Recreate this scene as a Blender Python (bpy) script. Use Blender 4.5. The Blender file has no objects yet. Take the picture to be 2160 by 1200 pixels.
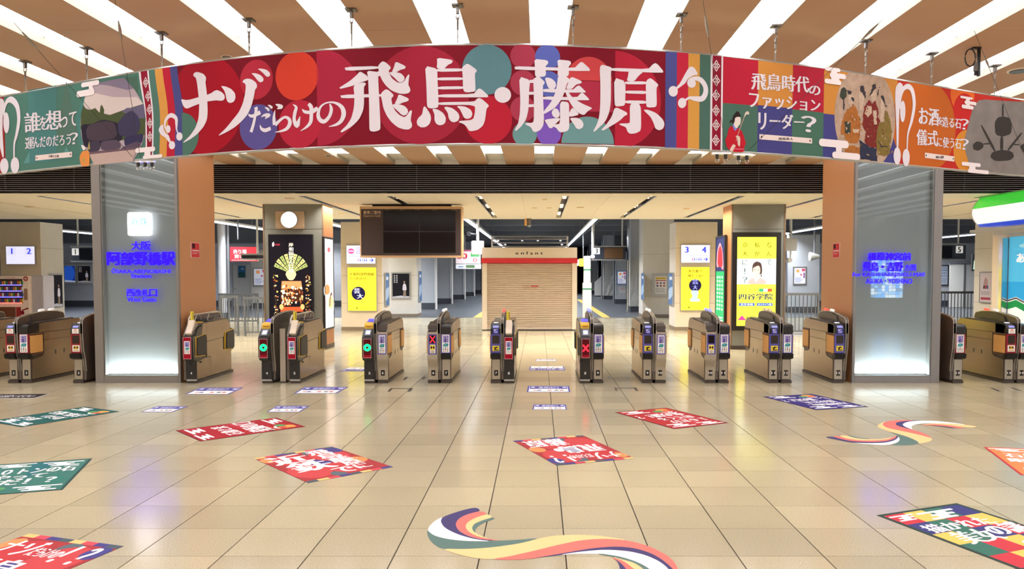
import bpy, bmesh, math, random
from mathutils import Vector, Matrix
from mathutils.geometry import tessellate_polygon
random.seed(7)
SC = bpy.context.scene
COL = SC.collection
# ---------------------------------------------------------------- camera, world, exposure
F, CX, CY, EYE = 1677.0, 1137.0, 650.0, 1.97          # measured at 2160 x 1200
PITCH = math.atan(73 / F)
cam = bpy.data.cameras.new('camera')
cam.sensor_fit = 'HORIZONTAL'; cam.sensor_width = 36.0
cam.lens = 36.0 * F / 2160
cam.shift_x = -(CX - 1080) / 2160
cam.shift_y = (CY - 600) / 2160
cam.clip_start = 0.05; cam.clip_end = 400
camo = bpy.data.objects.new('camera', cam); COL.objects.link(camo)
camo.location = (0, 0, EYE)
camo.rotation_euler = (math.pi / 2 - PITCH, 0, 0)
SC.camera = camo
w = bpy.data.worlds.new('world'); SC.world = w; w.use_nodes = True
w.node_tree.nodes['Background'].inputs[0].default_value = (0.75, 0.82, 1.0, 1)
w.node_tree.nodes['Background'].inputs[1].default_value = 0.10
SC.view_settings.view_transform = 'Standard'; SC.view_settings.look = 'None'
SC.view_settings.exposure = 0.0; SC.view_settings.gamma = 1.0
SC.view_settings.use_curve_mapping = False
SC.cycles.max_bounces = 7; SC.cycles.diffuse_bounces = 4; SC.cycles.glossy_bounces = 4
SC.cycles.transparent_max_bounces = 10; SC.cycles.sample_clamp_indirect = 6
PANEL_GLOW = 4.3          # ceiling light panels
SLOT_W = 190.0            # warm downlights in the low ceiling
TUBE_GLOW = 5.0           # platform tubes
PLAT_W = 950.0            # cool light along the platforms

# ---------------------------------------------------------------- helpers
def lin(c):
    c = c / 255.0
    return c / 12.92 if c <= 0.04045 else ((c + 0.055) / 1.055) ** 2.4
def rgb(h):
    if isinstance(h, str):
        return tuple(lin(int(h[i:i + 2], 16)) for i in (0, 2, 4)) + (1,)
    return tuple(h) + (1,)
MATS = {}
def mat(name, col, rough=0.5, metal=0.0, noise=0.06, scale=6.0, emit=0.0, spec=0.5, bump=0.0, bscale=120.0, emitcol=None, stretch=None, coat=0.0):
    if name in MATS: return MATS[name]
    m = bpy.data.materials.new(name); m.use_nodes = True
    nt = m.node_tree; N = nt.nodes; L = nt.links
    p = N['Principled BSDF']
    p.inputs['Roughness'].default_value = rough; p.inputs['Metallic'].default_value = metal
    p.inputs['Specular IOR Level'].default_value = spec
    if coat: p.inputs['Coat Weight'].default_value = coat
    tc = N.new('ShaderNodeTexCoord'); no = N.new('ShaderNodeTexNoise'); no.inputs['Scale'].default_value = scale
    no.inputs['Detail'].default_value = 4
    if stretch:
        mp = N.new('ShaderNodeMapping'); mp.inputs['Scale'].default_value = stretch
        L.new(tc.outputs['Object'], mp.inputs[0]); L.new(mp.outputs[0], no.inputs['Vector'])
    else: L.new(tc.outputs['Object'], no.inputs['Vector'])
    c = rgb(col)
    mx = N.new('ShaderNodeMix'); mx.data_type = 'RGBA'
    mx.inputs[6].default_value = tuple(x * (1 - noise) for x in c[:3]) + (1,)
    mx.inputs[7].default_value = tuple(min(1, x * (1 + noise)) for x in c[:3]) + (1,)
    L.new(no.outputs[0], mx.inputs[0]); L.new(mx.outputs[2], p.inputs['Base Color'])
    if emit:
        if emitcol is None: L.new(mx.outputs[2], p.inputs['Emission Color'])
        else: p.inputs['Emission Color'].default_value = rgb(emitcol)
        p.inputs['Emission Strength'].default_value = emit
    if bump:
        n2 = N.new('ShaderNodeTexNoise'); n2.inputs['Scale'].default_value = bscale
        L.new(tc.outputs['Object'], n2.inputs['Vector'])
        b = N.new('ShaderNodeBump'); b.inputs['Strength'].default_value = bump; b.inputs['Distance'].default_value = 0.01
        L.new(n2.outputs[0], b.inputs['Height']); L.new(b.outputs[0], p.inputs['Normal'])
    MATS[name] = m
    return m
def ink(h, emit=0.0):           # a flat printing ink; emit > 0 for backlit sheets and lit signs
    return mat('ink_%s_%d' % (h, int(emit * 100)), h, rough=0.6, noise=0.03, scale=30, emit=emit, spec=0.1)

def link(o, parent=None):
    COL.objects.link(o)
    if parent is not None: o.parent = parent
    return o
def thing(name, label, cat, loc=(0, 0, 0), rz=0.0, group=None):
    o = bpy.data.objects.new(name, None); COL.objects.link(o)
    o.empty_display_size = 0.1
    o.location = loc; o.rotation_euler = (0, 0, rz); o['label'] = label; o['category'] = cat
    if group: o['group'] = group
    return o
def tag(o, label, cat, group=None):
    o['label'] = label; o['category'] = cat
    if group: o['group'] = group
    return o
def struct(o): o['kind'] = 'structure'; return o
def stuff(o): o['kind'] = 'stuff'; return o
def copy_tree(o, parent=None):
    c = o.copy(); COL.objects.link(c)
    if parent is not None: c.parent = parent
    for ch in o.children: copy_tree(ch, c)
    return c

class MB:
    def __init__(s): s.v = []; s.f = []; s.m = []; s.mats = []
    def mi(s, m):
        if m is None: return 0
        if m not in s.mats: s.mats.append(m)
        return s.mats.index(m)
    def face(s, pts, m=None):
        b = len(s.v); s.v += [tuple(p) for p in pts]; s.f.append(list(range(b, b + len(pts)))); s.m.append(s.mi(m))
    def raw(s, v, f, m=None):
        b = len(s.v); s.v += [tuple(p) for p in v]; i = s.mi(m)
        for q in f: s.f.append([b + k for k in q]); s.m.append(i)
    def box(s, x0, x1, y0, y1, z0, z1, m=None):
        s.raw([(x0, y0, z0), (x1, y0, z0), (x1, y1, z0), (x0, y1, z0), (x0, y0, z1), (x1, y0, z1), (x1, y1, z1), (x0, y1, z1)],
              [(0, 3, 2, 1), (4, 5, 6, 7), (0, 1, 5, 4), (1, 2, 6, 5), (2, 3, 7, 6), (3, 0, 4, 7)], m)
        return s
    def prism(s, pts, a0, a1, axis='x', m=None):
        # pts in the two other axes, in order; extruded along axis from a0 to a1
        def P(p, a): return {'x': (a, p[0], p[1]), 'y': (p[0], a, p[1]), 'z': (p[0], p[1], a)}[axis]
        n = len(pts); b = [P(p, a0) for p in pts] + [P(p, a1) for p in pts]
        tri = [tuple(t) for t in tessellate_polygon([[Vector((p[0], p[1], 0)) for p in pts]])]
        f = [tuple(reversed(t)) for t in tri] + [tuple(k + n for k in t) for t in tri]
        f += [(i, (i + 1) % n, n + (i + 1) % n, n + i) for i in range(n)]
        s.raw(b, f, m); return s
    def tube(s, path, r, n=8, m=None, cap=True):
        rings = []; P = [Vector(p) for p in path]; rr = r if isinstance(r, (list, tuple)) else [r] * len(P)
        up = Vector((0, 0, 1))
        for i, p in enumerate(P):
            d = (P[min(i + 1, len(P) - 1)] - P[max(i - 1, 0)]).normalized()
            a = d.cross(up)
            if a.length < 1e-3: a = d.cross(Vector((1, 0, 0)))
            a.normalize(); b = d.cross(a)
            rings.append([p + (a * math.cos(2 * math.pi * k / n) + b * math.sin(2 * math.pi * k / n)) * rr[i] for k in range(n)])
        v = [q for R_ in rings for q in R_]; f = []
        for i in range(len(P) - 1):
            for k in range(n): f.append((i * n + k, i * n + (k + 1) % n, (i + 1) * n + (k + 1) % n, (i + 1) * n + k))
        if cap: f.append(tuple(range(n - 1, -1, -1))); f.append(tuple(range((len(P) - 1) * n, len(P) * n)))
        s.raw(v, f, m); return s
    def cyl(s, c, r, h, axis='z', n=20, m=None, r2=None):
        d = {'x': Vector((h, 0, 0)), 'y': Vector((0, h, 0)), 'z': Vector((0, 0, h))}[axis]
        c = Vector(c); return s.tube([c, c + d], [r, r if r2 is None else r2], n, m)
    def build(s, name, m=None, parent=None, bevel=0.0, smooth=False, loc=None):
        me = bpy.data.meshes.new(name)
        me.from_pydata(s.v, [], s.f)
        ms = s.mats if s.mats else [m]
        for x in ms: me.materials.append(x)
        if len(ms) > 1: me.polygons.foreach_set('material_index', s.m)
        bm = bmesh.new(); bm.from_mesh(me)
        if bevel:
            bmesh.ops.remove_doubles(bm, verts=bm.verts, dist=1e-5)
            bmesh.ops.bevel(bm, geom=[e for e in bm.edges if len(e.link_faces) == 2 and e.calc_face_angle(0) > 0.5], offset=bevel, segments=2, affect='EDGES', clamp_overlap=True)
        bmesh.ops.recalc_face_normals(bm, faces=bm.faces)
        bm.to_mesh(me); bm.free()
        if smooth:
            me.polygons.foreach_set('use_smooth', [True] * len(me.polygons))
            try: me.set_sharp_from_angle(angle=0.7)
            except Exception: pass
        o = bpy.data.objects.new(name, me); link(o, parent)
        if loc: o.location = loc
        return o
def B(name, x0, x1, y0, y1, z0, z1, m, parent=None, bevel=0.0):
    return MB().box(x0, x1, y0, y1, z0, z1).build(name, m, parent, bevel)

# measuring helpers: where a line of sight of the photograph meets a real plane of the place
_c, _s = math.cos(PITCH), math.sin(PITCH)
def ray(x, y):
    a = (x - CX) / F; b = -(y - CY) / F
    return (a, _c + b * _s, b * _c - _s)
def flo(x, y, z=0.0):
    d = ray(x, y); t = (z - EYE) / d[2]; return (d[0] * t, d[1] * t)
def atY(x, y, Y):
    d = ray(x, y); t = Y / d[1]; return (d[0] * t, EYE + d[2] * t)
def atX(x, y, X):
    d = ray(x, y); t = X / d[0]; return (d[1] * t, EYE + d[2] * t)
def rect(x0, y0, x1, y1, Y):      # x0, x1, z0, z1 of an upright rectangle at depth Y
    a = atY(x0, y0, Y); b = atY(x1, y1, Y); return a[0], b[0], b[1], a[1]

# ---------------------------------------------------------------- flat print: shapes and lettering on a surface
_tc = {}
def glyphs(s):
    if s in _tc: return _tc[s]
    cu = bpy.data.curves.new('type', 'FONT'); cu.body = s; cu.size = 1; cu.resolution_u = 3; cu.fill_mode = 'FRONT'
    o = bpy.data.objects.new('type', cu)
    me = o.to_mesh()
    v = [(p.co.x, p.co.y) for p in me.vertices]; f = [tuple(p.vertices) for p in me.polygons]
    o.to_mesh_clear(); bpy.data.objects.remove(o); bpy.data.curves.remove(cu)
    xs = [p[0] for p in v] or [0, 1]; ys = [p[1] for p in v] or [0, 1]
    _tc[s] = (v, f, min(xs), max(xs), min(ys), max(ys))
    return _tc[s]
def chaikin(p, n=1, k=0.2):
    for _ in range(n):
        q = []
        for i in range(len(p)):
            a, b = p[i], p[(i + 1) % len(p)]
            q.append((a[0] * (1 - k) + b[0] * k, a[1] * (1 - k) + b[1] * k)); q.append((a[0] * k + b[0] * (1 - k), a[1] * k + b[1] * (1 - k)))
        p = q
    return p
def catmull(P, n=6):
    out = []
    for i in range(len(P) - 1):
        a, b, c, d = P[max(i - 1, 0)], P[i], P[i + 1], P[min(i + 2, len(P) - 1)]
        for k in range(n):
            t = k / n
            out.append(tuple(0.5 * (2 * b[j] + (c[j] - a[j]) * t + (2 * a[j] - 5 * b[j] + 4 * c[j] - d[j]) * t * t + (3 * b[j] - a[j] - 3 * c[j] + d[j]) * t ** 3) for j in range(len(b))))
    out.append(tuple(P[-1])); return out
def ribbon(P, W, n=6):            # outline strips of a brush stroke of changing width
    Q = catmull([tuple(p) + (w_,) for p, w_ in zip(P, W)], n); L_, R_ = [], []
    for i, q in enumerate(Q):
        a = Q[max(i - 1, 0)]; b = Q[min(i + 1, len(Q) - 1)]
        dx, dy = b[0] - a[0], b[1] - a[1]; l = math.hypot(dx, dy) or 1; h = q[2] / 2
        L_.append((q[0] - dy / l * h, q[1] + dx / l * h)); R_.append((q[0] + dy / l * h, q[1] - dx / l * h))
    return [[L_[i], L_[i + 1], R_[i + 1], R_[i]] for i in range(len(Q) - 1)]
def ell(cx, cy, rx, ry, a0=0, a1=360, n=28, rot=0):
    r = math.radians(rot); o = []
    full = abs(a1 - a0) >= 360
    for k in range(n if full else n + 1):
        t = math.radians(a0 + (a1 - a0) * k / n); x, y = rx * math.cos(t), ry * math.sin(t)
        o.append((cx + x * math.cos(r) - y * math.sin(r), cy + x * math.sin(r) + y * math.cos(r)))
    return o
def roundbar(x0, y0, x1, y1):     # horizontal bar with round ends
    r = abs(y1 - y0) / 2; cy = (y0 + y1) / 2; lo, hi = min(x0, x1), max(x0, x1)
    return ell(hi - r, cy, r, r, -90, 90, 8) + ell(lo + r, cy, r, r, 90, 270, 8)

class Art:
    """Print on a surface. to3d(u, v, d) maps sheet coordinates and layer height to space."""
    def __init__(s, to3d, step=0.0006, cut=None, emit=0.0):
        s.to3d = to3d; s.step = step; s.cut = cut; s.emit = emit; s.layers = {}; s.n = 0
    def _add(s, v2, faces, col, z, key, emit=None):
        s.layers.setdefault(key, []).append((v2, faces, col, z, s.emit if emit is None else emit))
    def poly(s, pts, col, z=1, key='print', emit=None):
        tri = [tuple(t) for t in tessellate_polygon([[Vector((p[0], p[1], 0)) for p in pts]])]
        s._add(list(pts), tri, col, z, key, emit)
    def rect(s, x0, y0, x1, y1, col, z=1, key='print', emit=None): s.poly([(x0, y0), (x1, y0), (x1, y1), (x0, y1)], col, z, key, emit)
    def polys(s, L_, col, z=1, key='print', emit=None):
        for p in L_: s.poly(p, col, z, key, emit)
    def text(s, t, x0, y0, x1, y1, col, z=3, bold=0.0, bv=0.0, key='lettering', emit=None, tr=None, fit=True):
        v, f, a, b, c, d = glyphs(t)
        sx = (x1 - x0) / max(b - a, 1e-6); sy = (y1 - y0) / max(d - c, 1e-6)
        if len(t) == 1 and (b - a) < .55 * (d - c) and t not in '、':        # narrow characters keep their width
            xm = (x0 + x1) / 2; hw = min(1, (b - a) / (d - c) * 1.55) * (x1 - x0) / 2; x0, x1 = xm - hw, xm + hw; sx = (x1 - x0) / max(b - a, 1e-6)
        sh = [(0, 0)]
        if bold: sh += [(-bold, 0), (bold, 0)]
        if bold > 0.035: sh += [(-bold / 2, 0), (bold / 2, 0)]
        if bv: sh += [(0, -bv), (0, bv)]
        for i, (dx, dy) in enumerate(sh):
            q = [(x0 + (p[0] - a + dx) * sx, y0 + (p[1] - c + dy) * sy) for p in v]
            if tr: q = [tr(p) for p in q]
            s._add(q, f, col, z + i * 0.12, key, emit)
    def cloud(s, x, y, w_, h, col='F4EDEE', z=4, flip=1, key='print'):
        r = h / 5
        for (a0, a1, k) in ((0.05, 0.75, 0), (0.3, 0.62, 1), (0.2, 0.85, 2), (0.42, 0.72, 3), (0.0, 1.0, 4)):
            xa, xb = (a0, a1) if flip > 0 else (1 - a1, 1 - a0)
            if k in (1, 3): s.poly([(x + xa * w_, y + k * r - r * .2), (x + xb * w_, y + k * r - r * .2), (x + xb * w_, y + (k + 1) * r + r * .2), (x + xa * w_, y + (k + 1) * r + r * .2)], col, z, key)
            else: s.poly(roundbar(x + xa * w_, y + k * r, x + xb * w_, y + (k + 1) * r), col, z + 0.1, key)
    def build(s, parent, names=None):
        out = []
        for key, items in s.layers.items():
            mb = MB()
            for v2, f, col, z, em in items:
                m = ink(col, em) if isinstance(col, str) else col
                if s.cut:
                    bm = bmesh.new(); vs = [bm.verts.new((p[0], p[1], 0)) for p in v2]
                    for q in f:
                        try: bm.faces.new([vs[k] for k in q])
                        except ValueError: pass
                    x0 = min(p[0] for p in v2); x1 = max(p[0] for p in v2)
                    k0 = math.floor(x0 / s.cut) + 1
                    while k0 * s.cut < x1:
                        bmesh.ops.bisect_plane(bm, geom=bm.verts[:] + bm.edges[:] + bm.faces[:], plane_co=(k0 * s.cut, 0, 0), plane_no=(1, 0, 0)); k0 += 1
                    bm.verts.index_update()
                    mb.raw([s.to3d(p.co.x, p.co.y, z * s.step) for p in bm.verts], [[p.index for p in q.verts] for q in bm.faces], m); bm.free()
                else:
                    mb.raw([s.to3d(p[0], p[1], z * s.step) for p in v2], f, m)
            me = bpy.data.meshes.new(key); me.from_pydata(mb.v, [], mb.f)
            for x in mb.mats: me.materials.append(x)
            me.polygons.foreach_set('material_index', mb.m); me.update()
            o = bpy.data.objects.new(key, me); link(o, parent); out.append(o)
        return out
def face_front(Y, ox=0, oz=0, par=(0, 0, 0)):      # a sheet facing the concourse (towards -Y)
    return lambda u, v, d: (u - par[0], Y - d - par[1], v - par[2])
def ordinal(i): return ['first', 'second', 'third', 'fourth', 'fifth', 'sixth', 'seventh', 'eighth', 'ninth', 'tenth', 'eleventh', 'twelfth', 'thirteenth', 'fourteenth'][i]
# ================================================================ room shell
ZC, ZL = 4.35, 3.755                      # high ceiling, low ceiling beyond the louvre
YL, YE = 17.5, 26.2                       # louvre plane, far edge of the low ceiling
steel = mat('brushed_steel', 'B9B0A4', rough=0.34, metal=0.85, noise=0.08, scale=4, stretch=(1, 1, 60))
steel_lt = mat('pale_steel', 'AFA696', rough=0.35, metal=0.75, noise=0.06, scale=4, stretch=(40, 1, 1))
alu = mat('aluminium', 'B8B8B6', rough=0.35, metal=0.8, noise=0.05)
chrome = mat('chrome', 'DCDCDC', rough=0.15, metal=1.0, noise=0.02)
blackp = mat('black_plastic', '1B1A1A', rough=0.35, noise=0.1)
blackm = mat('black_metal', '17161A', rough=0.5, metal=0.3, noise=0.1)
darkgrey = mat('dark_grey', '3A3836', rough=0.35, noise=0.08)
white = mat('white_paint', 'E9E6E0', rough=0.5, noise=0.03)
cream = mat('cream_ceiling', 'F6EEDF', rough=0.7, noise=0.02)
orange_board = mat('ceiling_board', 'C09A7A', rough=0.6, noise=0.05, scale=3, bump=0.05, bscale=60)
orange_clad = mat('orange_cladding', 'BC8254', rough=0.42, noise=0.05, scale=30)
stone = mat('beige_stone', 'EBDDC6', rough=0.5, noise=0.05, scale=3)
stone_pale = mat('pale_stone', 'E0DAD0', rough=0.5, noise=0.05, scale=3)

def tile_material():
    m = bpy.data.materials.new('granite_tile'); m.use_nodes = True; nt = m.node_tree; N, L = nt.nodes, nt.links
    p = N['Principled BSDF']
    g = N.new('ShaderNodeNewGeometry'); oi = N.new('ShaderNodeObjectInfo')
    n1 = N.new('ShaderNodeTexNoise'); n1.inputs['Scale'].default_value = 150; n1.inputs['Detail'].default_value = 3
    L.new(g.outputs['Position'], n1.inputs['Vector'])
    n2 = N.new('ShaderNodeTexNoise'); n2.inputs['Scale'].default_value = 0.5; n2.inputs['Detail'].default_value = 2
    L.new(g.outputs['Position'], n2.inputs['Vector'])
    ad = N.new('ShaderNodeMath'); ad.operation = 'ADD'; L.new(oi.outputs['Random'], ad.inputs[0]); L.new(g.outputs['Random Per Island'], ad.inputs[1])
    fr = N.new('ShaderNodeMath'); fr.operation = 'FRACT'; L.new(ad.outputs[0], fr.inputs[0])
    r1 = N.new('ShaderNodeValToRGB'); r1.color_ramp.elements[0].color = rgb('A99D80'); r1.color_ramp.elements[1].color = rgb('C7BB9B')
    r1.color_ramp.elements[0].position = 0.4; r1.color_ramp.elements[1].position = 0.56
    L.new(n1.outputs[0], r1.inputs[0])
    hs = N.new('ShaderNodeHueSaturation'); L.new(r1.outputs[0], hs.inputs['Color'])
    mr = N.new('ShaderNodeMapRange'); mr.inputs[3].default_value = 0.90; mr.inputs[4].default_value = 1.08
    L.new(fr.outputs[0], mr.inputs[0])
    mr2 = N.new('ShaderNodeMapRange'); mr2.inputs[1].default_value = .3; mr2.inputs[2].default_value = .7; mr2.inputs[3].default_value = 0.95; mr2.inputs[4].default_value = 1.05
    L.new(n2.outputs[0], mr2.inputs[0])
    mu = N.new('ShaderNodeMath'); mu.operation = 'MULTIPLY'; L.new(mr.outputs[0], mu.inputs[0]); L.new(mr2.outputs[0], mu.inputs[1])
    L.new(mu.outputs[0], hs.inputs['Value'])
    L.new(hs.outputs[0], p.inputs['Base Color'])
    rr = N.new('ShaderNodeMapRange'); rr.inputs[3].default_value = 0.11; rr.inputs[4].default_value = 0.19
    L.new(n1.outputs[0], rr.inputs[0]); L.new(rr.outputs[0], p.inputs['Roughness'])
    p.inputs['Specular IOR Level'].default_value = 0.55
    return m
tile_m = tile_material()
joint_m = mat('tile_joint', '2E2117', rough=0.8)

# ---- floor: bed, single tiles in the foreground, joined tiles where they get too small
floor = struct(bpy.data.objects.new('floor', None)); COL.objects.link(floor)
B('floor_bed', -30, 30, -4, 35.6, -0.1, -0.005, joint_m, floor)
T = 0.6; X0 = 0.186; Y0 = 5.468
def tile_mesh():
    a, b, h = T / 2 - 0.0045, T / 2 - 0.003, 0.006
    mb = MB(); mb.v = [(-a, -b, -h), (a, -b, -h), (a, b, -h), (-a, b, -h), (-a, -b, 0), (a, -b, 0), (a, b, 0), (-a, b, 0)]
    mb.f = [[4, 5, 6, 7], [0, 1, 5, 4], [1, 2, 6, 5], [2, 3, 7, 6], [3, 0, 4, 7]]; mb.m = [0] * 5
    return mb
first = tile_mesh().build('tile', tile_m, floor); tmesh = first.data; used = False; field = []
for j in range(-16, 50):
    y = Y0 + T * (j + 0.5)
    for i in range(-45, 45):
        x = X0 + T * (i + 0.5)
        if abs(x) > (16 if y < 15 else 28): continue
        near = 5.0 < y < 12.9 and -0.70 * (y + .3) - .35 < x < 0.63 * (y + .3) + .3
        if near:
            if not used: o = first; used = True
            else: o = first.copy(); COL.objects.link(o)
            o.location = (x, y, 0)
        else: field.append((x, y))
tm = tile_mesh(); mb = MB()
for x, y in field: mb.raw([(p[0] + x, p[1] + y, p[2]) for p in tm.v], tm.f)
me = bpy.data.meshes.new('tile_field'); me.from_pydata(mb.v, [], mb.f); me.materials.append(tile_m)
o = bpy.data.objects.new('tile_field', me); link(o, floor); stuff(o)
plat_floor_m = mat('platform_paving', '50545A', rough=0.35, noise=0.1, scale=1.2)
B('platform_floor', -45, 45, 35.6, 110, -0.1, 0.0, plat_floor_m, floor)
tact_m = mat('tactile_yellow', 'B79A3A', rough=0.6, noise=0.1)
for a, b in (((1000, 671), (1086, 600)), ((1318, 690), (1205, 612))): pass
for x0, x1, xa, xb, y0, y1 in ((-2.95, -2.55, -2.95, -2.55, 35.6, 60), (2.85, 3.2, 2.85, 3.2, 35.6, 60)):
    m_ = MB(); yy = y0
    while yy < y1: m_.box(x0, x1, yy, yy + .285, 0.0, 0.006); yy += .3
    stuff(m_.build('tactile_tile_strip', tact_m, floor))

# ---- high ceiling: boards and light panels running away from the camera
ceil = struct(bpy.data.objects.new('ceiling', None)); COL.objects.link(ceil)
PER = 0.4263 * (ZC - EYE); LW = 97 / 246 * PER; XS = (1162 - CX) / 577 * (ZC - EYE)       # strip spacing, width, x of one strip's middle
panel_m = mat('light_panel', 'FFFFFF', rough=0.6, noise=0.01, emit=PANEL_GLOW, emitcol='F5F6FF')
recess_m = mat('recess_white', 'F2EFE6', rough=0.6, noise=0.02)
B('ceiling_deck', -16, 16, -5, YL + .1, ZC + 0.12, ZC + 0.3, recess_m, ceil)
DEP = 0.085
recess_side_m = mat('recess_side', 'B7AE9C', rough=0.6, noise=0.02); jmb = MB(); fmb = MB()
joints = [-5, 4.6, 10.6, 16.62, YL]
for k in range(-15, 15):
    xc = XS + k * PER
    # board to the right of this strip
    xa, xb = xc + LW / 2, xc + PER - LW / 2
    js = joints if k % 3 == 0 else ([-5, 7.9, 13.9, YL] if k % 3 == 1 else [-5, 6.1, 12.2, YL])
    for a, b in zip(js[:-1], js[1:]):
        B('ceiling_board', xa, xb, a + .002, b - .002, ZC, ZC + DEP + 0.03, orange_board, ceil)
    ys = [-5, 0.6, 3.2, 5.8] + [7.1 + 1.3 * i for i in range(8)]
    ys = [v for v in ys if v < 16.4] + [16.45]
    for a, b in zip(ys[:-1], ys[1:]):
        (B('light_panel', xc - LW / 2 + .008, xc + LW / 2 - .008, a + .006, b - .006, ZC + DEP, ZC + DEP + .02, panel_m, ceil) if b > 6.5 and -12.5 < xc < 11.5 else fmb.box(xc - LW / 2 + .008, xc + LW / 2 - .008, a + .006, b - .006, ZC + DEP, ZC + DEP + .02))
    B('recess_end', xc - LW / 2, xc + LW / 2, 16.46, YL - .06, ZC + DEP, ZC + DEP + .02, recess_m, ceil)
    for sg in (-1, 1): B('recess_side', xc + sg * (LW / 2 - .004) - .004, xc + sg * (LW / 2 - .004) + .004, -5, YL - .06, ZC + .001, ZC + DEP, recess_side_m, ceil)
    for y in ys[1:]: jmb.box(xc - LW / 2 + .008, xc + LW / 2 - .008, y - .007, y + .007, ZC + DEP - .004, ZC + DEP)
    B('recess_stop', xc - LW / 2, xc + LW / 2, YL - .06, YL, ZC, ZC + DEP, recess_m, ceil)

stuff(jmb.build('panel_joint', recess_side_m, ceil)); stuff(fmb.build('light_panel_field', panel_m, ceil))
# ---- louvre band between the two ceilings
louv = struct(B('wall_louvre', -24, 24, YL + .045, YL + .3, ZL, ZC + .3, mat('louvre_backing', '08080A', rough=.8, spec=.05)))
mb = MB()
for i in range(13):
    z = ZL + 0.03 + i * (ZC - ZL - 0.03) / 13
    mb.prism([(YL + .0, z), (YL + .03, z + .004), (YL + .03, z + .016), (YL + .0, z + .010)], -24, 24, 'x')
slat_m = mat('louvre_slat', '0B0A0C', rough=0.6, noise=0.1, spec=0.1)
stuff(mb.build('slat', slat_m, louv))
mb = MB()
for i in range(13):
    z = ZL + 0.03 + i * (ZC - ZL - 0.03) / 13; mb.box(-24, 24, YL - .004, YL, z + .001, z + .009)
stuff(mb.build('slat_edge', mat('louvre_edge', 'B4A8A4', rough=0.45, metal=0.2), louv))
mb = MB()
for i in range(-16, 17): mb.box(i * 1.5 + .31, i * 1.5 + .325, YL - .002, YL + .04, ZL, ZC)
stuff(mb.build('slat_joint', blackm, louv))
B('louvre_trim', -24, 24, YL - .02, YL + .12, ZL - .0, ZL + .025, blackm, louv)

# ---- low ceiling with downlight slots
low = struct(bpy.data.objects.new('ceiling_low', None)); COL.objects.link(low)
LP = 2.03; SX = 0.62
B('ceiling_low_deck', -24, 24, YL + .12, YE, ZL + .16, ZL + .5, cream, low)
for k in range(-11, 11):
    xa = SX + k * LP + .08; xb = xa + LP - .16; xm = SX + k * LP + LP * .5
    for a, b in ((xa, xm - .002), (xm + .002, xb)):
        B('ceiling_low_panel', a, b, YL + .05, YE, ZL, ZL + .12, cream, low)
    B('ceiling_low_end', xa - .16, xa, YL + .05, 18.45, ZL, ZL + .12, cream, low)
    B('ceiling_low_end', xa - .16, xa, 25.6, YE, ZL, ZL + .12, cream, low)
lampm = mat('downlight_lens', 'FFF1D8', rough=0.4, emit=1.6, emitcol='FFE9C4')
slot0 = thing('downlight_slot', 'x', 'light', (SX, 22.0, ZL))
B('trough', -.078, .078, -3.5, 3.55, .1, .125, blackm, slot0)
B('side_plate', -.079, -.074, -3.5, 3.55, .001, .1, blackm, slot0); B('side_plate', .074, .079, -3.5, 3.55, .001, .1, blackm, slot0)
for i in range(6):
    y = -3.0 + (i // 2) * 2.7 + (i % 2) * .5
    MB().box(-.045, .045, y, y + .12, .05, .1).build('lamp', lampm, slot0)
ks = [k for k in range(-6, 6)]
for n, k in enumerate(ks):
    o = slot0 if n == 0 else copy_tree(slot0)
    o.location = (SX + k * LP, 22.0, ZL)
    o['label'] = 'narrow black downlight slot in the low cream ceiling, %s counted from the left' % ordinal(n)
    o['group'] = 'downlight slots in the low ceiling'
    if k == -2: continue          # this slot ends at the departure board
    la = bpy.data.lights.new('downlight', 'AREA'); la.shape = 'RECTANGLE'; la.size = .1; la.size_y = 6.6
    la.energy = SLOT_W; la.color = (1.0, 0.94, 0.86); la.spread = math.radians(134)
    lo = bpy.data.objects.new('downlight', la); COL.objects.link(lo); lo.location = (SX + k * LP, 22.0, ZL + .045); lo.parent = None
# small round fittings in the low ceiling
disc_m = mat('ceiling_disc', 'E4C79A', rough=0.6)
for n, (px, py, r) in enumerate(((611, 418, .11), (1149, 420, .06), (1128, 438, .07), (1159, 438, .07), (1224, 437, .1), (63, 436, .1), (720, 450, .08), (1448, 440, .09))):
    x, y = flo(px, py, ZL); 
    o = MB().cyl((0, 0, -.015), r, .016, 'z', 20).build('ceiling_sensor', disc_m, None); o.location = (x, y, ZL)
    tag(o, 'small flat cream disc on the low ceiling, %s from the left' % ordinal([5, 0, 3, 4, 6, 7, 1, 2][0] if False else sorted([611, 1149, 1128, 1159, 1224, 63, 720, 1448]).index(px)), 'sensor', 'flat fittings on the low ceiling')

# ---- enclosing walls (outside the frame they keep the light in)
wall_m = mat('hall_wall', 'D9CDB8', rough=0.6, noise=0.04)
struct(B('wall_left', -16.3, -16, -5, YL, 0, ZC + .3, wall_m))
struct(B('wall_right', 16, 16.3, -5, YL, 0, ZC + .3, wall_m))
struct(B('wall_back', -16, 16, -5.3, -5, 0, ZC + .3, wall_m))
# lit grid window in the wall behind the camera (it shows as a reflection in the right glazed column)
win = struct(bpy.data.objects.new('window_1', None)); COL.objects.link(win)
wx0, wx1, wz0, wz1 = 14.0, 15.35, .95, 2.55
B('window_frame', wx0 - .08, wx1 + .08, -5.0, -4.97, wz0 - .08, wz1 + .08, alu, win)
rw = random.Random(5)
for i in range(9):
    for j in range(12):
        c = rw.choice(['8CC8FF', '5AB0FF', 'D8ECFF', 'B0C8E0', '7098C0'])
        B('pane', wx0 + (wx1 - wx0) * i / 9 + .008, wx0 + (wx1 - wx0) * (i + 1) / 9 - .008, -4.972, -4.96, wz0 + (wz1 - wz0) * j / 12 + .008, wz0 + (wz1 - wz0) * (j + 1) / 12 - .008, mat('pane_' + c, c, rough=.2, emit=13.0), win)
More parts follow.
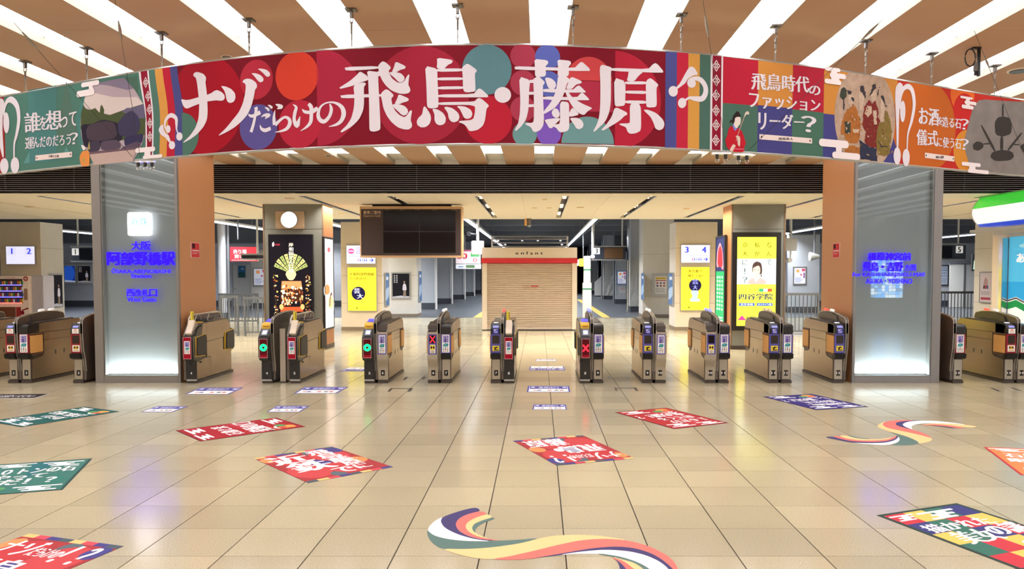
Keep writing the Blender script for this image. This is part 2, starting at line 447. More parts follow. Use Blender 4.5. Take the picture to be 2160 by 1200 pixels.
# ================================================================ big glazed columns
frame_m = mat('frame_metal', '8F8A86', rough=0.35, metal=0.6, noise=0.05)
backing_m = mat('column_backing', 'C4CACC', rough=0.6, noise=0.03)
def glass_material():
    m = bpy.data.materials.new('tinted_glass'); m.use_nodes = True; nt = m.node_tree; N, L = nt.nodes, nt.links; N.clear()
    out = N.new('ShaderNodeOutputMaterial'); mix = N.new('ShaderNodeMixShader'); tr = N.new('ShaderNodeBsdfTransparent'); gl = N.new('ShaderNodeBsdfGlossy')
    lw = N.new('ShaderNodeFresnel'); lw.inputs[0].default_value = 1.5
    no = N.new('ShaderNodeTexNoise'); no.inputs['Scale'].default_value = 3; mr = N.new('ShaderNodeMapRange'); mr.inputs[3].default_value = .012; mr.inputs[4].default_value = .025
    L.new(no.outputs[0], mr.inputs[0]); L.new(mr.outputs[0], gl.inputs['Roughness'])
    tr.inputs[0].default_value = (.92, .95, .95, 1)
    L.new(lw.outputs[0], mix.inputs[0]); L.new(tr.outputs[0], mix.inputs[1]); L.new(gl.outputs[0], mix.inputs[2]); L.new(mix.outputs[0], out.inputs[0])
    return m
glass_m = glass_material()
YC = 14.27
def big_column(xl, xr, wide_left, label):
    t = thing('station_column', label, 'column', ((xl + xr) / 2, YC, 0)); t['kind'] = 'thing'
    a, b = xl - (xl + xr) / 2, xr - (xl + xr) / 2
    la, lb = (.16, .05) if wide_left else (.05, .16)
    B('core', a + .05, b - .05, .14, 1.6, 0, ZC, backing_m, t)
    B('side_cladding', a, a + .05, .06, 1.62, 0, ZC, orange_clad, t); B('side_cladding', b - .05, b, .06, 1.62, 0, ZC, orange_clad, t)
    B('frame_post', a, a + la, 0, .06, 0, ZC, frame_m, t, .006); B('frame_post', b - lb, b, 0, .06, 0, ZC, frame_m, t, .006)
    if wide_left: B('inner_post', a + la - .03, a + la + .015, .02, .13, .14, ZC, alu, t)
    else: B('inner_post', b - lb - .015, b - lb + .03, .02, .13, .14, ZC, alu, t)
    B('bottom_rail', a + la, b - lb, 0, .14, 0, .135, frame_m, t, .004)
    B('back_cladding', a + .05, b - .05, 1.6, 1.62, 0, ZC, orange_clad, t)
    B('glass_pane', a + la, b - lb, .018, .026, .135, ZC, glass_m, t)
    l = bpy.data.lights.new('column_uplight', 'AREA'); l.shape = 'RECTANGLE'; l.size = (b - a) - .25; l.size_y = .07; l.energy = 17; l.color = (.94, 1.0, 1.0)
    o = bpy.data.objects.new('column_uplight', l); COL.objects.link(o); o.location = ((xl + xr) / 2, YC + .085, .15); o.rotation_euler = (math.pi, 0, 0)
    return t
colL = big_column(-8.0, -6.46, True, 'large grey glazed column with orange side carrying the blue lit station name')
colR = big_column(5.64, 7.22, False, 'large grey glazed column with orange side carrying the blue lit destination names')
# red notices on the orange sides
def side_notice(X, sgn, px0, py0, px1, py1, label):
    y0, z1 = atX(px0, py0, X); y1, z0 = atX(px1, py1, X)
    t = thing('red_notice', label, 'notice', (X, (y0 + y1) / 2, (z0 + z1) / 2))
    w_, h = abs(y1 - y0) / 2, abs(z1 - z0) / 2
    B('backing_sheet', min(0, sgn * .006), max(0, sgn * .006), -w_, w_, -h, h, ink('E8C8C4'), t)
    a = Art(lambda u, v, d: (sgn * (.007 + d), u * sgn, v))
    a.rect(-w_ * .92, -h * .95, w_ * .92, h * .95, 'C2373F')
    a.poly([(-w_ * .75, h * .85), (-w_ * .1, h * .85), (-w_ * .1, h * .35), (-w_ * .42, h * .15), (-w_ * .75, h * .35)], '3A1A20', 2)
    a.rect(-w_ * .75, -h * .12, w_ * .8, h * .02, 'F0D8D4', 2); a.rect(-w_ * .75, -h * .35, w_ * .8, -h * .31, 'E0B8B4', 2); a.rect(-w_ * .75, -h * .5, w_ * .3, -h * .46, 'E0B8B4', 2)
    a.build(t); return t
side_notice(-6.46, 1, 402, 511, 421, 544, 'small red notice on the orange side of the station name column')
side_notice(5.64, -1, 1772, 512, 1757, 544, 'small red notice on the orange side of the destination column')

# ================================================================ ticket gates
GY = 14.2
pur, mar = '544F9C', '8C0F26'
pad_or = mat('orange_pad', 'E3A95E', rough=0.55, noise=0.05, scale=20)
pad_bk = mat('black_pad', '2E2C2A', rough=0.5); yel_p = mat('yellow_plastic', 'E6B93A', rough=0.4)
head_m = mat('gate_black', '211F1E', rough=0.22, noise=0.1); tray_m = mat('gate_tray', '171412', rough=0.4, spec=0.3)
plinth_m = mat('gate_plinth', '4B423B', rough=0.4, metal=0.3); cover_m = mat('gate_cover', '3B342F', rough=0.3, noise=0.1)
guard_m = mat('guard_side', '6A6058', rough=0.28, metal=0.55, noise=0.08); rail_m = mat('guard_rail', 'CFC6B8', rough=0.3, metal=0.55)
ctan = mat('gate_side', '9C8A74', rough=0.26, metal=0.8, noise=0.05, scale=4, stretch=(1, 1, 40))
paper_m = mat('paper', 'DDCDB6', rough=0.7)
def card(a, xc, w_, z0, z1):
    h = z1 - z0
    a.rect(xc - w_, z0, xc + w_, z1, 'F4F2EE', 2)
    a.rect(xc - w_ * .8, z0 + h * .55, xc + w_ * .8, z1 - h * .05, 'A79CCB', 3)
    a.polys([ell(xc - w_ * .15, z0 + h * .84, w_ * .17, h * .05, n=10)], '4A3F7C', 4)
    a.rect(xc - w_ * .4, z0 + h * .57, xc + w_ * .15, z0 + h * .77, '5A4F90', 4)
    a.text('PiTaPa', 0, 0, h * .34, w_ * .42, '3A3560', 5, tr=lambda p: (xc + w_ * .3 + p[1], z1 - h * .08 - p[0]))
    a.poly(chaikin([(xc - w_ * .75, z0 + h * .36), (xc - w_ * .5, z0 + h * .51), (xc + w_ * .75, z0 + h * .51), (xc + w_ * .7, z0 + h * .38), (xc + w_ * .5, z0 + h * .33), (xc - w_ * .7, z0 + h * .33)]), '2F8E92', 3)
    a.text('ICOCA', xc - w_ * .35, z0 + h * .40, xc + w_ * .35, z0 + h * .45, 'CFE8E8', 4)
    cs = ['7A7A70', 'C08A40', '3D7A50', '45608A', '2A2A2A', 'A03030', '5A9A90', '303050', 'B0A030']
    for i in range(3):
        for j in range(3): a.rect(xc - w_ * .75 + j * w_ * .55, z0 + h * (.05 + .09 * i), xc - w_ * .4 + j * w_ * .55, z0 + h * (.10 + .09 * i), cs[i * 3 + j], 3)
def num_plate(t, s, num, black, zc=.185):
    xc = s * .115
    a = Art(lambda u, v, d: (u, (.042 if not black else -.0055) - d, v))
    if not black: a.rect(xc - .035, zc - .05, xc + .035, zc + .05, '2A2622', 1, 'number_plate')
    a.text(num, xc - .015 * len(num), zc - .022, xc + .015 * len(num), zc + .022, 'E8E4DC', 2, bold=.03)
    a.build(t)
def half(t, s, typ, num, sw=None):
    def hb(name, a0, a1, y0, y1, z0, z1, m, bev=.004): return B(name, min(s * a0, s * a1), max(s * a0, s * a1), y0, y1, z0, z1, m, t, bev)
    def hp(name, pts, a0, a1, m, bev=0): return MB().prism(pts, min(s * a0, s * a1), max(s * a0, s * a1), 'x').build(name, m, t, bev)
    xc = s * .1175; xi, xo = .026, .21
    black = typ in ('B', 'K')
    hb('plinth', xi, xo + .004, .03, 1.70, 0, .055, plinth_m)
    # body and its side panels
    if black: prof = [(.0, .06), (.0, .42), (-.02, .5), (-.02, .9), (.16, 1.02), (.24, 1.07), (1.42, 1.10), (1.58, 1.02), (1.62, .9), (1.74, .86), (1.76, .55), (1.62, .42), (1.62, .06)]
    else: prof = [(.05, .06), (.05, .42), (0, .50), (0, .90), (.02, 1.03), (.10, 1.06), (1.56, 1.10), (1.66, 1.03), (1.70, .95), (1.70, .55), (1.65, .44), (1.65, .06)]
    hp('body', prof, xi, xo - .012, darkgrey if black else plinth_m)
    so = xo - .012
    if black:
        hp('side_panel', [(.25, .76), (.25, .92), (.30, 1.06), (.46, 1.065), (.46, .76)], so, xo, ctan)
        hp('side_panel', [(.467, .72), (.467, 1.065), (1.40, 1.09), (1.55, 1.0), (1.58, .93), (1.58, .78), (1.2, .74)], so, xo, ctan)
        hp('side_panel', [(.02, .07), (.02, .38), (.30, .42), (.60, .42), (.60, .07)], so, xo, ctan)
        hp('side_panel', [(.607, .07), (.607, .43), (.46, .43), (.46, .71), (1.2, .733), (1.2, .50), (1.61, .50), (1.61, .07)], so, xo, ctan)
        hb('hatch', xo, xo + .003, .64, .72, .33, .41, steel_lt); hb('hatch_slot', xo, xo + .003, .12, .22, .355, .385, blackm)
        for y0, y1 in ((-.02, .40), (1.32, 1.72)):
            hp('pad_recess', [(y0 - .02, .48), (y0 - .02, .83), (y1, .87), (y1 + .02, .80), (y1 + .02, .50), (y1 - .05, .46)], so, xo + .006, yel_p)
            hp('flap_pad', [(y0, .50), (y0 + .02, .82), (y1 - .02, .855), (y1, .80), (y1, .52), (y1 - .04, .48)], xo, xo + .03, pad_bk, .008)
    else:
        hp('side_panel', [(.06, .90), (.03, 1.02), (.10, 1.055), (1.55, 1.095), (1.65, 1.03), (1.68, .96), (1.68, .90)], so, xo, ctan)
        hp('side_panel', [(.42, .752), (.42, .892), (1.30, .892), (1.30, .752)], so, xo, ctan)
        hp('side_panel', [(.07, .07), (.07, .42), (.35, .46), (.42, .50), (.42, .745), (1.30, .745), (1.30, .50), (1.38, .46), (1.64, .44), (1.64, .07)], so, xo, ctan)
        for y in (.75, 1.02): hb('lock_cover', xo, xo + .003, y, y + .03, .46, .54, darkgrey, 0)
        for y0, y1 in ((.0, .37), (1.34, 1.68)):
            hb('pad_recess', so, xo + .002, y0 + .02, y1 + .02, .50, .892, mat('pad_recess', '6B4A38', rough=.5), 0)
            hb('flap_pad', xo, xo + .016, y0, y1, .535, .865, pad_or, .012)
        # sloping top cover
        hp('top_cover', [(.3, 1.068), (.34, 1.085), (1.40, 1.115), (1.44, 1.09)], xi, xo - .03, cover_m)
        hb('ticket_outlet', .06, .17, 1.1, 1.35, 1.10, 1.118, steel_lt)
    front = lambda y: (lambda u, v, d: (u, y - d, v))
    if typ in ('P', 'R'):
        col = pur if typ == 'P' else mar
        hp('head', [(-.02, .893), (-.02, .99), (.04, 1.075), (.34, 1.095), (.34, .893)], xi + .004, xo, head_m, .006)
        a = Art(front(-.021))
        if typ == 'P':
            a.rect(xc - .05, .90, xc + .05, .985, '3F3BA6', 1); a.text('IC', xc - .03, .94, xc + .03, .98, 'F4F4FF', 2, bold=.02); a.text('専用', xc - .03, .908, xc + .03, .933, 'E8E8FF', 2, bold=.02)
        else:
            a.rect(xc - .06, .90, xc + .06, .985, 'F2EEE8', 1); a.poly(ell(xc, .955, .03, .018, 0, 180, 10), 'D8663A', 2); a.rect(xc - .04, .92, xc + .04, .935, 'C8A090', 2)
        a.build(t)
        MB().cyl((xc, .14, 1.08), .045, .012, 'z', 18).build('card_reader', mat('reader_white', 'E8EEF6', rough=.3, emit=.5), t)
        MB().prism([(-.017, 1.0), (.008, 1.034), (.006, 1.04), (-.021, 1.005)], xc - .05, xc + .05, 'x').build('reader_lens', mat('reader_blue', '8E90D8', rough=.3, emit=.25), t)
        hb('face_panel', xi + .006, xo, -.014, .02, .545, .89, mat('panel_' + col, col, rough=.35), .004)
        hb('screen', .055, .18, -.018, -.014, .72, .865, mat('dark_screen', '2C2119', rough=.15), .002)
        a = Art(front(-.0145))
        if typ == 'P':
            a.rect(xc - .062, .585, xc + .062, .68, 'E8CF45', 1); a.polys(ribbon([(xc - .03, .60), (xc, .64), (xc + .01, .665)], [.012, .022, .01], 2) + ribbon([(xc - .04, .645), (xc, .645), (xc + .045, .655)], [.008, .02, .008], 2), '1C1A18', 2)
            a.rect(xc - .03, .595, xc + .05, .612, '2A2622', 2)
        else:
            a.rect(xc - .065, .575, xc + .065, .69, 'F0E8D8', 1); a.rect(xc - .04, .62, xc + .04, .675, 'E0B040', 2)
            a.polys([[(xc - .04, .67), (xc, .648), (xc - .04, .625)], [(xc + .04, .67), (xc, .648), (xc + .04, .625)]], '1C1A18', 3); a.rect(xc - .05, .59, xc + .05, .605, 'C8A060', 2)
        a.build(t)
        hp('tray', [(-.05, .46), (-.06, .54), (.05, .545), (.09, .44), (-.0, .44)], xi + .004, xo + .004, tray_m, .004)
        hb('front_door', xi + .02, xo - .02, .044, .052, .07, .43, steel_lt, .003); num_plate(t, s, num, False)
    elif typ in ('A', 'M'):
        col = pur if typ == 'A' else mar
        hp('head', [(-.03, .893), (-.03, 1.03), (.0, 1.055), (.30, 1.075), (.30, .893)], xi + .004, xo + .002, head_m, .01)
        hb('face_panel', xi + .006, xo, -.014, .02, .545, .89, mat('panel_' + col, col, rough=.35), .004)
        a = Art(front(-.0145)); card(a, xc, .066, .56, .88); a.build(t)
        hp('tray', [(-.05, .46), (-.06, .54), (.05, .545), (.09, .44), (-.0, .44)], xi + .004, xo + .004, tray_m, .004)
        hb('front_door', xi + .02, xo - .02, .044, .052, .07, .43, steel_lt, .003); num_plate(t, s, num, False)
    elif typ in ('C', 'X'):
        hp('head', [(.0, .90), (-.012, .955), (.16, 1.075), (.30, 1.10), (.30, .90)], xi + .02, xo - .014, cover_m)
        hp('head_frame', [(-.02, .895), (-.02, .935), (.0, .945), (.15, 1.06), (.2, 1.06), (.05, .93), (.05, .895)], xo - .014, xo + .002, steel)
        hp('head_frame', [(-.02, .895), (-.02, .935), (.0, .945), (.15, 1.06), (.2, 1.06), (.05, .93), (.05, .895)], xi + .002, xi + .018, steel)
        hb('head_sill', xi + .002, xo + .002, -.022, .05, .90, .925, steel, .004)
        hb('face_frame', xi + .004, xo + .002, -.02, .03, .50, .90, steel, .006)
        a = Art(front(-.021))
        a.rect(xc - .075, .525, xc + .075, .885, pur, 1)
        if typ == 'C': card(a, xc, .06, .545, .87)
        else:
            a.rect(xc - .055, .725, xc + .055, .865, '201418', 2)
            if sw: a.polys([[(xc - .05, .735), (xc - .038, .727), (xc + .05, .853), (xc + .038, .861)], [(xc - .05, .853), (xc - .038, .861), (xc + .05, .735), (xc + .038, .727)]], 'FF2A30', 3, 'lit_cross', emit=2.2)
            a.rect(xc - .05, .545, xc + .05, .70, 'EFE6C8', 2); a.rect(xc - .042, .61, xc + .042, .69, 'E8C845', 3)
            a.polys([[(xc - .035, .685), (xc, .65), (xc - .035, .615)], [(xc + .035, .685), (xc, .65), (xc + .035, .615)]], '1C1A18', 4)
            for k in range(3): a.rect(xc - .035, .555 + k * .016, xc + .03, .563 + k * .016, '6A6050', 3)
        a.build(t)
        pts = [(-.02, .50), (-.02, .47)] + [(-.02 + .066 * (1 - math.cos(q * math.pi / 8)) / 2, .46 - .2 * q / 8) for q in range(9)] + [(.046, .06), (.12, .06), (.12, .5)]
        hp('front_door', pts, xi + .004, xo, steel_lt); num_plate(t, s, num, False)
    elif typ == 'B':
        hp('head', [(-.10, .42), (-.15, .48), (-.16, .80), (-.14, .86), (-.02, .96), (.02, 1.0), (.3, 1.08), (.3, .42)], xi + .002, xo + .004, head_m, .012)
        a = Art(front(-.161))
        a.rect(xc - .072, .475, xc + .072, .815, 'D8A0A0', 1); a.rect(xc - .066, .482, xc + .066, .808, '5C1018', 2); a.rect(xc - .066, .482, xc + .066, .525, 'A01828', 3)
        if sw == 'ring':
            o_, i_ = ell(xc, .66, .066, .066, n=28), ell(xc, .66, .022, .022, n=28)
            a.polys([[o_[k], o_[(k + 1) % 28], i_[(k + 1) % 28], i_[k]] for k in range(28)], '16F58A', 4, 'lit_ring', emit=1.6)
        else:
            a.polys([[(xc - .06, .60), (xc - .038, .582), (xc + .06, .70), (xc + .038, .718)], [(xc - .06, .70), (xc - .038, .718), (xc + .06, .60), (xc + .038, .582)]], 'FF2838', 4, 'lit_cross', emit=2.0)
        a.build(t)
        # slanted direction panel, yellow ticket mouth, blue reader
        MB().prism([(-.135, .87), (-.02, .975), (-.02, .98), (-.14, .875)], xc - .06, xc + .06, 'x').build('arrow_panel', mat('arrow_panel', '55565C', rough=.2), t)
        MB().prism([(-.12, .89), (-.05, .953), (-.052, .958), (-.122, .895)], xc - .04, xc + .04, 'x').build('arrow_mark', mat('arrow_mark', 'C9D2EC', rough=.3, emit=.3), t)
        hp('ticket_mouth', [(.0, .975), (.0, 1.05), (.06, 1.09), (.22, 1.10), (.22, .975)], xi + .015, xo - .01, yel_p, .008)
        hb('mouth_slot', .07, .165, -.004, .0, 1.015, 1.03, mat('slot_brown', '9A5A20'), 0)
        MB().prism([(.16, 1.10), (.30, 1.14), (.30, 1.145), (.15, 1.105)], xc - .06, xc + .06, 'x').build('card_reader', mat('reader_glow', '4A46FF', rough=.3, emit=1.2), t)
        hb('front_door', xi + .004, xo, -.004, .02, .075, .42, head_m, .004); hb('kick_strip', xi + .004, xo, -.006, .02, .045, .075, alu, 0); num_plate(t, s, num, True)
    elif typ == 'K':
        hp('head', [(-.10, .42), (-.15, .48), (-.16, .80), (-.15, .855), (-.02, .875), (.03, .95), (.1, 1.0), (.24, 1.05), (.26, .42)], xi + .002, xo + .004, head_m, .012)
        a = Art(front(-.161))
        a.rect(xc - .072, .455, xc + .072, .845, 'D8A0A0', .4); a.rect(xc - .066, .462, xc + .066, .838, '9C1226', 1.2)
        card(a, xc, .05, .545, .775); a.build(t)
        hp('ticket_cover', [(-.10, .885), (-.06, .90), (.02, 1.0), (.10, 1.12), (.05, 1.135), (-.05, .985), (-.12, .91)], xc * s - .055, xc * s + .055, paper_m, .004)
        hp('printer', [(-.08, .87), (-.08, .93), (.03, .98), (.16, 1.08), (.2, 1.05), (.05, .87)], xc * s - .045, xc * s + .06, steel_lt, .006)
        hb('notice_plate', .07, .13, .10, .115, 1.11, 1.29, mat('notice_yellow', 'D8C33A', rough=.5), .002)
        a = Art(front(.098)); a.rect(xc - .003, 1.15, xc + .005, 1.27, '3A3420', 1); a.build(t)
        hb('ticket_slot', .07, .17, .30, .42, 1.07, 1.088, yel_p); hb('top_glass', .05, .19, .55, 1.35, 1.085, 1.105, mat('top_glass', '4A4844', rough=.15), .003)
        hb('front_door', xi + .004, xo, -.004, .02, .075, .42, head_m, .004); hb('kick_strip', xi + .004, xo, -.006, .02, .045, .075, alu, 0); num_plate(t, s, num, True)
def guard(t, lamps, style):
    if style == 'K':
        rail = [(.18, 1.06), (.2, 1.15), (.28, 1.205), (1.45, 1.225), (1.58, 1.2), (1.66, 1.08)]
        MB().tube([(0, y, z) for y, z in rail], .018, 8).build('guard_rail', rail_m, t, smooth=True)
        MB().prism([(0, .06), (0, .85), (.2, 1.10), (1.64, 1.11), (1.62, .06)], -.022, .022, 'x').build('guard_panel', guard_m, t)
        for a0, b0 in ((.42, .52), (.72, .62), (.98, 1.08), (1.30, 1.2)):
            MB().tube([(0, a0, 1.10), (0, b0, 1.21)], .016, 6).build('strut', rail_m, t)
        MB().prism([(.22, 1.10), (.24, 1.18), (1.55, 1.2), (1.62, 1.11)], -.006, .006, 'x').build('guard_glass', mat('guard_glass', '23263A', rough=.15), t)
    else:
        prof = [(.05, .06), (.055, .22), (.03, .40), (-.03, .65), (-.045, .9), (-.045, 1.08), (-.03, 1.15), (.03, 1.19), (.3, 1.235), (.6, 1.262), (.9, 1.272), (1.15, 1.258), (1.34, 1.225), (1.38, 1.17), (1.40, 1.09), (1.66, 1.04), (1.70, .9), (1.70, .6), (1.66, .4), (1.65, .06)]
        MB().prism(prof, -.02, .02, 'x').build('guard_panel', guard_m, t)
        tp = prof[1:15]; mb = MB()
        for (y0, z0), (y1, z1) in zip(tp[:-1], tp[1:]):
            mb.raw([(-.025, y0, z0), (.025, y0, z0), (.025, y1, z1), (-.025, y1, z1), (-.025, y0 + (.012 if y0 < .1 else (-.012 if y0 > 1.6 else 0)), z0 - .012), (.025, y0 + (.012 if y0 < .1 else (-.012 if y0 > 1.6 else 0)), z0 - .012), (.025, y1 + (.012 if y1 < .1 else (-.012 if y1 > 1.6 else 0)), z1 - .012), (-.025, y1 + (.012 if y1 < .1 else (-.012 if y1 > 1.6 else 0)), z1 - .012)],
                   [(0, 1, 2, 3), (7, 6, 5, 4), (0, 3, 7, 4), (1, 5, 6, 2)])
        mb.build('guard_rail', rail_m, t)
        # upper hump sides, thicker than the guard
        MB().prism([(.30, 1.07), (.36, 1.19), (.6, 1.24), (.9, 1.25), (1.15, 1.236), (1.31, 1.2), (1.35, 1.08)], -.045, .045, 'x').build('hump', cover_m, t, .008)
    lm = {'w': ('E8E4E0', .5), 'r': ('FF4038', 1.6), 'b': ('7078FF', 1.6), 't': ('D8C0A0', .2)}
    for i, c in enumerate(lamps):
        y = .62 + i * .3
        MB().prism([(y, 1.262), (y + .02, 1.30), (y + .14, 1.31), (y + .16, 1.272)], -.026, .026, 'x').build('indicator_lamp', mat('lamp_' + c, lm[c][0], rough=.3, emit=lm[c][1]), t, .008)
NEST = {'side_panel': 'body', 'hatch': 'body', 'hatch_slot': 'body', 'pad_recess': 'body', 'lock_cover': 'body', 'ticket_outlet': 'top_cover', 'card_reader': 'head', 'reader_lens': 'head', 'screen': 'face_panel',
        'arrow_panel': 'head', 'arrow_mark': 'head', 'mouth_slot': 'ticket_mouth', 'number_plate': 'front_door', 'kick_strip': 'front_door', 'head_frame': 'head', 'head_sill': 'head', 'strut': 'guard_panel', 'guard_glass': 'guard_panel', 'hump': 'guard_panel', 'indicator_lamp': 'guard_rail', 'top_glass': 'body', 'ticket_slot': 'body'}
def base_name(o): return o.name.split('.')[0]
def nest(t, table=NEST):          # smaller pieces become children of the part they sit on (same half of the gate)
    ch = list(t.children); mid = lambda o: sum(v.co.x for v in o.data.vertices) / max(1, len(o.data.vertices))
    for o in ch:
        if o.type != 'MESH' or base_name(o) not in table: continue
        c = [p for p in ch if base_name(p) == table[base_name(o)]]
        if c: o.parent = min(c, key=lambda p: abs(mid(p) - mid(o)))
GATES = [(-10.5, ('R', '1'), ('M', '2'), '', 'S', None, 'steel ticket gate cut by the left picture edge, only its rear showing'),
 (-9.34, ('R', '2'), ('M', '3'), 'ww', 'S', None, 'steel ticket gate with maroon panels numbered 2 and 3'),
 (-8.17, ('R', '3'), None, '', 'S', None, 'single steel ticket gate numbered 3 against the outer side of the station name column'),
 (-6.352, None, ('K', '4'), '', 'K', None, 'black fronted ticket gate with yellow plate, numbered 4, touching the station name column'),
 (-4.765, ('B', '4'), None, '', 'S', 'ring', 'narrow black ticket gate numbered 4 showing a green ring'),
 (-4.50, None, ('K', '5'), '', 'K', None, 'black fronted ticket gate with yellow plate, numbered 5, right of a green ring gate'),
 (-2.926, ('B', '5'), ('C', '6'), '', 'S', 'ring', 'ticket gate numbered 5 and 6, black half with green ring beside steel half'),
 (-1.787, ('X', '6'), ('A', '7'), 'ww', 'S', 1, 'steel ticket gate numbered 6 and 7 with a red cross on a violet panel'),
 (-.656, ('P', '7'), ('K', '8'), 'r', 'S', None, 'ticket gate numbered 7 and 8, violet IC half beside black half with yellow plate'),
 (.944, ('B', '8'), ('A', '9'), 'bb', 'S', 'x', 'ticket gate numbered 8 and 9, black half with large red cross'),
 (2.066, ('P', '9'), ('C', '10'), 'ww', 'S', None, 'steel ticket gate numbered 9 and 10 with violet IC panel'),
 (3.20, ('X', '10'), ('A', '11'), 'bb', 'S', None, 'steel ticket gate numbered 10 and 11 with a dark square screen'),
 (4.33, ('P', '11'), ('A', '12'), 'tt', 'S', None, 'steel ticket gate numbered 11 and 12 before the yellow advert screen'),
 (5.50, ('P', '12'), None, 'wr', 'S', None, 'single violet IC ticket gate numbered 12 against the destination column'),
 (7.42, None, ('M', '13'), '', 'S', None, 'single steel ticket gate numbered 13 against the outer side of the destination column'),
 (8.57, ('R', '13'), ('M', '14'), 'wr', 'S', None, 'steel ticket gate with maroon panel and orange pads at the right picture edge')]
for x, l, r, lamps, st, sw, lab in GATES:
    t = thing('ticket_gate', lab, 'ticket gate', (x, GY, 0), 0, 'ticket gates in a row')
    if l: half(t, -1, l[0], l[1], sw)
    if r: half(t, 1, r[0], r[1], sw)
    guard(t, lamps, st)
    nest(t)
# steel post between the two gates numbered 4 and 5
t = thing('steel_post', 'square steel post between the gates numbered 4 and 5', 'post', (-4.633, GY + .12, 0))
B('post', -.05, .05, 0, .1, 0, .96, steel, t, .004); B('cap', -.054, .054, -.004, .104, .96, .975, steel_lt, t, .003); B('foot', -.06, .06, -.01, .11, 0, .02, plinth_m, t)
# ================================================================ curved hanging banner
BC = [-0.000589, -0.001199, 0.081921, 0.078073, 7.164969]
BZ0, BZ1 = 3.125, 4.0
def bY(x): return (((BC[0] * x + BC[1]) * x + BC[2]) * x + BC[3]) * x + BC[4]
def bD(x): return ((4 * BC[0] * x + 3 * BC[1]) * x + 2 * BC[2]) * x + BC[3]
_N = 1400; _XA, _XB = -6.9, 6.5
_bx = [_XA + (_XB - _XA) * i / _N for i in range(_N + 1)]; _bs = [0.0]
for i in range(_N): _bs.append(_bs[-1] + math.hypot(_bx[i + 1] - _bx[i], bY(_bx[i + 1]) - bY(_bx[i])))
S_END = _bs[-1]
def s2x(s):
    import bisect
    i = min(max(bisect.bisect_left(_bs, s) - 1, 0), _N - 1)
    t = (s - _bs[i]) / (_bs[i + 1] - _bs[i]); return _bx[i] + t * (_bx[i + 1] - _bx[i])
def x2s(x):
    t = (x - _XA) / (_XB - _XA) * _N; i = min(max(int(t), 0), _N - 1); return _bs[i] + (t - i) * (_bs[i + 1] - _bs[i])
def b3(s, z, d):
    x = s2x(s); k = bD(x); n = math.hypot(k, 1); return (x + k / n * d, bY(x) - d / n, z)
def bu(px, py):
    d = ray(px, py); m_ = d[0] / d[1]; X = m_ * 8
    for _ in range(40): X = X * .4 + .6 * m_ * bY(X)
    return (x2s(X), EYE + d[2] / d[1] * bY(X))
def bl(pts, ox=0, oy=0, k=1.0): return [bu(ox + x / k, oy + y / k) for x, y in pts]
ban = thing('hanging_banner', 'long curved red banner with large white Japanese title hanging from the ceiling', 'banner', (0, 0, 0))
ns = 90; mb = MB()
for d0, z0, z1, thick in ((0, BZ0, BZ1, .022),):
    L_ = [b3(S_END * i / ns, 0, 0) for i in range(ns + 1)]; K_ = [b3(S_END * i / ns, 0, -thick) for i in range(ns + 1)]
    for i in range(ns):
        a, b, c, e = L_[i], L_[i + 1], K_[i], K_[i + 1]
        mb.raw([(a[0], a[1], z0), (b[0], b[1], z0), (b[0], b[1], z1), (a[0], a[1], z1), (c[0], c[1], z0), (e[0], e[1], z0), (e[0], e[1], z1), (c[0], c[1], z1)], [(0, 1, 2, 3), (7, 6, 5, 4), (3, 2, 6, 7), (4, 5, 1, 0)])
mb.build('panel', mat('banner_panel', '8E1C2C', rough=.55), ban)
for nm, z in (('top_rail', BZ1), ('bottom_rail', BZ0)):
    MB().tube([b3(S_END * i / ns, z, -.011) for i in range(ns + 1)], .016, 6).build(nm, alu, ban)
A = Art(b3, step=.0012, cut=.22)
bs = lambda px, py=230: bu(px, py)[0]
def span(p0, p1, col, z, zz0=BZ0, zz1=BZ1, py=230): A.rect(bs(p0, py), zz0, bs(p1, py), zz1, col, z)
def disc(px, py, r, col, z, a0=0, a1=360):
    c = bu(px, py); a = bu(px, py - r); R_ = abs(a[1] - c[1])
    pts = ell(c[0], c[1], R_, R_, a0, a1, 36)
    if a1 - a0 < 360: pts = pts + ([] if a1 - a0 == 180 else [c])
    pts = [(u, min(max(v, BZ0), BZ1)) for u, v in pts]
    A.poly(pts, col, z)
W_ = 'E2DBE4'
# left green panel with its photograph of a stone tomb
span(-40, 305, '4E7A6E', 1)
for p, c in (([(60, 190), (120, 180), (120, 340), (60, 345)], '4B7F7E'), ([(118, 290), (140, 170), (165, 285)], '557468'), ([(160, 250), (185, 180), (200, 330), (170, 320)], '4B807C'), ([(50, 345), (62, 320), (75, 342)], '5E9490'), ([(95, 340), (105, 312), (118, 338)], '5E9490'), ([(130, 335), (140, 310), (152, 332)], '5E9490'), ([(262, 165), (290, 160), (296, 250), (275, 200)], '4C6C5E')): A.poly(bl(p), c, 2)
span(-60, 9, '9C2A2A', 2)
photo = [(172, 240), (176, 225), (180, 205), (195, 180), (215, 175), (262, 164), (285, 190), (302, 218), (308, 250), (306, 285), (300, 305), (290, 325), (281, 340), (240, 344), (200, 348), (190, 330), (178, 310), (172, 285), (170, 262)]
A.poly(bl(photo), 'B5A4AE', 3)
A.poly(bl([(180, 205), (195, 195), (240, 205), (290, 205), (302, 218), (305, 232), (270, 228), (240, 243), (200, 235), (176, 225)]), 'D6C8C4', 4)
A.poly(bl([(196, 177), (262, 164), (283, 187), (270, 190), (230, 180)]), '857A92', 4)
A.poly(bl([(172, 240), (177, 221), (182, 230), (192, 232), (202, 228), (211, 238), (213, 224), (216, 221), (221, 232), (220, 240), (232, 243), (262, 232), (285, 225), (304, 219), (308, 250), (306, 285), (240, 300), (180, 300), (171, 270)]), '4B5637', 4.5)
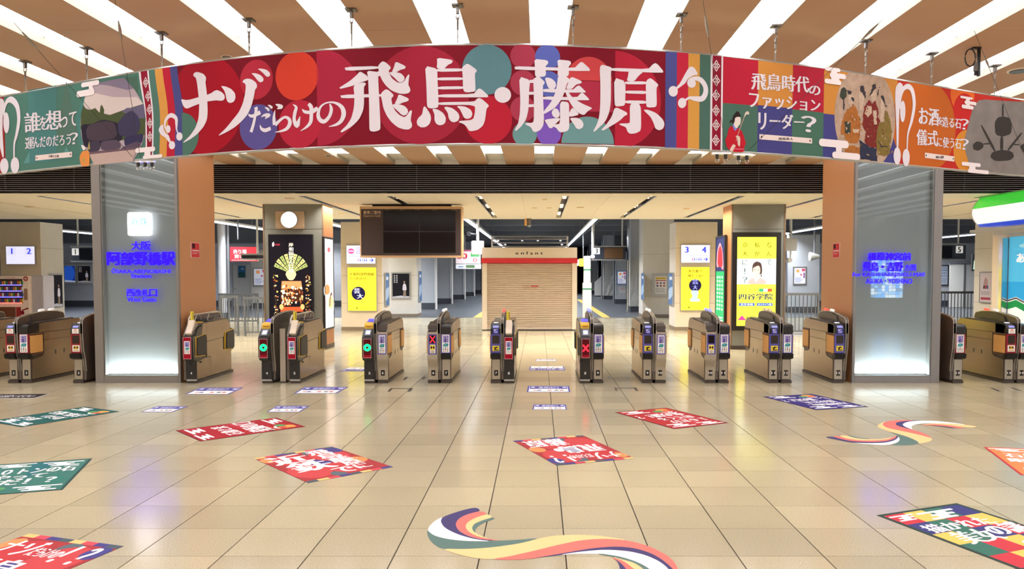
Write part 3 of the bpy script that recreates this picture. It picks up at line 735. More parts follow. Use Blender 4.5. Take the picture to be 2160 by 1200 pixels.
A.poly(bl([(258, 236), (268, 228), (285, 227), (304, 219), (307, 250), (290, 250)]), '67607C', 4.8)
ph = {'z': 5.0}
def rock(pts, c): ph['z'] += .2; A.poly(chaikin(bl(pts), 2), c, ph['z'])
rock([(172, 262), (195, 262), (215, 252), (240, 256), (255, 262), (262, 300), (180, 315), (174, 290)], '2A2536')
rock([(182, 275), (190, 262), (225, 255), (243, 258), (250, 290), (215, 298), (186, 296)], '4A3E4A')
rock([(249, 260), (262, 243), (279, 232), (292, 244), (298, 262), (293, 282), (270, 289), (252, 286)], '3F3B58')
rock([(262, 290), (285, 284), (305, 282), (300, 305), (265, 312)], '373455')
rock([(185, 300), (212, 296), (212, 318), (188, 323)], '423A4E'); rock([(213, 298), (252, 294), (258, 314), (214, 319)], '574A5C'); rock([(255, 312), (295, 296), (300, 310), (262, 318)], '5A4C60')
A.poly(bl([(190, 325), (290, 314), (281, 340), (240, 344), (200, 348)]), 'BFA79F', 6.8)
A.poly(bl([(189, 321), (292, 311), (291, 315), (190, 326)]), '6E5560', 6.9)
# flower vase in front of the photograph
A.poly(chaikin(bl([(171, 345), (169, 330), (176, 318), (190, 318), (191, 335), (190, 350), (176, 352)])), 'E0904A', 7.2)
A.polys([ell(*bu(178, 338), .02, .03, n=10)], 'B99A50', 7.4); A.poly(chaikin(bl([(172, 305), (180, 308), (183, 315), (177, 318)])), 'E8E0E2', 7.4); A.poly(bl([(186, 316), (190, 297), (192, 315)]), 'A89858', 7.4)
# pattern bands and curved stripes, left and right of the title
def band(col, a, b, z): A.poly(catpts(a, b), col, z)
def catpts(a, b):
    L_ = catmull([(a[0], 148), (a[1], 240), (a[2], 336)], 6); R_ = catmull([(b[0], 148), (b[1], 240), (b[2], 336)], 6)
    f = lambda q: [(lambda t: (t[0], BZ1 - (BZ1 - BZ0) * i / (len(q) - 1)))(bu(*p)) for i, p in enumerate(q)]
    return f(L_) + list(reversed(f(R_)))
bb = [(293, 306, 308), (297, 309, 311), (311, 321, 321), (314, 324, 324), (327, 338, 337), (343, 355, 352), (359, 370, 369), (374, 387, 387)]
for i, c in enumerate((W_, '8C1830', W_, '50756A', 'D29549', 'B72238', '4B4C86')): band(c, bb[i], bb[i + 1], 3)
def diamonds(pts):
    for px, py in pts:
        u, v = bu(px, py); e = .019
        for du, dv in ((0, .03), (0, -.03), (.022, 0), (-.022, 0)):
            A.poly([(u + du - e, v + dv), (u + du, v + dv + e * 1.3), (u + du + e, v + dv), (u + du, v + dv - e * 1.3)], 'EADDE2', 4); q = e * .5
            A.poly([(u + du - q, v + dv), (u + du, v + dv + q * 1.3), (u + du + q, v + dv), (u + du, v + dv - q * 1.3)], '7C1428', 5)
diamonds([(308, 174), (313, 203), (316, 231), (317, 260), (317, 288)])
for a, b, c in ((1403, 1427, '4D4F8E'), (1427, 1451, 'BE2840'), (1451, 1475, 'D39848'), (1475, 1498, '4B6C62'), (1498, 1502, W_), (1502, 1520.5, '8C1830'), (1520.5, 1524, W_)): span(a, b, c, 3, py=220)
diamonds([(1510.5, 139), (1510.5, 170), (1510, 201), (1510, 233), (1510, 264), (1509.5, 296)])
# title field
span(372, 1404, '7C1526', 1)
span(378, 610, '741222', 2)
disc(385, 285, 47, '4F7468', 3.6, -90, 90); disc(433, 222, 104, 'A01426', 2.4); disc(541, 168, 42, 'B02C3E', 2.8); disc(545, 268, 48, '5A5291', 3.0)
disc(626, 160, 52, 'D0402F', 2.6); disc(632, 262, 51, 'B3283E', 2.8)
disc(669, 206, 103, 'A6283F', 2.6, -90, 90); disc(888, 201, 104, 'A0263B', 2.6)
disc(1030, 253, 51, 'B62236', 2.7); disc(1027, 147, 53, '5E8690', 2.9)
for y in (118, 175, 230): disc(1103, y, 27, 'A83A50', 2.7)
disc(1107, 283, 26, '6A9596', 2.8); disc(1155, 121, 27, '5B66B4', 2.8); disc(1157, 177, 27, '5B66B4', 2.8); disc(1158, 230, 26, '7A55B8', 2.8); disc(1158, 282, 26, '7B58BC', 2.9)
c0, c1 = bu(1193, 172), bu(1293, 172)
disc(1243, 170, 50, 'C8464A', 2.9, 0, 180); A.rect(c0[0], BZ0 + .3, c1[0], c0[1] + .01, 'AC3048', 2.8); disc(1240, 303, 57, '6C9698', 3.0, 0, 180)
disc(1297, 211, 104, 'B3243A', 2.6, -90, 90)
# title lettering, stroke by stroke
def st(ox, oy, k, *L_, smooth=1):
    for p in L_: A.poly(chaikin(bl(p, ox, oy, k), 2 if smooth else 1, .18), W_, 5 + (A.n % 7) * .06, 'lettering'); A.n += 1
def rb(ox, oy, k, P, W):
    Q = bl(P, ox, oy, k); a = bu(ox + P[0][0] / k, oy + P[0][1] / k); b = bu(ox + (P[0][0]) / k, oy + (P[0][1] + 100) / k); kk = abs(a[1] - b[1]) / 100
    A.polys(ribbon(Q, [w_ * kk for w_ in W], 5), W_, 5 + (A.n % 7) * .06, 'lettering'); A.n += 1
def rd(ox, oy, k, cx, cy, rx, ry, rot=0):
    c = bu(ox + cx / k, oy + cy / k); e = bu(ox + (cx + rx) / k, oy + cy / k); f = bu(ox + cx / k, oy + (cy + ry) / k)
    A.poly(ell(c[0], c[1], abs(e[0] - c[0]), abs(f[1] - c[1]), n=22, rot=rot), W_, 5.5, 'lettering')
st(330, 120, 6, [(470, 240), (480, 205), (520, 190), (600, 215), (635, 260), (632, 300), (625, 320), (640, 420), (650, 560), (655, 700), (645, 800), (600, 890), (520, 980), (440, 1040), (350, 1088), (345, 1080), (430, 1000), (500, 900), (540, 780), (548, 620), (540, 500), (520, 330), (505, 265)],
   [(318, 535), (380, 548), (440, 540), (560, 505), (650, 480), (700, 460), (740, 430), (775, 420), (830, 445), (865, 480), (872, 520), (855, 550), (820, 557), (760, 550), (650, 565), (560, 590), (470, 625), (400, 655), (370, 650), (345, 620), (328, 575)],
   [(820, 368), (880, 375), (950, 405), (1000, 460), (1008, 520), (985, 570), (940, 587), (905, 570), (890, 530), (880, 470), (860, 420)],
   [(1092, 322), (1110, 290), (1160, 275), (1210, 285), (1260, 320), (1280, 355), (1275, 395), (1255, 410), (1240, 500), (1210, 620), (1160, 730), (1090, 810), (1000, 890), (900, 950), (800, 998), (793, 990), (880, 910), (970, 800), (1050, 700), (1100, 590), (1130, 460), (1138, 360), (1120, 333)],
   [(1205, 208), (1260, 208), (1320, 230), (1360, 270), (1360, 305), (1330, 325), (1300, 315), (1270, 280), (1240, 240)],
   [(1283, 152), (1340, 150), (1400, 165), (1440, 200), (1445, 235), (1420, 257), (1390, 245), (1360, 210), (1320, 175)],
   [(32, 930), (50, 880), (85, 850), (95, 880), (100, 920), (125, 970), (160, 985), (190, 1075), (170, 1090), (120, 1020), (60, 985)])
rd(330, 120, 6, 203, 1118, 40, 52, -15); rd(330, 120, 6, 297, 1008, 40, 52, -15); rd(330, 120, 6, 155, 915, 30, 50, 0)
rb(330, 120, 6, [(140, 940), (112, 870), (130, 790), (190, 740), (252, 775), (260, 850), (262, 920), (285, 980)], [20, 28, 40, 56, 52, 42, 22, 16])
k8 = 9.391
rb(510, 200, k8, [(285, 245), (293, 300), (270, 440), (235, 600), (190, 740)], [80, 75, 62, 66, 70]); rb(510, 200, k8, [(140, 390), (200, 425), (290, 395), (375, 345)], [30, 60, 70, 85])
st(510, 200, k8, [(455, 250), (510, 245), (560, 285), (550, 330), (525, 325), (500, 290)], [(515, 205), (570, 200), (625, 240), (610, 280), (580, 275), (550, 235)], [(380, 455), (430, 390), (500, 365), (560, 370), (582, 405), (560, 440), (455, 490), (490, 435), (440, 430)],
   [(670, 185), (740, 180), (810, 200), (830, 240), (800, 285), (695, 288), (735, 245), (690, 215)], [(1085, 550), (1160, 425), (1168, 430), (1155, 620), (1110, 650)])
rb(510, 200, k8, [(370, 600), (395, 670), (470, 705), (580, 665)], [15, 55, 75, 70]); rb(510, 200, k8, [(665, 310), (645, 450), (655, 600)], [15, 62, 80])
rb(510, 200, k8, [(670, 600), (760, 510), (860, 445), (940, 480), (960, 570), (900, 670), (790, 720), (665, 742)], [75, 60, 50, 70, 85, 70, 40, 8])
rb(510, 200, k8, [(1022, 192), (1085, 250), (1062, 350), (1045, 480), (1075, 590), (1125, 635)], [10, 60, 75, 75, 85, 60]); rb(510, 200, k8, [(1205, 285), (1250, 335), (1340, 350), (1430, 320), (1510, 260)], [15, 60, 65, 85, 70])
rb(510, 200, k8, [(1330, 180), (1380, 250), (1385, 400), (1370, 540), (1290, 640), (1170, 718)], [70, 85, 80, 75, 50, 10])
rb(510, 200, k8, [(1750, 185), (1780, 290), (1740, 430), (1640, 530), (1550, 490), (1520, 380), (1570, 240), (1690, 160), (1850, 160), (1980, 240), (2025, 370), (1980, 510), (1880, 590), (1730, 632)], [30, 70, 70, 80, 85, 75, 45, 30, 45, 80, 100, 80, 55, 10])
st(700, 110, 6, [(162, 190), (590, 178), (592, 215), (182, 240)], [(100, 450), (140, 425), (240, 360), (320, 290), (360, 243), (450, 300), (462, 330), (460, 355), (390, 380), (280, 425), (110, 468)], [(108, 542), (640, 530), (640, 565), (128, 590)], [(560, 255), (610, 240), (640, 290), (588, 312)],
   [(447, 235), (600, 255), (588, 310), (605, 640), (620, 960), (605, 990), (540, 1008), (490, 1000), (478, 970), (475, 640), (462, 330)], smooth=0)
st(700, 110, 6, [(588, 178), (615, 140), (645, 118), (680, 128), (745, 185), (748, 210), (722, 235), (728, 265), (760, 330), (830, 385), (880, 392), (920, 370), (945, 320), (970, 285), (985, 285), (975, 360), (970, 420), (990, 450), (998, 490), (975, 520), (920, 532), (850, 525), (760, 490), (690, 430), (640, 360), (610, 290), (595, 230)],
   [(808, 118), (930, 175), (938, 195), (920, 215), (870, 225), (820, 258), (760, 255), (790, 190)], [(725, 255), (800, 252), (880, 270), (920, 315), (922, 350), (895, 380), (865, 385), (835, 370), (800, 330), (750, 290)],
   [(275, 420), (395, 385), (430, 390), (432, 415), (408, 440), (412, 640), (400, 740), (350, 850), (260, 940), (130, 1020), (110, 1005), (190, 930), (250, 840), (285, 700), (290, 560)],
   [(618, 545), (640, 505), (685, 470), (720, 480), (780, 535), (783, 560), (755, 585), (765, 655), (800, 740), (860, 800), (920, 825), (950, 805), (985, 750), (1005, 735), (1018, 745), (1005, 820), (1000, 870), (1018, 910), (1015, 950), (980, 980), (920, 980), (840, 955), (760, 890), (700, 810), (655, 710), (635, 600)],
   [(848, 530), (970, 585), (978, 608), (955, 625), (900, 640), (860, 660), (795, 660), (830, 590)], [(768, 660), (850, 660), (920, 680), (960, 720), (968, 760), (945, 795), (910, 805), (880, 790), (840, 750), (790, 705)])
st(870, 110, 6, [(313, 72), (500, 98), (512, 120), (495, 145), (455, 160), (400, 215), (308, 205), (315, 150)], [(162, 175), (315, 210), (318, 330), (330, 560), (332, 670), (320, 705), (240, 715), (200, 705), (186, 680), (178, 400)],
   [(310, 208), (640, 208), (640, 245), (310, 252)], [(315, 323), (645, 320), (645, 356), (315, 360)], [(320, 438), (650, 433), (650, 469), (320, 474)], [(622, 215), (650, 175), (690, 148), (725, 160), (815, 225), (812, 250), (790, 270), (800, 470), (790, 500), (710, 512), (660, 505), (642, 470), (635, 260)],
   [(325, 537), (775, 533), (820, 475), (850, 460), (880, 475), (958, 548), (958, 568), (940, 574), (330, 576)], smooth=0)
st(870, 110, 6, [(330, 635), (785, 630), (820, 590), (845, 582), (880, 595), (965, 670), (965, 692), (938, 715), (920, 860), (895, 930), (830, 985), (750, 1002), (715, 995), (690, 950), (650, 910), (590, 890), (592, 872), (740, 862), (775, 840), (790, 770), (795, 668), (330, 672)],
   [(140, 700), (155, 685), (180, 710), (230, 790), (238, 850), (220, 910), (170, 950), (110, 955), (65, 925), (55, 880), (75, 835), (125, 790)], [(250, 715), (320, 725), (390, 770), (425, 830), (420, 890), (390, 920), (340, 928), (300, 905), (280, 860), (282, 790)],
   [(400, 700), (430, 690), (510, 710), (580, 770), (598, 820), (580, 870), (530, 890), (490, 880), (460, 840), (450, 770)], [(563, 690), (590, 682), (670, 690), (740, 730), (762, 780), (745, 830), (700, 848), (655, 835), (630, 780), (600, 720)])
rd(870, 110, 6, 1143, 543, 105, 100)
st(1070, 110, 6, [(90, 180), (350, 188), (850, 205), (905, 145), (935, 125), (960, 135), (1045, 215), (1040, 245), (100, 228)], [(342, 88), (500, 103), (520, 130), (510, 155), (482, 180), (490, 280), (475, 310), (380, 320), (350, 300), (350, 200)], [(632, 95), (790, 110), (808, 140), (800, 160), (775, 185), (780, 280), (760, 310), (650, 312), (635, 290), (640, 180)],
   [(150, 308), (290, 355), (275, 500), (270, 720), (240, 850), (180, 940), (110, 1000), (95, 985), (140, 900), (160, 770), (165, 600)], [(280, 352), (345, 352), (345, 390), (270, 392)], [(265, 505), (345, 503), (345, 538), (265, 542)], [(265, 662), (345, 660), (345, 695), (265, 699)],
   [(452, 462), (830, 478), (870, 440), (900, 422), (920, 430), (990, 500), (990, 515), (455, 512)], [(452, 560), (880, 575), (925, 525), (950, 510), (1035, 595), (1030, 612), (455, 606)], [(465, 855), (660, 830), (665, 860), (590, 925), (575, 955), (550, 968), (525, 955), (500, 910)], smooth=0)
st(1070, 110, 6, [(320, 350), (375, 310), (410, 318), (472, 375), (472, 400), (450, 420), (452, 560), (465, 850), (455, 930), (420, 985), (360, 1015), (325, 1005), (300, 950), (225, 915), (230, 900), (320, 895), (335, 870), (338, 690), (332, 400)], [(475, 335), (500, 320), (560, 335), (610, 380), (618, 430), (590, 470), (540, 470), (510, 440)],
   [(640, 300), (740, 305), (790, 345), (788, 370), (755, 395), (720, 520), (680, 610), (600, 710), (460, 790), (460, 750), (550, 640), (610, 510), (630, 400)], [(805, 308), (935, 365), (942, 385), (925, 400), (870, 410), (815, 470), (740, 470), (770, 390)],
   [(760, 480), (800, 550), (860, 600), (960, 660), (1070, 705), (1065, 720), (1020, 745), (970, 800), (910, 780), (830, 700), (770, 600), (735, 510)], [(665, 620), (780, 635), (782, 780), (785, 960), (760, 1000), (680, 1020), (645, 1000), (620, 960), (575, 940), (600, 915), (660, 910), (668, 850)],
   [(570, 740), (600, 708), (640, 725), (665, 780), (655, 825), (610, 835), (575, 810), (560, 770)], [(780, 770), (825, 695), (915, 790), (830, 815), (785, 820)], [(785, 835), (880, 830), (940, 860), (965, 910), (955, 955), (910, 980), (870, 965), (840, 910)])
st(1240, 110, 6, [(290, 200), (760, 218), (820, 155), (850, 140), (880, 155), (952, 240), (945, 266), (290, 242)], [(330, 322), (475, 370), (470, 650), (455, 680), (360, 690), (335, 665)], [(465, 372), (740, 372), (740, 410), (465, 408)], [(465, 488), (740, 492), (740, 532), (465, 524)], [(465, 612), (740, 616), (740, 656), (465, 650)],
   [(730, 380), (755, 345), (785, 330), (815, 345), (888, 410), (885, 430), (865, 450), (870, 670), (850, 698), (760, 702), (735, 685)], [(515, 240), (700, 255), (650, 290), (580, 375), (490, 365), (505, 310)], smooth=0)
st(1240, 110, 6, [(145, 150), (305, 195), (290, 240), (290, 620), (270, 760), (220, 880), (80, 1012), (65, 1000), (110, 920), (140, 830), (155, 680), (158, 420)],
   [(528, 640), (668, 650), (672, 950), (660, 1000), (600, 1030), (530, 1035), (500, 1010), (480, 950), (400, 920), (395, 905), (520, 902), (530, 880)], [(340, 690), (495, 765), (495, 795), (465, 805), (400, 870), (190, 998), (165, 985), (230, 920), (300, 820)],
   [(695, 730), (760, 730), (860, 770), (945, 850), (968, 910), (950, 970), (900, 992), (850, 970), (830, 900), (790, 820)],
   [(1105, 455), (1160, 400), (1230, 270), (1275, 195), (1310, 182), (1350, 205), (1395, 290), (1330, 295), (1260, 340), (1235, 390), (1170, 440), (1120, 475)])
rd(1240, 110, 6, 1077, 497, 58, 68, -20); rd(1240, 110, 6, 1190, 645, 52, 66, -20); rd(1240, 110, 6, 1308, 395, 55, 58)
rb(1240, 110, 6, [(1265, 370), (1330, 335), (1420, 350), (1480, 430), (1485, 520), (1440, 590), (1350, 590), (1280, 580), (1225, 615)], [30, 45, 65, 66, 70, 70, 60, 32, 28])
# left question: the big marks and the two lines of text
k6 = 6.314
rd(0, 180, k6, 92, 500, 40, 140); rb(0, 180, k6, [(70, 470), (62, 330), (100, 215), (165, 195), (235, 280), (258, 450), (232, 640), (198, 780), (195, 960)], [30, 45, 62, 88, 88, 76, 62, 38, 34]); rd(0, 180, k6, 207, 1065, 57, 108)
st(0, 180, k6, [(-60, 240), (20, 165), (70, 215), (45, 400), (40, 600), (62, 960), (38, 960), (-20, 700)]); rd(0, 180, k6, 65, 1075, 57, 105)
def btext(t, pa, pb, h0, h1, bold=.03, col=W_, z=5):      # text between two pixel columns; h0/h1: (top, bottom) rows at either end
    a0, a1 = bu(pa, h0[0]), bu(pa, h0[1]); c0_, c1_ = bu(pb, h1[0]), bu(pb, h1[1])
    def tr(p):
        t_ = (p[0] - a0[0]) / (c0_[0] - a0[0]); k = p[1]
        top = a0[1] + (c0_[1] - a0[1]) * t_; bot = a1[1] + (c1_[1] - a1[1]) * t_
        return (p[0], bot + (top - bot) * k)
    A.text(t, a0[0], 0, c0_[0], 1, col, z, bold=bold, tr=tr)
btext('誰', 53, 85, (239, 280), (236, 278)); btext('を', 85, 100, (246, 274), (246, 274)); btext('想', 98, 130, (234, 275), (231, 272)); btext('って', 130, 162, (238, 270), (235, 265))
btext('運', 54, 73, (291, 315), (289, 313)); btext('んだのだろう', 72, 150, (290, 312), (283, 305)); btext('？', 148, 165, (281, 306), (279, 303), .015)
def plate(px0, px1, y0, y1, t):
    A.poly(bl([(px0, y0[1]), (px1, y1[1]), (px1, y1[0]), (px0, y0[0])]), 'EBDAD6', 5)
    m_ = (px0 + px1) / 2; w_ = (px1 - px0) * .14; ya, yb = (y0[0] + y1[0]) / 2, (y0[1] + y1[1]) / 2; h = (yb - ya) * .25
    btext(t, m_ - w_, m_ + w_, (ya + h, yb - h), (ya + h, yb - h), .02, '2A2424', 6)
    for p in (px0 + (px1 - px0) * .04, px1 - (px1 - px0) * .04):
        q = (p - px0) / (px1 - px0); yc = (y0[0] + y0[1]) / 2 * (1 - q) + (y1[0] + y1[1]) / 2 * q; c = bu(p, yc); A.poly(ell(c[0], c[1], .008, .012, n=8), '221C1C', 6)
plate(76, 153, (328, 339), (320, 331), '石舞台古墳')
def cloudpx(x0, y0, x1, y1, flip=1):
    a = bu(x0, y1); b = bu(x1, y0); A.cloud(a[0], a[1], b[0] - a[0], b[1] - a[1], 'EFE4E6', 7.5, flip)
def bar(x0, y0, x1, y1, z=7.6): a = bu(x0, (y0 + y1) / 2); b = bu(x1, (y0 + y1) / 2); h = abs(bu(x0, y0)[1] - bu(x0, y1)[1]) / 2; A.poly([(u, v + (b[1] - a[1]) * 0) for u, v in roundbar(a[0], (a[1] + b[1]) / 2 - h, b[0], (a[1] + b[1]) / 2 + h)], 'EFE4E6', z)
def stem(x0, y0, x1, y1): A.poly(bl([(x0, y0), (x1, y0), (x1, y1), (x0, y1)]), 'EFE4E6', 7.55)
bar(173, 172, 211, 182); stem(189, 180, 197, 192); bar(163, 190, 201, 203); stem(191, 185, 199, 195)
bar(287, 311, 329, 321); stem(306, 318, 319, 330); bar(303, 327, 344, 334)
# right question panel
for p0, p1, c0_, c1_ in ((1524, 1598, 'B8243A', '4C6E60'), (1598, 1671, 'D08C42', '474684'), (1671, 1737, 'B2273C', '4A705F'), (1737, 1892, 'CE8B40', '464684')):
    zm = bu((p0 + min(p1, 1745)) / 2, {1524: 220, 1598: 225, 1671: 234, 1737: 240}[p0])[1]
    A.rect(bs(p0, 230), zm, bs(p1, 230), BZ1, c0_, 2); A.rect(bs(p0, 230), BZ0, bs(p1, 230), zm, c1_, 2)
btext('飛鳥時代', 1585, 1706, (153, 189), (162, 196), .035); btext('の', 1706, 1729, (180, 199), (182, 202), .03)
btext('ファッション', 1580, 1729, (194, 228), (212, 236), .035); btext('リーダー', 1600, 1695, (233, 275), (246, 270), .04); btext('？', 1690, 1720, (243, 277), (247, 281), .02)
plate(1601, 1712, (283, 294), (292, 303), '飛鳥美人')
mural = mat('mural_print', 'B79C88', rough=.6, noise=.35, scale=14, spec=.2)
A.poly(ell(*(lambda c: (c[0], (BZ0 + BZ1) / 2))(bu(1826, 250)), bs(1890) - bs(1826), .53, n=48) if False else [(u, min(max(v, BZ0), BZ1)) for u, v in ell(bs(1826, 250), 3.56, (bs(1890, 250) - bs(1762, 250)) / 2, .54, n=48)], mural, 3)
k5 = 5.456
def ragged(pts, amp, seed):          # flaking paint edges
    r_ = random.Random(seed); out = []
    for i in range(len(pts)):
        p, q = pts[i], pts[(i + 1) % len(pts)]; n_ = max(2, int(math.hypot(q[0] - p[0], q[1] - p[1]) / 16))
        for k in range(n_): out.append((p[0] + (q[0] - p[0]) * k / n_ + r_.uniform(-amp, amp), p[1] + (q[1] - p[1]) * k / n_ + r_.uniform(-amp, amp)))
    return out
mu = lambda n, h, s_=12: mat(n, h, rough=.6, noise=.35, scale=s_, spec=.2)
OC, RE, IN, OL, PA, HA, GR = mu('mural_ochre', 'A9682F', 30), mu('mural_red', '7A2724', 30), mu('mural_indigo', '2C2F48', 40), mu('mural_olive', '7E6A34', 30), mu('mural_pale', 'C8AF9A', 30), mu('mural_hair', '3A343A', 40), mu('mural_green', '3B4036', 40)
for i_, (m_, p) in enumerate(((GR, [(285, 320), (325, 295), (358, 330), (350, 400), (318, 448), (278, 405)]), (HA, [(318, 445), (328, 445), (332, 560), (318, 560)]),
    (OC, [(350, 560), (395, 530), (440, 495), (478, 560), (505, 640), (515, 720), (505, 860), (480, 940), (340, 940), (335, 850), (290, 835), (300, 700), (330, 620)]), (GR, [(330, 690), (395, 690), (400, 830), (335, 820)]), (OC, [(345, 960), (450, 970), (520, 1000), (545, 1090), (330, 1050)]), (PA, [(420, 770), (500, 780), (490, 820), (430, 815)]),
    (PA, [(375, 380), (425, 385), (440, 470), (400, 520), (372, 470)]), (HA, [(365, 335), (420, 345), (410, 380), (370, 372)]), (HA, [(415, 400), (440, 420), (436, 468), (412, 430)]),
    (PA, [(495, 350), (545, 350), (560, 440), (530, 560), (500, 560)]), (HA, [(510, 285), (545, 275), (560, 320), (575, 400), (568, 430), (545, 380), (512, 330)]),
    (RE, [(555, 520), (615, 440), (640, 480), (690, 460), (720, 550), (715, 640), (735, 680), (715, 850), (700, 990), (620, 985), (560, 930), (575, 800), (540, 740), (545, 640)]), (PA, [(585, 520), (640, 510), (650, 590), (600, 640), (565, 600)]), (PA, [(655, 560), (700, 560), (700, 720), (670, 720)]), (IN, [(560, 935), (625, 985), (700, 1000), (705, 1150), (510, 1120), (505, 905)]),
    (PA, [(640, 330), (690, 320), (700, 420), (660, 470), (635, 430)]), (HA, [(650, 270), (690, 255), (698, 310), (665, 325), (640, 380), (615, 400), (640, 330)]), (HA, [(728, 290), (736, 290), (706, 415), (700, 410)]),
    (PA, [(745, 440), (785, 440), (790, 560), (770, 690), (735, 690)]), (HA, [(745, 395), (775, 385), (792, 430), (805, 500), (825, 510), (800, 525), (780, 470), (760, 430)]),
    (OL, [(735, 700), (790, 690), (795, 560), (830, 580), (855, 680), (875, 800), (860, 930), (850, 1070), (790, 1090), (715, 1070), (695, 950), (700, 800)]), (HA, [(715, 900), (760, 975), (820, 975), (820, 985), (755, 988), (708, 905)]))):
    A.poly(bl(ragged(p, 6, i_), 1720, 130, k5), m_, 4 + i_ * .06)
rf = random.Random(8)
for i_ in range(70):
    x_, y_ = rf.uniform(290, 870), rf.uniform(480, 1080); A.poly(bl(ragged([(x_, y_), (x_ + rf.uniform(8, 26), y_ + 4), (x_ + rf.uniform(4, 16), y_ + rf.uniform(10, 34))], 4, i_), 1720, 130, k5), rf.choice([PA, PA, OC, RE, OL]), 5.6 + i_ * .004)
bar(1739, 143, 1771, 151); stem(1752, 150, 1764, 172); bar(1749, 155, 1783, 166); bar(1738, 168, 1773, 178); stem(1760, 165, 1769, 172)
bar(1726, 295, 1789, 311); stem(1762, 308, 1774, 326); bar(1754, 322, 1813, 336)
# kimono figure
k7 = 9.227
def kim(pts, c, z, sm=1): A.poly(chaikin(bl(pts, 1510, 200, k7), sm), c, z)
kim([(310, 600), (360, 710), (425, 640), (500, 710), (545, 830), (580, 960), (545, 1000), (550, 1120), (300, 1110), (200, 1020), (180, 860), (215, 810), (240, 650)], 'BE2030', 5)
kim([(312, 590), (345, 575), (375, 640), (415, 610), (425, 635), (362, 718)], '7C84CC', 5.3); kim([(365, 455), (400, 430), (470, 430), (480, 500), (465, 580), (430, 605), (420, 640), (375, 650), (335, 570), (360, 520)], 'E4D8D0', 5.5)
kim([(315, 560), (318, 470), (335, 400), (375, 360), (390, 325), (430, 325), (455, 370), (475, 400), (475, 435), (400, 430), (360, 460), (355, 540), (330, 565)], '2E2426', 6); kim([(250, 550), (275, 500), (320, 485), (325, 520)], '2E2426', 6)
A.polys(ribbon(bl([(385, 900), (460, 660), (555, 400)], 1510, 200, k7), [.006, .007, .009], 3), 'B8A08E', 6); kim([(540, 450), (555, 360), (590, 320), (635, 330), (640, 380), (620, 390), (590, 375)], 'DCCCC0', 6.1)
kim([(370, 800), (430, 795), (468, 830), (460, 1020), (420, 980), (410, 860)], 'DCC8BA', 6.2); kim([(255, 1080), (330, 950), (385, 1000), (350, 1030), (320, 1110)], 'DCC8BA', 6.2); kim([(340, 1045), (545, 1052), (545, 1065), (340, 1058)], 'E08098', 6, 0)
# far right question
span(1890, 2240, 'BE3028', 1.5)
c = bu(1950, 262); A.poly([(u, min(max(v, BZ0), BZ1)) for u, v in ell(c[0], 3.56, .52, .50, n=40)], 'C26428', 2); c = bu(2020, 330); disc(2030, 200, 40, 'E0692C', 2.2); disc(2035, 235, 38, 'C82C2A', 2.3); disc(2040, 320, 46, 'D58A34', 2.2)
span(2150, 2240, 'C8682C', 1.8)
stone_ph = mat('stone_print', '7E7672', rough=.6, noise=.25, scale=7)
A.poly(chaikin(bl([(2040, 270), (2052, 225), (2066, 209), (2120, 213), (2170, 215), (2210, 240), (2220, 300), (2200, 360), (2160, 370), (2090, 366), (2050, 362), (2038, 330), (2032, 300)])), stone_ph, 3)
k3 = 5.714
def sk(pts, c='3C3836', z=4): A.poly(chaikin(bl(pts, 1880, 160, k3)), c, z)
sk([(1240, 560), (1280, 500), (1350, 490), (1430, 510), (1450, 600), (1440, 700), (1340, 735), (1250, 710)]); sk([(1185, 980), (1210, 920), (1320, 890), (1450, 910), (1480, 970), (1430, 1020), (1250, 1030)])
sk([(975, 830), (1030, 785), (1100, 810), (1110, 860), (1050, 905), (985, 890)]); sk([(1540, 850), (1600, 810), (1680, 840), (1680, 910), (1590, 930)])
for p in ([(1310, 730), (1345, 730), (1345, 900), (1305, 900)], [(1330, 340), (1350, 340), (1350, 500), (1328, 500)], [(1070, 600), (1090, 590), (1260, 900), (1230, 915)], [(1560, 680), (1578, 695), (1410, 910), (1390, 890)], [(1100, 815), (1190, 805), (1190, 825), (1100, 830)], [(1470, 820), (1540, 825), (1540, 840), (1470, 835)]): sk(p)
rd(1880, 160, k3, 132, 430, 32, 130); rb(1880, 160, k3, [(105, 400), (105, 270), (140, 160), (200, 130), (250, 190), (270, 350), (240, 540), (195, 700), (185, 890)], [26, 36, 50, 66, 66, 56, 46, 28, 22]); rd(1880, 160, k3, 173, 985, 43, 105)
st(1880, 160, k3, [(45, 140), (90, 72), (140, 110), (110, 260), (92, 400), (85, 600), (80, 880), (58, 880), (55, 600), (40, 300)]); rd(1880, 160, k3, 65, 965, 43, 105)
btext('お酒', 1938, 1979, (226, 263), (230, 266), .04); btext('を', 1978, 1988, (246, 263), (247, 264), .03); btext('造る石', 1987, 2026, (246, 268), (250, 272), .035); btext('？', 2024, 2042, (250, 273), (252, 274), .015)
btext('儀式', 1933, 1977, (272, 306), (276, 309), .03); btext('に使う石', 1976, 2026, (288, 310), (292, 315), .03); btext('？', 2024, 2042, (292, 315), (294, 317), .015)
plate(1950, 2012, (322, 333), (330, 341), '酒船石遺跡')
bar(2024, 204, 2050, 209); stem(2036, 208, 2044, 224); bar(2033, 214, 2058, 221); bar(2027, 222, 2052, 230); bar(2027, 343, 2067, 351); stem(2043, 349, 2056, 361); bar(2040, 358, 2084, 366)
A.build(ban)
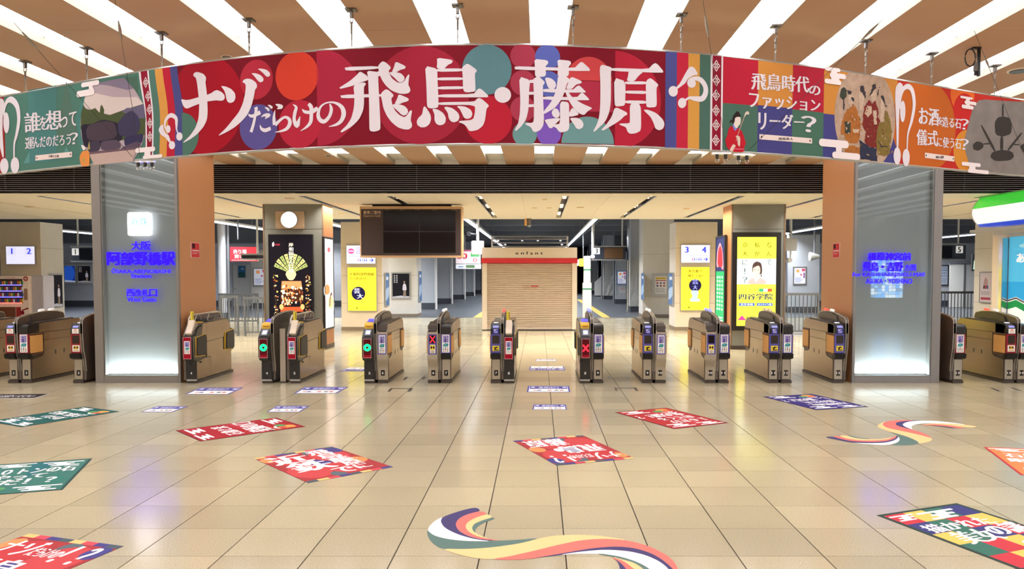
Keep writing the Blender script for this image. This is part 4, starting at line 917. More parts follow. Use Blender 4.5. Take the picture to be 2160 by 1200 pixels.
# ---------------------------------------------------------------- chains, wires and clamps that carry it
chain_m = mat('chain_steel', '9A958C', rough=.3, metal=.9); bracket_m = mat('bracket_steel', '6E6862', rough=.4, metal=.7)
CH = [(55, 130), (195, 107), (342, 70), (518, 35), (737, 14), (965, 10), (1210, 5), (1443, 20), (1650, 40), (1827, 85), (2083, 145)]
for n, (px, py) in enumerate(CH + [(1955, 118)]):
    x, y = flo(px, py, ZC); x = min(x, 6.2); yb = bY(x) + .011
    t = thing('hanging_chain', 'x', 'chain', (x, yb, ZC), 0, 'chains carrying the banner')
    B('ceiling_plate', -.05, .05, -.05, .05, -.012, .0, bracket_m, t); B('bracket', -.012, .012, -.02, .02, -.075, -.01, bracket_m, t)
    zt = BZ1 - ZC + .018; z = -.07; k = 0
    def ringpts(zc, h, w_, ax): return [((w_ * math.cos(q * math.pi / 6) if ax else 0), (0 if ax else w_ * math.cos(q * math.pi / 6)), zc + h * math.sin(q * math.pi / 6)) for q in range(13)]
    while z - .07 > zt:
        if k in (1, 2): MB().tube([(0, 0, z + .01), (0, 0, z - .05)], .010, 6).build('turnbuckle', chain_m, t); z -= .045
        else: MB().tube(ringpts(z - .028, .035, .014, k % 2 == 0), .0045, 5, cap=False).build('link', chain_m, t); z -= .052
        k += 1
    MB().tube([(0, 0, z + .01), (0, 0, zt)], .006, 6).build('hook', chain_m, t)
    o_ = sorted(p[0] for p in CH + [(1955, 118)]).index(px)
    t['label'] = 'short steel chain between ceiling and banner top edge, %s from the left' % ordinal(o_)
wire_m = mat('wire', '3A3836', rough=.4, metal=.5)
def gwire(pa, ya_, pb, label, z0=None):
    A0 = b3(*bu(*pb), .03); top = ya_
    t = thing('guy_wire', label, 'wire', A0)
    d = Vector(top) - Vector(A0)
    MB().tube([(0, 0, 0), tuple(d)], .0022, 5).build('cable', wire_m, t)
    q = d * .8; e = d.normalized() * .09
    MB().tube([tuple(q - e), tuple(q), tuple(q + e)], [.006, .013, .006], 6).build('turnbuckle', chain_m, t)
def ceil_pt(px, py): x, y = flo(px, py, ZC); return (x, y, ZC - .012)
gwire(None, ceil_pt(2, 14), (285, 332), 'thin dark wire slanting from ceiling to the stone tomb picture on the banner')
gwire(None, ceil_pt(240, -20), (302, 336), 'thin dark wire running down beside the left pattern band of the banner')
gwire(None, ceil_pt(1480, -20), (1528, 320), 'thin dark wire running down beside the right pattern band of the banner')
gwire(None, ceil_pt(1905, -4), (1575, 318), 'thin dark wire slanting from ceiling to the kimono figure on the banner')
gwire(None, ceil_pt(2055, 62), (2165, 352), 'thin dark wire slanting across the carved stone picture at the banner right end')
glint_m = mat('clamp_glint', 'C8C8FF', rough=.2, emit=.6)  # bluish glint on the clamp jaw, put in as a faintly glowing colour
for n, (px, lab) in enumerate(((304, 'cluster of small spring clamps under the banner below the left cloud'), (1523, 'pair of small clamps under the banner below the right pattern band'), (1568, 'pair of small clamps under the banner below the kimono figure'))):
    s_, z_ = bu(px, {304: 339, 1523: 322, 1568: 325}[px]); p = b3(s_, BZ0, -.011)
    t = thing('rail_clamp', lab, 'clamp', (p[0], p[1], BZ0 - .023))
    B('jaw', -.09, .09, -.02, .02, -.012, .006, chrome, t)
    for q in ((-.07, 0, .07) if n == 0 else (-.04, .04)):
        MB().cyl((q, -.0, -.055), .016, .045, 'z', 10).build('screw', wire_m, t); MB().tube([(q + .018 * math.cos(r * math.pi / 5), 0, -.065 + .018 * math.sin(r * math.pi / 5)) for r in range(11)], .005, 5, cap=False).build('screw_ring', chrome, t)
        if n == 0: B('glint', q + .02, q + .045, -.021, -.018, -.012, .004, glint_m, t)
# device with looped cable, round speaker and sensors on the high ceiling
x, y = flo(2062, 100, ZC); t = thing('ceiling_device', 'black device with looped cable hanging below the ceiling above the right banner end', 'device', (x, y, ZC))
B('mount', -.06, .03, -.03, .03, -.02, 0, blackp, t, .004); B('arm', .0, .03, -.015, .015, -.30, -.02, blackp, t, .004)
MB().cyl((-.015, 0, -.25), .022, .09, 'z', 12).build('lamp_body', bracket_m, t); MB().cyl((-.015, 0, -.29), .014, .04, 'z', 12).build('lens', blackp, t)
MB().tube([(-.08 + .055 * math.cos(q * math.pi / 8), -.01, -.11 + .09 * math.sin(q * math.pi / 8)) for q in range(-2, 15)], .007, 6).build('cable', blackp, t)
for px, py, r, lab, nm in ((2150, 148, .13, 'round dark grille speaker in the ceiling board at the right picture edge', 'ceiling_speaker'), (478, 118, .06, 'small round smoke detector on the ceiling board left of the title', 'smoke_detector'), (693, 327, .07, 'small flat detector on the ceiling board below the banner', 'smoke_detector')):
    x, y = flo(px, py, ZC); t = thing(nm, lab, 'ceiling fitting', (x, y, ZC))
    MB().cyl((0, 0, -.012), r, .012, 'z', 24).build('ring', cream, t); MB().cyl((0, 0, -.02), r * .8, .01, 'z', 24).build('grille', darkgrey if nm == 'ceiling_speaker' else bracket_m, t)
# ================================================================ beyond the gates
def wall_sheet(name, label, cat, o, w_, h, ux, paint, frame=None, fw=.03, depth=.04, emit=0.0, back=None, group=None):
    """Upright panel: o = lower left corner as read, ux = reading direction (unit x,y); paint(art, w, h)."""
    nx, ny = ux[1], -ux[0]
    t = thing(name, label, cat, o, 0, group)
    P = lambda u, v, d: (ux[0] * u + nx * d, ux[1] * u + ny * d, v)
    def slab(nm, u0, u1, v0, v1, d0, d1, m):
        c = [P(u, v, d) for v in (v0, v1) for (u, d) in ((u0, d0), (u1, d0), (u1, d1), (u0, d1))]
        b = MB(); b.raw(c, [(0, 3, 2, 1), (4, 5, 6, 7), (0, 1, 5, 4), (1, 2, 6, 5), (2, 3, 7, 6), (3, 0, 4, 7)]); return b.build(nm, m, t)
    slab('backing', 0, w_, 0, h, 0, depth, back or white)
    if frame:
        for a in ((0, w_, -fw, 0), (0, w_, h, h + fw), (-fw, 0, -fw, h + fw), (w_, w_ + fw, -fw, h + fw)): slab('frame', a[0], a[1], a[2], a[3], 0, depth + .012, frame)
    a = Art(lambda u, v, d: P(u, v, depth + .001 + d), step=.0012, emit=emit); paint(a, w_, h); a.build(t); return t
def front_sheet(name, label, cat, x0, y0, x1, y1, Y, paint, **k):
    X0_, X1_, z0, z1 = rect(x0, y0, x1, y1, Y)
    return wall_sheet(name, label, cat, (X0_, Y, z0), X1_ - X0_, z1 - z0, (1, 0), paint, **k)
def side_sheet(name, label, cat, X, xa, ya, xb, yb, paint, **k):    # xa nearer the left of the photograph
    Ya, zt = atX(xa, ya, X); Yb, zb = atX(xb, yb, X)
    ux = (0, 1) if Yb > Ya else (0, -1)
    zt2 = max(zt, zb); z0 = min(zt, zb)
    return wall_sheet(name, label, cat, (X, Ya, z0), abs(Yb - Ya), zt2 - z0, ux, paint, **k)
# ---- platform hall shell
dark_ceil = mat('platform_ceiling', '7E8086', rough=.8, noise=.15, scale=.6); plat_wall = mat('platform_wall', 'C6CAD0', rough=.6, noise=.05)
pc = struct(B('ceiling_platform', -45, 45, YE, 110, 5.0, 5.3, dark_ceil))
struct(B('wall_platform_end', -45, 45, 110, 110.4, 0, 5.0, mat('far_wall', '4A4D55', rough=.8)))
struct(B('wall_platform_left', -45.3, -45, 17.5, 110, 0, 5.0, plat_wall)); struct(B('wall_platform_right', 45, 45.3, 17.5, 110, 0, 5.0, plat_wall))
bwl = struct(B('wall_siding_left', -40, -10.5, 48, 48.3, 0, 5.0, plat_wall)); bwr = struct(B('wall_siding_right', 10.2, 40, 48, 48.3, 0, 5.0, plat_wall))
sid = mat('siding', 'D8DCE4', rough=.5, noise=.04); base_d = mat('base_dark', '4C5058', rough=.5)
for wl, x0, x1 in ((bwl, -40, -10.5), (bwr, 10.2, 40)):
    mb = MB()
    for i in range(26): mb.box(x0, x1, 47.96, 48, .35 + i * .13, .35 + i * .13 + .12)
    stuff(mb.build('siding', sid, wl)); B('siding_base', x0, x1, 47.94, 48, 0, .34, base_d, wl); B('dark_band', x0, x1, 47.9, 48, 3.8, 5.0, dark_ceil, wl)
# beams and pipes on the dark ceiling
for i in range(9): struct(B('ceiling_beam', -45, 45, 33 + i * 6, 33.35 + i * 6, 4.72, 4.995, dark_ceil, None))
pipe_m = mat('pipe_grey', '85878C', rough=.4, metal=.4)
for x, z in ((-3.4, 4.6), (-3.1, 4.5), (2.6, 4.55), (3.0, 4.62), (-12, 4.6), (12, 4.6)): MB().tube([(x, YE + .1, z), (x, 100, z)], .05, 6).build('pipe', pipe_m, pc)
# tubes: long light lines over the platforms
tube_m = mat('tube_glow', 'FFFFFF', rough=.5, emit=TUBE_GLOW, emitcol='EAF2FF')
for n, (x, z, y0, y1, lab) in enumerate(((-2.66, 3.9, 27, 75, 'long fluorescent light line over the platform left of the shutter kiosk'), (2.05, 3.9, 27, 75, 'long fluorescent light line over the platform right of the shutter kiosk'),
      (-12.6, 3.95, 28, 47, 'fluorescent light line above the fences left of the clock column'), (-22.6, 3.95, 29, 47, 'fluorescent light line beside the outer side of the station name column'), (12.4, 3.95, 28, 47, 'fluorescent light line seen beside the orange destination column'), (-8.3, 3.9, 29, 44, 'fluorescent light line between clock column and yellow advert pillar'), (22.5, 3.95, 29, 47, 'fluorescent light line above the board marked 5'))):
    t = thing('tube_light', lab, 'light', (x, y0, z))
    B('housing', -.09, .09, 0, y1 - y0, .06, .13, white, t); B('tube', -.04, .04, .02, y1 - y0 - .02, .0, .06, tube_m, t)
    for q in range(int(y0), int(y1), 6): MB().tube([(0, q - y0 + 1, .12), (0, q - y0 + 1, 4.99 - z)], .025, 6).build('hanger', pipe_m, t)
    la = bpy.data.lights.new('platform_tube', 'AREA'); la.shape = 'RECTANGLE'; la.size = .3; la.size_y = y1 - y0; la.energy = PLAT_W * (y1 - y0) / 20; la.color = (.92, .95, 1.0); la.spread = math.radians(140)
    lo = bpy.data.objects.new('platform_tube', la); COL.objects.link(lo); lo.location = (x, (y0 + y1) / 2, z - .03)
# ---- pillars with signs
def sign_pillar(label, X0_, X1_, Y, dep, front, sides, ztop=ZL - .004):
    t = thing('stone_pillar', label, 'pillar', ((X0_ + X1_) / 2, Y, 0)); t['kind'] = 'thing'
    h = (X1_ - X0_) / 2
    B('base', -h - .01, h + .01, -.01, dep, 0, .12, mat('pillar_base', '8A7A66', rough=.5), t)
    zs = [.12, .95, 1.9, 2.85, ztop]
    for a, b in zip(zs[:-1], zs[1:]): B('stone_slab', -h, h, 0, .03, a + .004, b - .004, front, t)
    for a, b in zip(zs[:-1], zs[1:]):
        B('side_slab', -h, -h + .03, .03, dep, a + .004, b - .004, sides, t); B('side_slab', h - .03, h, .03, dep, a + .004, b - .004, sides, t)
    B('core', -h + .006, h - .006, .006, dep, .1, ztop, mat('pillar_core', '7C6E5C', rough=.7), t); return t
sign_pillar('stone pillar behind the vending machine with the lit sign 1 2', -18.6, -17.2, 27.5, 1.3, stone, stone_pale)
sign_pillar('stone pillar carrying the yellow advert with the round black badge, left of the kiosk', -6.84, -5.43, 27.5, 1.3, stone, stone_pale)
sign_pillar('stone pillar with white number sign above the yellow statue advert', 4.72, 6.15, 27.5, 1.3, stone, stone_pale)
sign_pillar('stone pillar behind the blue shop poster at the right', 15.75, 17.2, 27.5, 1.3, stone, stone)
sign_pillar('stone pillar with dark poster of a standing figure, behind the left advert pillar', -7.1, -5.6, 36.4, 1.4, stone_pale, stone_pale, 4.99)
sign_pillar('stone pillar with framed notice, behind the right advert pillar', 4.7, 6.1, 36.0, 1.4, stone_pale, stone_pale, 4.99)
BL = '2B3BD0'
def psign(t_l, t_r, arrow):
    def f(a, w_, h):
        a.rect(0, 0, w_, h, 'DCDCF8', 1)
        for t_, x in ((t_l, .06), (t_r, .66)):
            if not t_: continue
            a.rect(w_ * x, h * .52, w_ * (x + .28), h * .95, 'CFCFF2', 2); a.text(t_, w_ * (x + .07), h * .57, w_ * (x + .21), h * .90, BL, 3, bold=.03)
        if arrow:
            a.rect(w_ * .06, h * .40, w_ * .94, h * .42, '8C98E0', 2); a.poly([(w_ * .78, h * .17), (w_ * .90, h * .17), (w_ * .90, h * .21), (w_ * .78, h * .21)], BL, 3)
            a.poly([(w_ * .87, h * .30), (w_ * .94, h * .19), (w_ * .87, h * .08), (w_ * .845, h * .10), (w_ * .90, h * .19), (w_ * .845, h * .28)], BL, 3)
            for x, c_ in ((.40, 'C84A78'), (.47, BL), (.55, '6A78E0'), (.62, BL), (.69, BL)): a.polys([ell(w_ * x, h * .27, w_ * .012, h * .03, n=8)], c_, 3); a.rect(w_ * (x - .015), h * .12, w_ * (x + .015), h * .23, c_, 3)
    return f
front_sheet('platform_sign', 'lit white sign with blue numbers 1 and 2 above the vending machine', 'sign', 16, 520, 77, 557, 27.499, psign('1', '2', 0), emit=1.0, frame=alu, fw=.012, depth=.08)
front_sheet('platform_sign', 'lit white sign with blue numbers 3 and 4 on the right stone pillar', 'sign', 1436, 517, 1496, 554, 27.499, psign('3', '4', 1), emit=1.0, frame=alu, fw=.012, depth=.08)
def psign2(a, w_, h):
    psign(None, None, 1)(a, w_, h); a.polys([ell(w_ * .16, h * .69, w_ * .11, h * .15, n=18)], 'F0509A', 2); a.rect(w_ * .07, h * .66, w_ * .25, h * .72, 'FBE0EE', 3)
    for i in range(4): a.rect(w_ * .32, h * (.55 + .1 * i), w_ * (.52 + .1 * (i % 2)), h * (.60 + .1 * i), 'A8A4E8', 2)
front_sheet('platform_sign', 'lit white sign with pink round mark half hidden by the departure board', 'sign', 732, 518, 793, 556, 27.499, psign2, emit=1.0, frame=alu, fw=.012, depth=.08)
def yel1(a, w_, h):
    a.rect(0, 0, w_, h, 'F4E63C', 1); a.text('大阪阿部野橋駅', w_ * .06, h * .81, w_ * .94, h * .88, '3A3418', 2, bold=.015); a.text('から約25分！', w_ * .06, h * .71, w_ * .68, h * .78, '3A3418', 2, bold=.015); a.rect(w_ * .72, h * .715, w_ * .93, h * .725, 'C8B83A', 2)
    a.polys([ell(w_ * .37, h * .40, w_ * .24, h * .155, n=26)], '1A1840', 2); a.text('芸', w_ * .22, h * .40, w_ * .42, h * .52, 'D8DCFF', 3, bold=.05); a.text('大', w_ * .33, h * .28, w_ * .53, h * .39, 'D8DCFF', 3, bold=.05)
    a.polys([ell(w_ * .08, h * .06, w_ * .03, h * .02, n=10)], 'F4E63C', 2); a.text('大阪芸術大学', w_ * .38, h * .05, w_ * .72, h * .075, '5A4A08', 2); a.rect(w_ * .38, h * .095, w_ * .62, h * .103, 'B8A830', 2); a.polys([ell(w_ * .31, h * .062, w_ * .03, h * .02, n=10)], '6A6020', 2)
    a.rect(w_ * .70, h * .17, w_ * .95, h * .178, 'C8B83A', 2)
front_sheet('yellow_advert', 'yellow lit advert with a round black badge left of the kiosk', 'advert', 734, 564, 795, 655, 27.499, yel1, emit=.9, frame=alu, fw=.015, depth=.06)
def yel2(a, w_, h):
    a.rect(0, 0, w_, h, 'F4E63C', 1); a.text('喜志駅で', w_ * .25, h * .87, w_ * .76, h * .94, '3A3418', 2, bold=.015); a.text('降りてね！', w_ * .25, h * .76, w_ * .78, h * .83, '3A3418', 2, bold=.015)
    a.polys([ell(w_ * .5, h * .575, w_ * .22, h * .14, n=26)], '1A1840', 2); a.text('芸', w_ * .4, h * .60, w_ * .6, h * .71, '8C94F0', 4, bold=.05); a.text('大', w_ * .42, h * .48, w_ * .58, h * .58, '8C94F0', 4, bold=.05)
    a.poly(chaikin([(w_ * .40, h * .28), (w_ * .40, h * .37), (w_ * .36, h * .40), (w_ * .36, h * .46), (w_ * .62, h * .46), (w_ * .60, h * .36), (w_ * .56, h * .28), (w_ * .66, h * .26), (w_ * .68, h * .20), (w_ * .33, h * .20), (w_ * .33, h * .27)]), 'A8BCE8', 3)
    a.text('大阪芸術大学', w_ * .36, h * .05, w_ * .74, h * .08, '5A4A08', 2); a.polys([ell(w_ * .29, h * .065, w_ * .03, h * .02, n=10)], '6A6020', 2); a.rect(w_ * .36, h * .10, w_ * .6, h * .107, 'B8A830', 2)
front_sheet('yellow_advert', 'yellow lit advert with a pale blue statue below the sign 3 and 4', 'advert', 1436, 563, 1495, 654, 27.499, yel2, emit=.9, frame=alu, fw=.015, depth=.06)
# dark posters of a standing figure, framed notices
def figure_poster(a, w_, h):
    a.rect(0, 0, w_, h, '1E1C22', 1); a.poly([(0, 0), (w_, 0), (w_, h * .06), (w_ * .5, h * .09), (0, h * .05)], 'B8B4BC', 2)
    a.poly(chaikin([(w_ * .62, h * .05), (w_ * .80, h * .05), (w_ * .79, h * .32), (w_ * .65, h * .32)]), '8A7868', 3); a.poly(chaikin([(w_ * .58, h * .30), (w_ * .62, h * .55), (w_ * .70, h * .60), (w_ * .80, h * .55), (w_ * .84, h * .30)]), 'CDC6D0', 3)
    a.polys([ell(w_ * .70, h * .65, w_ * .05, h * .045, n=10)], 'A88878', 3)
    for i in range(2):
        for j in range(5): a.rect(w_ * (.08 + .14 * i), h * (.90 - .07 * j), w_ * (.16 + .14 * i), h * (.94 - .07 * j), 'B8B4B8', 3)
front_sheet('dark_poster', 'dark framed poster of a standing figure in white between yellow advert and platform', 'poster', 828, 577, 864, 628, 36.399, figure_poster, frame=alu, fw=.06, depth=.03, emit=.25)
side_sheet('dark_poster', 'dark framed poster of a standing figure beside the vending machine', 'poster', -17.1875, 104, 580, 130, 645, figure_poster, frame=alu, fw=.04, depth=.03, emit=.25)
def notice(c1='F2F0EE', top='D8B040', accents=('B04A3A', '40486A', '8A3A3A')):
    def f(a, w_, h):
        a.rect(0, 0, w_, h, c1, 1); a.rect(w_ * .06, h * .83, w_ * .94, h * .95, top, 2); a.rect(w_ * .06, h * .74, w_ * .94, h * .79, accents[0], 2)
        for i in range(3):
            for j in range(2): a.polys([ell(w_ * (.22 + .28 * i), h * (.62 - .15 * j), w_ * .09, h * .05, n=10)], accents[(i + j) % 3], 2)
        for i in range(4): a.rect(w_ * .08, h * (.10 + .07 * i), w_ * (.9 - .1 * (i % 2)), h * (.125 + .07 * i), 'A8A4B0', 2)
    return f
def lit_notice(a, w_, h):
    a.rect(0, 0, w_, h, 'E4E4F0', 1); st_ = [(w_ * .32 + (w_ * .2 if i % 2 == 0 else w_ * .12) * math.cos(i * math.pi / 9), h * .80 + (h * .14 if i % 2 == 0 else h * .09) * math.sin(i * math.pi / 9)) for i in range(18)]
    a.poly(st_, 'EFA25A', 2); a.rect(w_ * .68, h * .78, w_ * .97, h * .95, 'C8506A', 2); a.polys([ell(w_ * .62, h * .56, w_ * .09, h * .06, n=10)], 'B0506A', 2); a.rect(w_ * .82, h * .35, w_ * .95, h * .7, '8C5080', 2)
    for i in range(5): a.rect(w_ * .08, h * (.08 + .07 * i), w_ * (.55 + .1 * (i % 3)), h * (.11 + .07 * i), '8890B8', 2)
front_sheet('framed_notice', 'grey framed notice with yellow heading on the stone pillar right of the kiosk', 'notice', 1381, 583, 1406, 620, 35.999, notice(), frame=alu, fw=.14, depth=.04)
blue_sheet = lambda a, w_, h: (a.rect(0, 0, w_, h, '5A78A8', 1), a.poly(chaikin([(0, h * .1), (w_, h * .3), (w_, h * .6), (0, h * .5)]), 'A8C0DC', 2), a.rect(w_ * .2, h * .8, w_ * .8, h * .9, 'D8E0EC', 2))
side_sheet('side_poster', 'narrow blue poster on the shaded side of the left advert pillar', 'poster', -5.4175, 811, 577, 819, 643, blue_sheet, frame=alu, fw=.03, depth=.03)
side_sheet('side_poster', 'narrow pale poster on the shaded side of the pillar with sign 3 and 4', 'poster', 4.7075, 1412.5, 577, 1421, 643, blue_sheet, frame=alu, fw=.03, depth=.03)
side_sheet('side_poster', 'narrow blue poster on the side of the dark figure poster pillar', 'poster', -5.5875, 882.5, 573, 888, 634, blue_sheet, frame=alu, fw=.03, depth=.03)
side_sheet('side_poster', 'narrow poster on the side of the pillar with the framed notice', 'poster', 4.6875, 1354.5, 577, 1359.5, 632, blue_sheet, frame=alu, fw=.03, depth=.03)
def ice(a, w_, h):
    a.rect(0, 0, w_, h, 'D2C2C0', 1); a.poly(chaikin([(w_ * .3, h * .5), (w_ * .35, h * .75), (w_ * .5, h * .85), (w_ * .65, h * .75), (w_ * .7, h * .5)]), 'B89090', 2)
    for i in range(3): a.rect(w_ * (.3 + .15 * i), h * .45, w_ * (.42 + .15 * i), h * .56, ('403840', 'A03030', '3A5A90')[i], 3)
    for i in range(4): a.rect(w_ * (.15 + .18 * i), h * .25, w_ * (.28 + .18 * i), h * .37, 'B8A8A8', 2)
    a.rect(w_ * .1, h * .08, w_ * .9, h * .16, 'B04050', 2)
side_sheet('shop_poster', 'pinkish framed poster on the stone pillar left of the blue shop front', 'poster', 15.7375, 2069.5, 575, 2093, 638, ice, frame=alu, fw=.03, depth=.03)
# ---- kiosk with roller shutter
kx0, kx1, kY = -1.97, 1.315, 27.5
kc = (kx0 + kx1) / 2; kw = (kx1 - kx0) / 2
beige = mat('kiosk_beige', 'E8DAC8', rough=.5, noise=.03); shut_m = mat('shutter_slat', 'D3C1AE', rough=.4, metal=.2, noise=.04)
t = thing('shutter_kiosk', 'beige kiosk with closed roller shutter, red stripe and small black lettering', 'kiosk', (kc, kY, 0))
B('body', -kw + .02, kw - .02, .25, 4.5, 0, 2.4, beige, t); B('header', -kw, kw, -.02, 1.2, 2.5, 2.87, beige, t, .01); B('red_stripe', -kw - .02, kw + .02, -.04, 1.2, 2.33, 2.5, mat('red_stripe', 'C4202C', rough=.4), t)
B('jamb', -kw, -kw + .17, 0, .25, .03, 2.33, beige, t, .006); B('jamb', kw - .17, kw, 0, .25, .03, 2.33, beige, t, .006); B('threshold', -kw, kw, -.01, .25, 0, .03, blackm, t)
mb = MB(); nsl = 34; sh = (2.33 - .12) / nsl
for i in range(nsl):
    z = .12 + i * sh; mb.prism([(.10, z), (.068, z + sh * .25), (.066, z + sh * .6), (.085, z + sh * .88), (.10, z + sh * .92)], -kw + .17, kw - .17, 'x')
stuff(mb.build('slat', shut_m, t)); B('shutter_back', -kw + .17, kw - .17, .1, .24, .03, 2.33, mat('shutter_gap', '6E5848', rough=.7), t); B('bottom_bar', -kw + .17, kw - .17, .06, .1, .03, .12, shut_m, t, .006)
a = Art(lambda u, v, d: (u, -.022 - d, v)); a.text('e n f a n t', -.48, 2.625, .46, 2.73, '1E1A1A', 1, bold=.02); a.build(t)
a = Art(lambda u, v, d: (u, .064 - d, v)); a.rect(-.28, 1.53, .06, 1.545, 'B08868', 1); a.rect(.06, 1.515, .30, 1.555, 'B04038', 1); a.rect(-.18, 1.46, .25, 1.475, 'A07C64', 1); a.rect(-.07, .09, .1, .12, '2A2420', 1); a.build(t)
t = thing('metal_rack', 'open metal rail frame standing on top of the shutter kiosk', 'frame', (kc, kY + .6, 2.87))
for x in (-1.33, 1.33): B('post', x - .03, x + .03, 0, .06, 0, .42, alu, t)
for z in (.03, .16, .29, .38): B('rail', -1.33, 1.33, .01, .05, z, z + .045, pipe_m, t)
for x, z in ((-1.15, .24), (-.9, .1), (-.3, .24), (.25, .24), (1.05, .24), (1.1, .1)): B('lamp', x, x + .07, 0, .03, z, z + .04, mat('bright_spot', 'F0F0F0', emit=.8), t)
x0_, z0_ = atY(1113, 484, 25.9)
t = thing('ceiling_camera', 'small dome camera on a tan bracket below the low ceiling above the kiosk', 'camera', (x0_, 25.9, ZL))
B('bracket', -.10, -.03, -.02, .02, -.24, 0, mat('tan_plate', 'D9A45C', rough=.5), t); MB().cyl((.05, 0, -.22), .07, .22, 'z', 14).build('body', bracket_m, t); MB().cyl((.05, 0, -.28), .05, .06, 'z', 14, r2=.07).build('dome', mat('dome', '8C98A4', rough=.1), t)
# ---- departure board
dY = 20.5; dx0, dx1, dz0, dz1 = rect(759, 437, 975, 543, dY)
t = thing('departure_board', 'large dark switched off departure board in a beige frame below the low ceiling', 'board', ((dx0 + dx1) / 2, dY, dz0)); h = (dx1 - dx0) / 2; H_ = ZL - .06 - dz0
fr_m = mat('board_frame', 'D2AE84', rough=.45); B('case', -h, h, .02, .42, 0, H_, fr_m, t, .01)
for nm, b in (('frame', (-h, h, 0, .05)), ('frame', (-h, h, H_ - .07, H_)), ('frame', (-h, -h + .03, .05, H_ - .07)), ('frame', (h - .03, h, .05, H_ - .07))): B(nm, b[0], b[1], -.02, .03, b[2], b[3], fr_m, t)
B('face', -h + .03, h - .03, -.005, .02, .05, H_ - .07, mat('board_face', '4A3F40', rough=.4, spec=.25), t)
scr = mat('black_screen', '100E0E', rough=.15, spec=.3); sx0, sx1 = -h + .60, h - .17
for i in range(2):
    for j in range(2):
        w2 = (sx1 - sx0) / 2; B('screen', sx0 + i * w2 + .012 * i, sx0 + (i + 1) * w2 - .012 * (1 - i), -.012, -.004, .12 + j * .56, .12 + j * .56 + .53, scr, t)
B('bezel', sx0, sx1, -.010, -.004, .65, .68, blackp, t); B('bezel', (sx0 + sx1) / 2 - .02, (sx0 + sx1) / 2 + .02, -.0102, -.004, .12, 1.21, blackp, t)
B('mount', -h + .3, h - .3, .1, .35, H_, ZL - .003 - dz0, blackm, t)
a = Art(lambda u, v, d: (u, -.006 - d, v)); a.text('乗車ご案内', -h + .09, H_ - .20, -h + .53, H_ - .11, 'D8C0A8', 1, bold=.02); a.text('Departure Guide', -h + .09, H_ - .29, -h + .53, H_ - .21, 'C8B098', 1)
for x, s_ in ((.03, '乗車ホーム'), (.22, '種別'), (.42, '行先'), (.66, '時刻'), (.92, '両数')): a.text(s_, sx0 + x * 1.9, H_ - .115, sx0 + x * 1.9 + .14, H_ - .08, 'A89078', 1)
a.build(t)
# ---- clock column and advert column
grey_clad = mat('grey_cladding', '84857E', rough=.35, metal=.25, noise=.04)
def screen_column(label, xl, xr, Y, orange_right, sx0, sx1, sy0, sy1):
    t = thing('screen_column', label, 'column', ((xl + xr) / 2, Y, 0)); t['kind'] = 'thing'; h = (xr - xl) / 2
    B('base', -h - .01, h + .01, -.01, 1.0, 0, .1, plinth_m, t)
    B('front_cladding', -h, h, 0, .03, 3.12, ZL - .004, grey_clad, t); B('front_cladding', -h, h, 0, .03, .1, 3.11, grey_clad, t)
    B('core', -h + .004, h - .004, .03, .98, .1, ZL - .004, backing_m, t)
    for s in (-1, 1): B('side_cladding', min(s * h, s * (h - .03)), max(s * h, s * (h - .03)), .0301, 1.0, .1, ZL - .004, orange_clad, t)
    B('edge_trim', -h - .008, -h + .03, -.012, .03, .1, ZL - .004, mat('edge_trim', '7A6450', rough=.4), t); B('edge_trim', h - .03, h + .008, -.012, .03, .1, ZL - .004, mat('edge_trim', '7A6450', rough=.4), t)
    return t
screen_column('grey column with a round lit clock and a tall festival screen', -7.12, -5.58, 20.6, True, 0, 0, 0, 0)
screen_column('grey column with a tall yellow advert screen', 4.98, 6.36, 20.6, False, 0, 0, 0, 0)
cx, cz = atY(612, 464, 20.599)
t = thing('wall_clock', 'round white lit clock on a beige plate at the top of the clock column', 'clock', (cx, 20.599, cz))
px0, px1, pz0, pz1 = rect(582, 446, 643, 483, 20.599); B('plate', px0 - cx, px1 - cx, -.05, 0, pz0 - cz, pz1 - cz, mat('clock_plate', 'B9A188', rough=.4), t, .006)
MB().cyl((0, -.10, 0), .215, .06, 'y', 36).build('clock_body', alu, t)
MB().cyl((0, -.108, 0), .205, .01, 'y', 36).build('clock_face', mat('clock_face', 'FFFFFF', emit=1.6, emitcol='F4F8FF'), t)
a = Art(lambda u, v, d: (u, -.109 - d, v)); o_, i_ = ell(0, 0, .185, .185, n=36), ell(0, 0, .172, .172, n=36); a.polys([[o_[k], o_[(k + 1) % 36], i_[(k + 1) % 36], i_[k]] for k in range(36)], '8CB4F0', 1, emit=.9)
a.polys([[(-.006, 0), (.006, 0), (.006, .1), (-.006, .1)], [(-.07, -.004), (0, -.004), (0, .004), (-.07, .004)]], '9AA8C8', 2, 'clock_hand', emit=.9); a.build(t)
for x in (px0 - cx + .04, px1 - cx - .04): MB().cyl((x, -.056, pz0 - cz + .04), .012, .006, 'y', 10).build('screw', darkgrey, t)
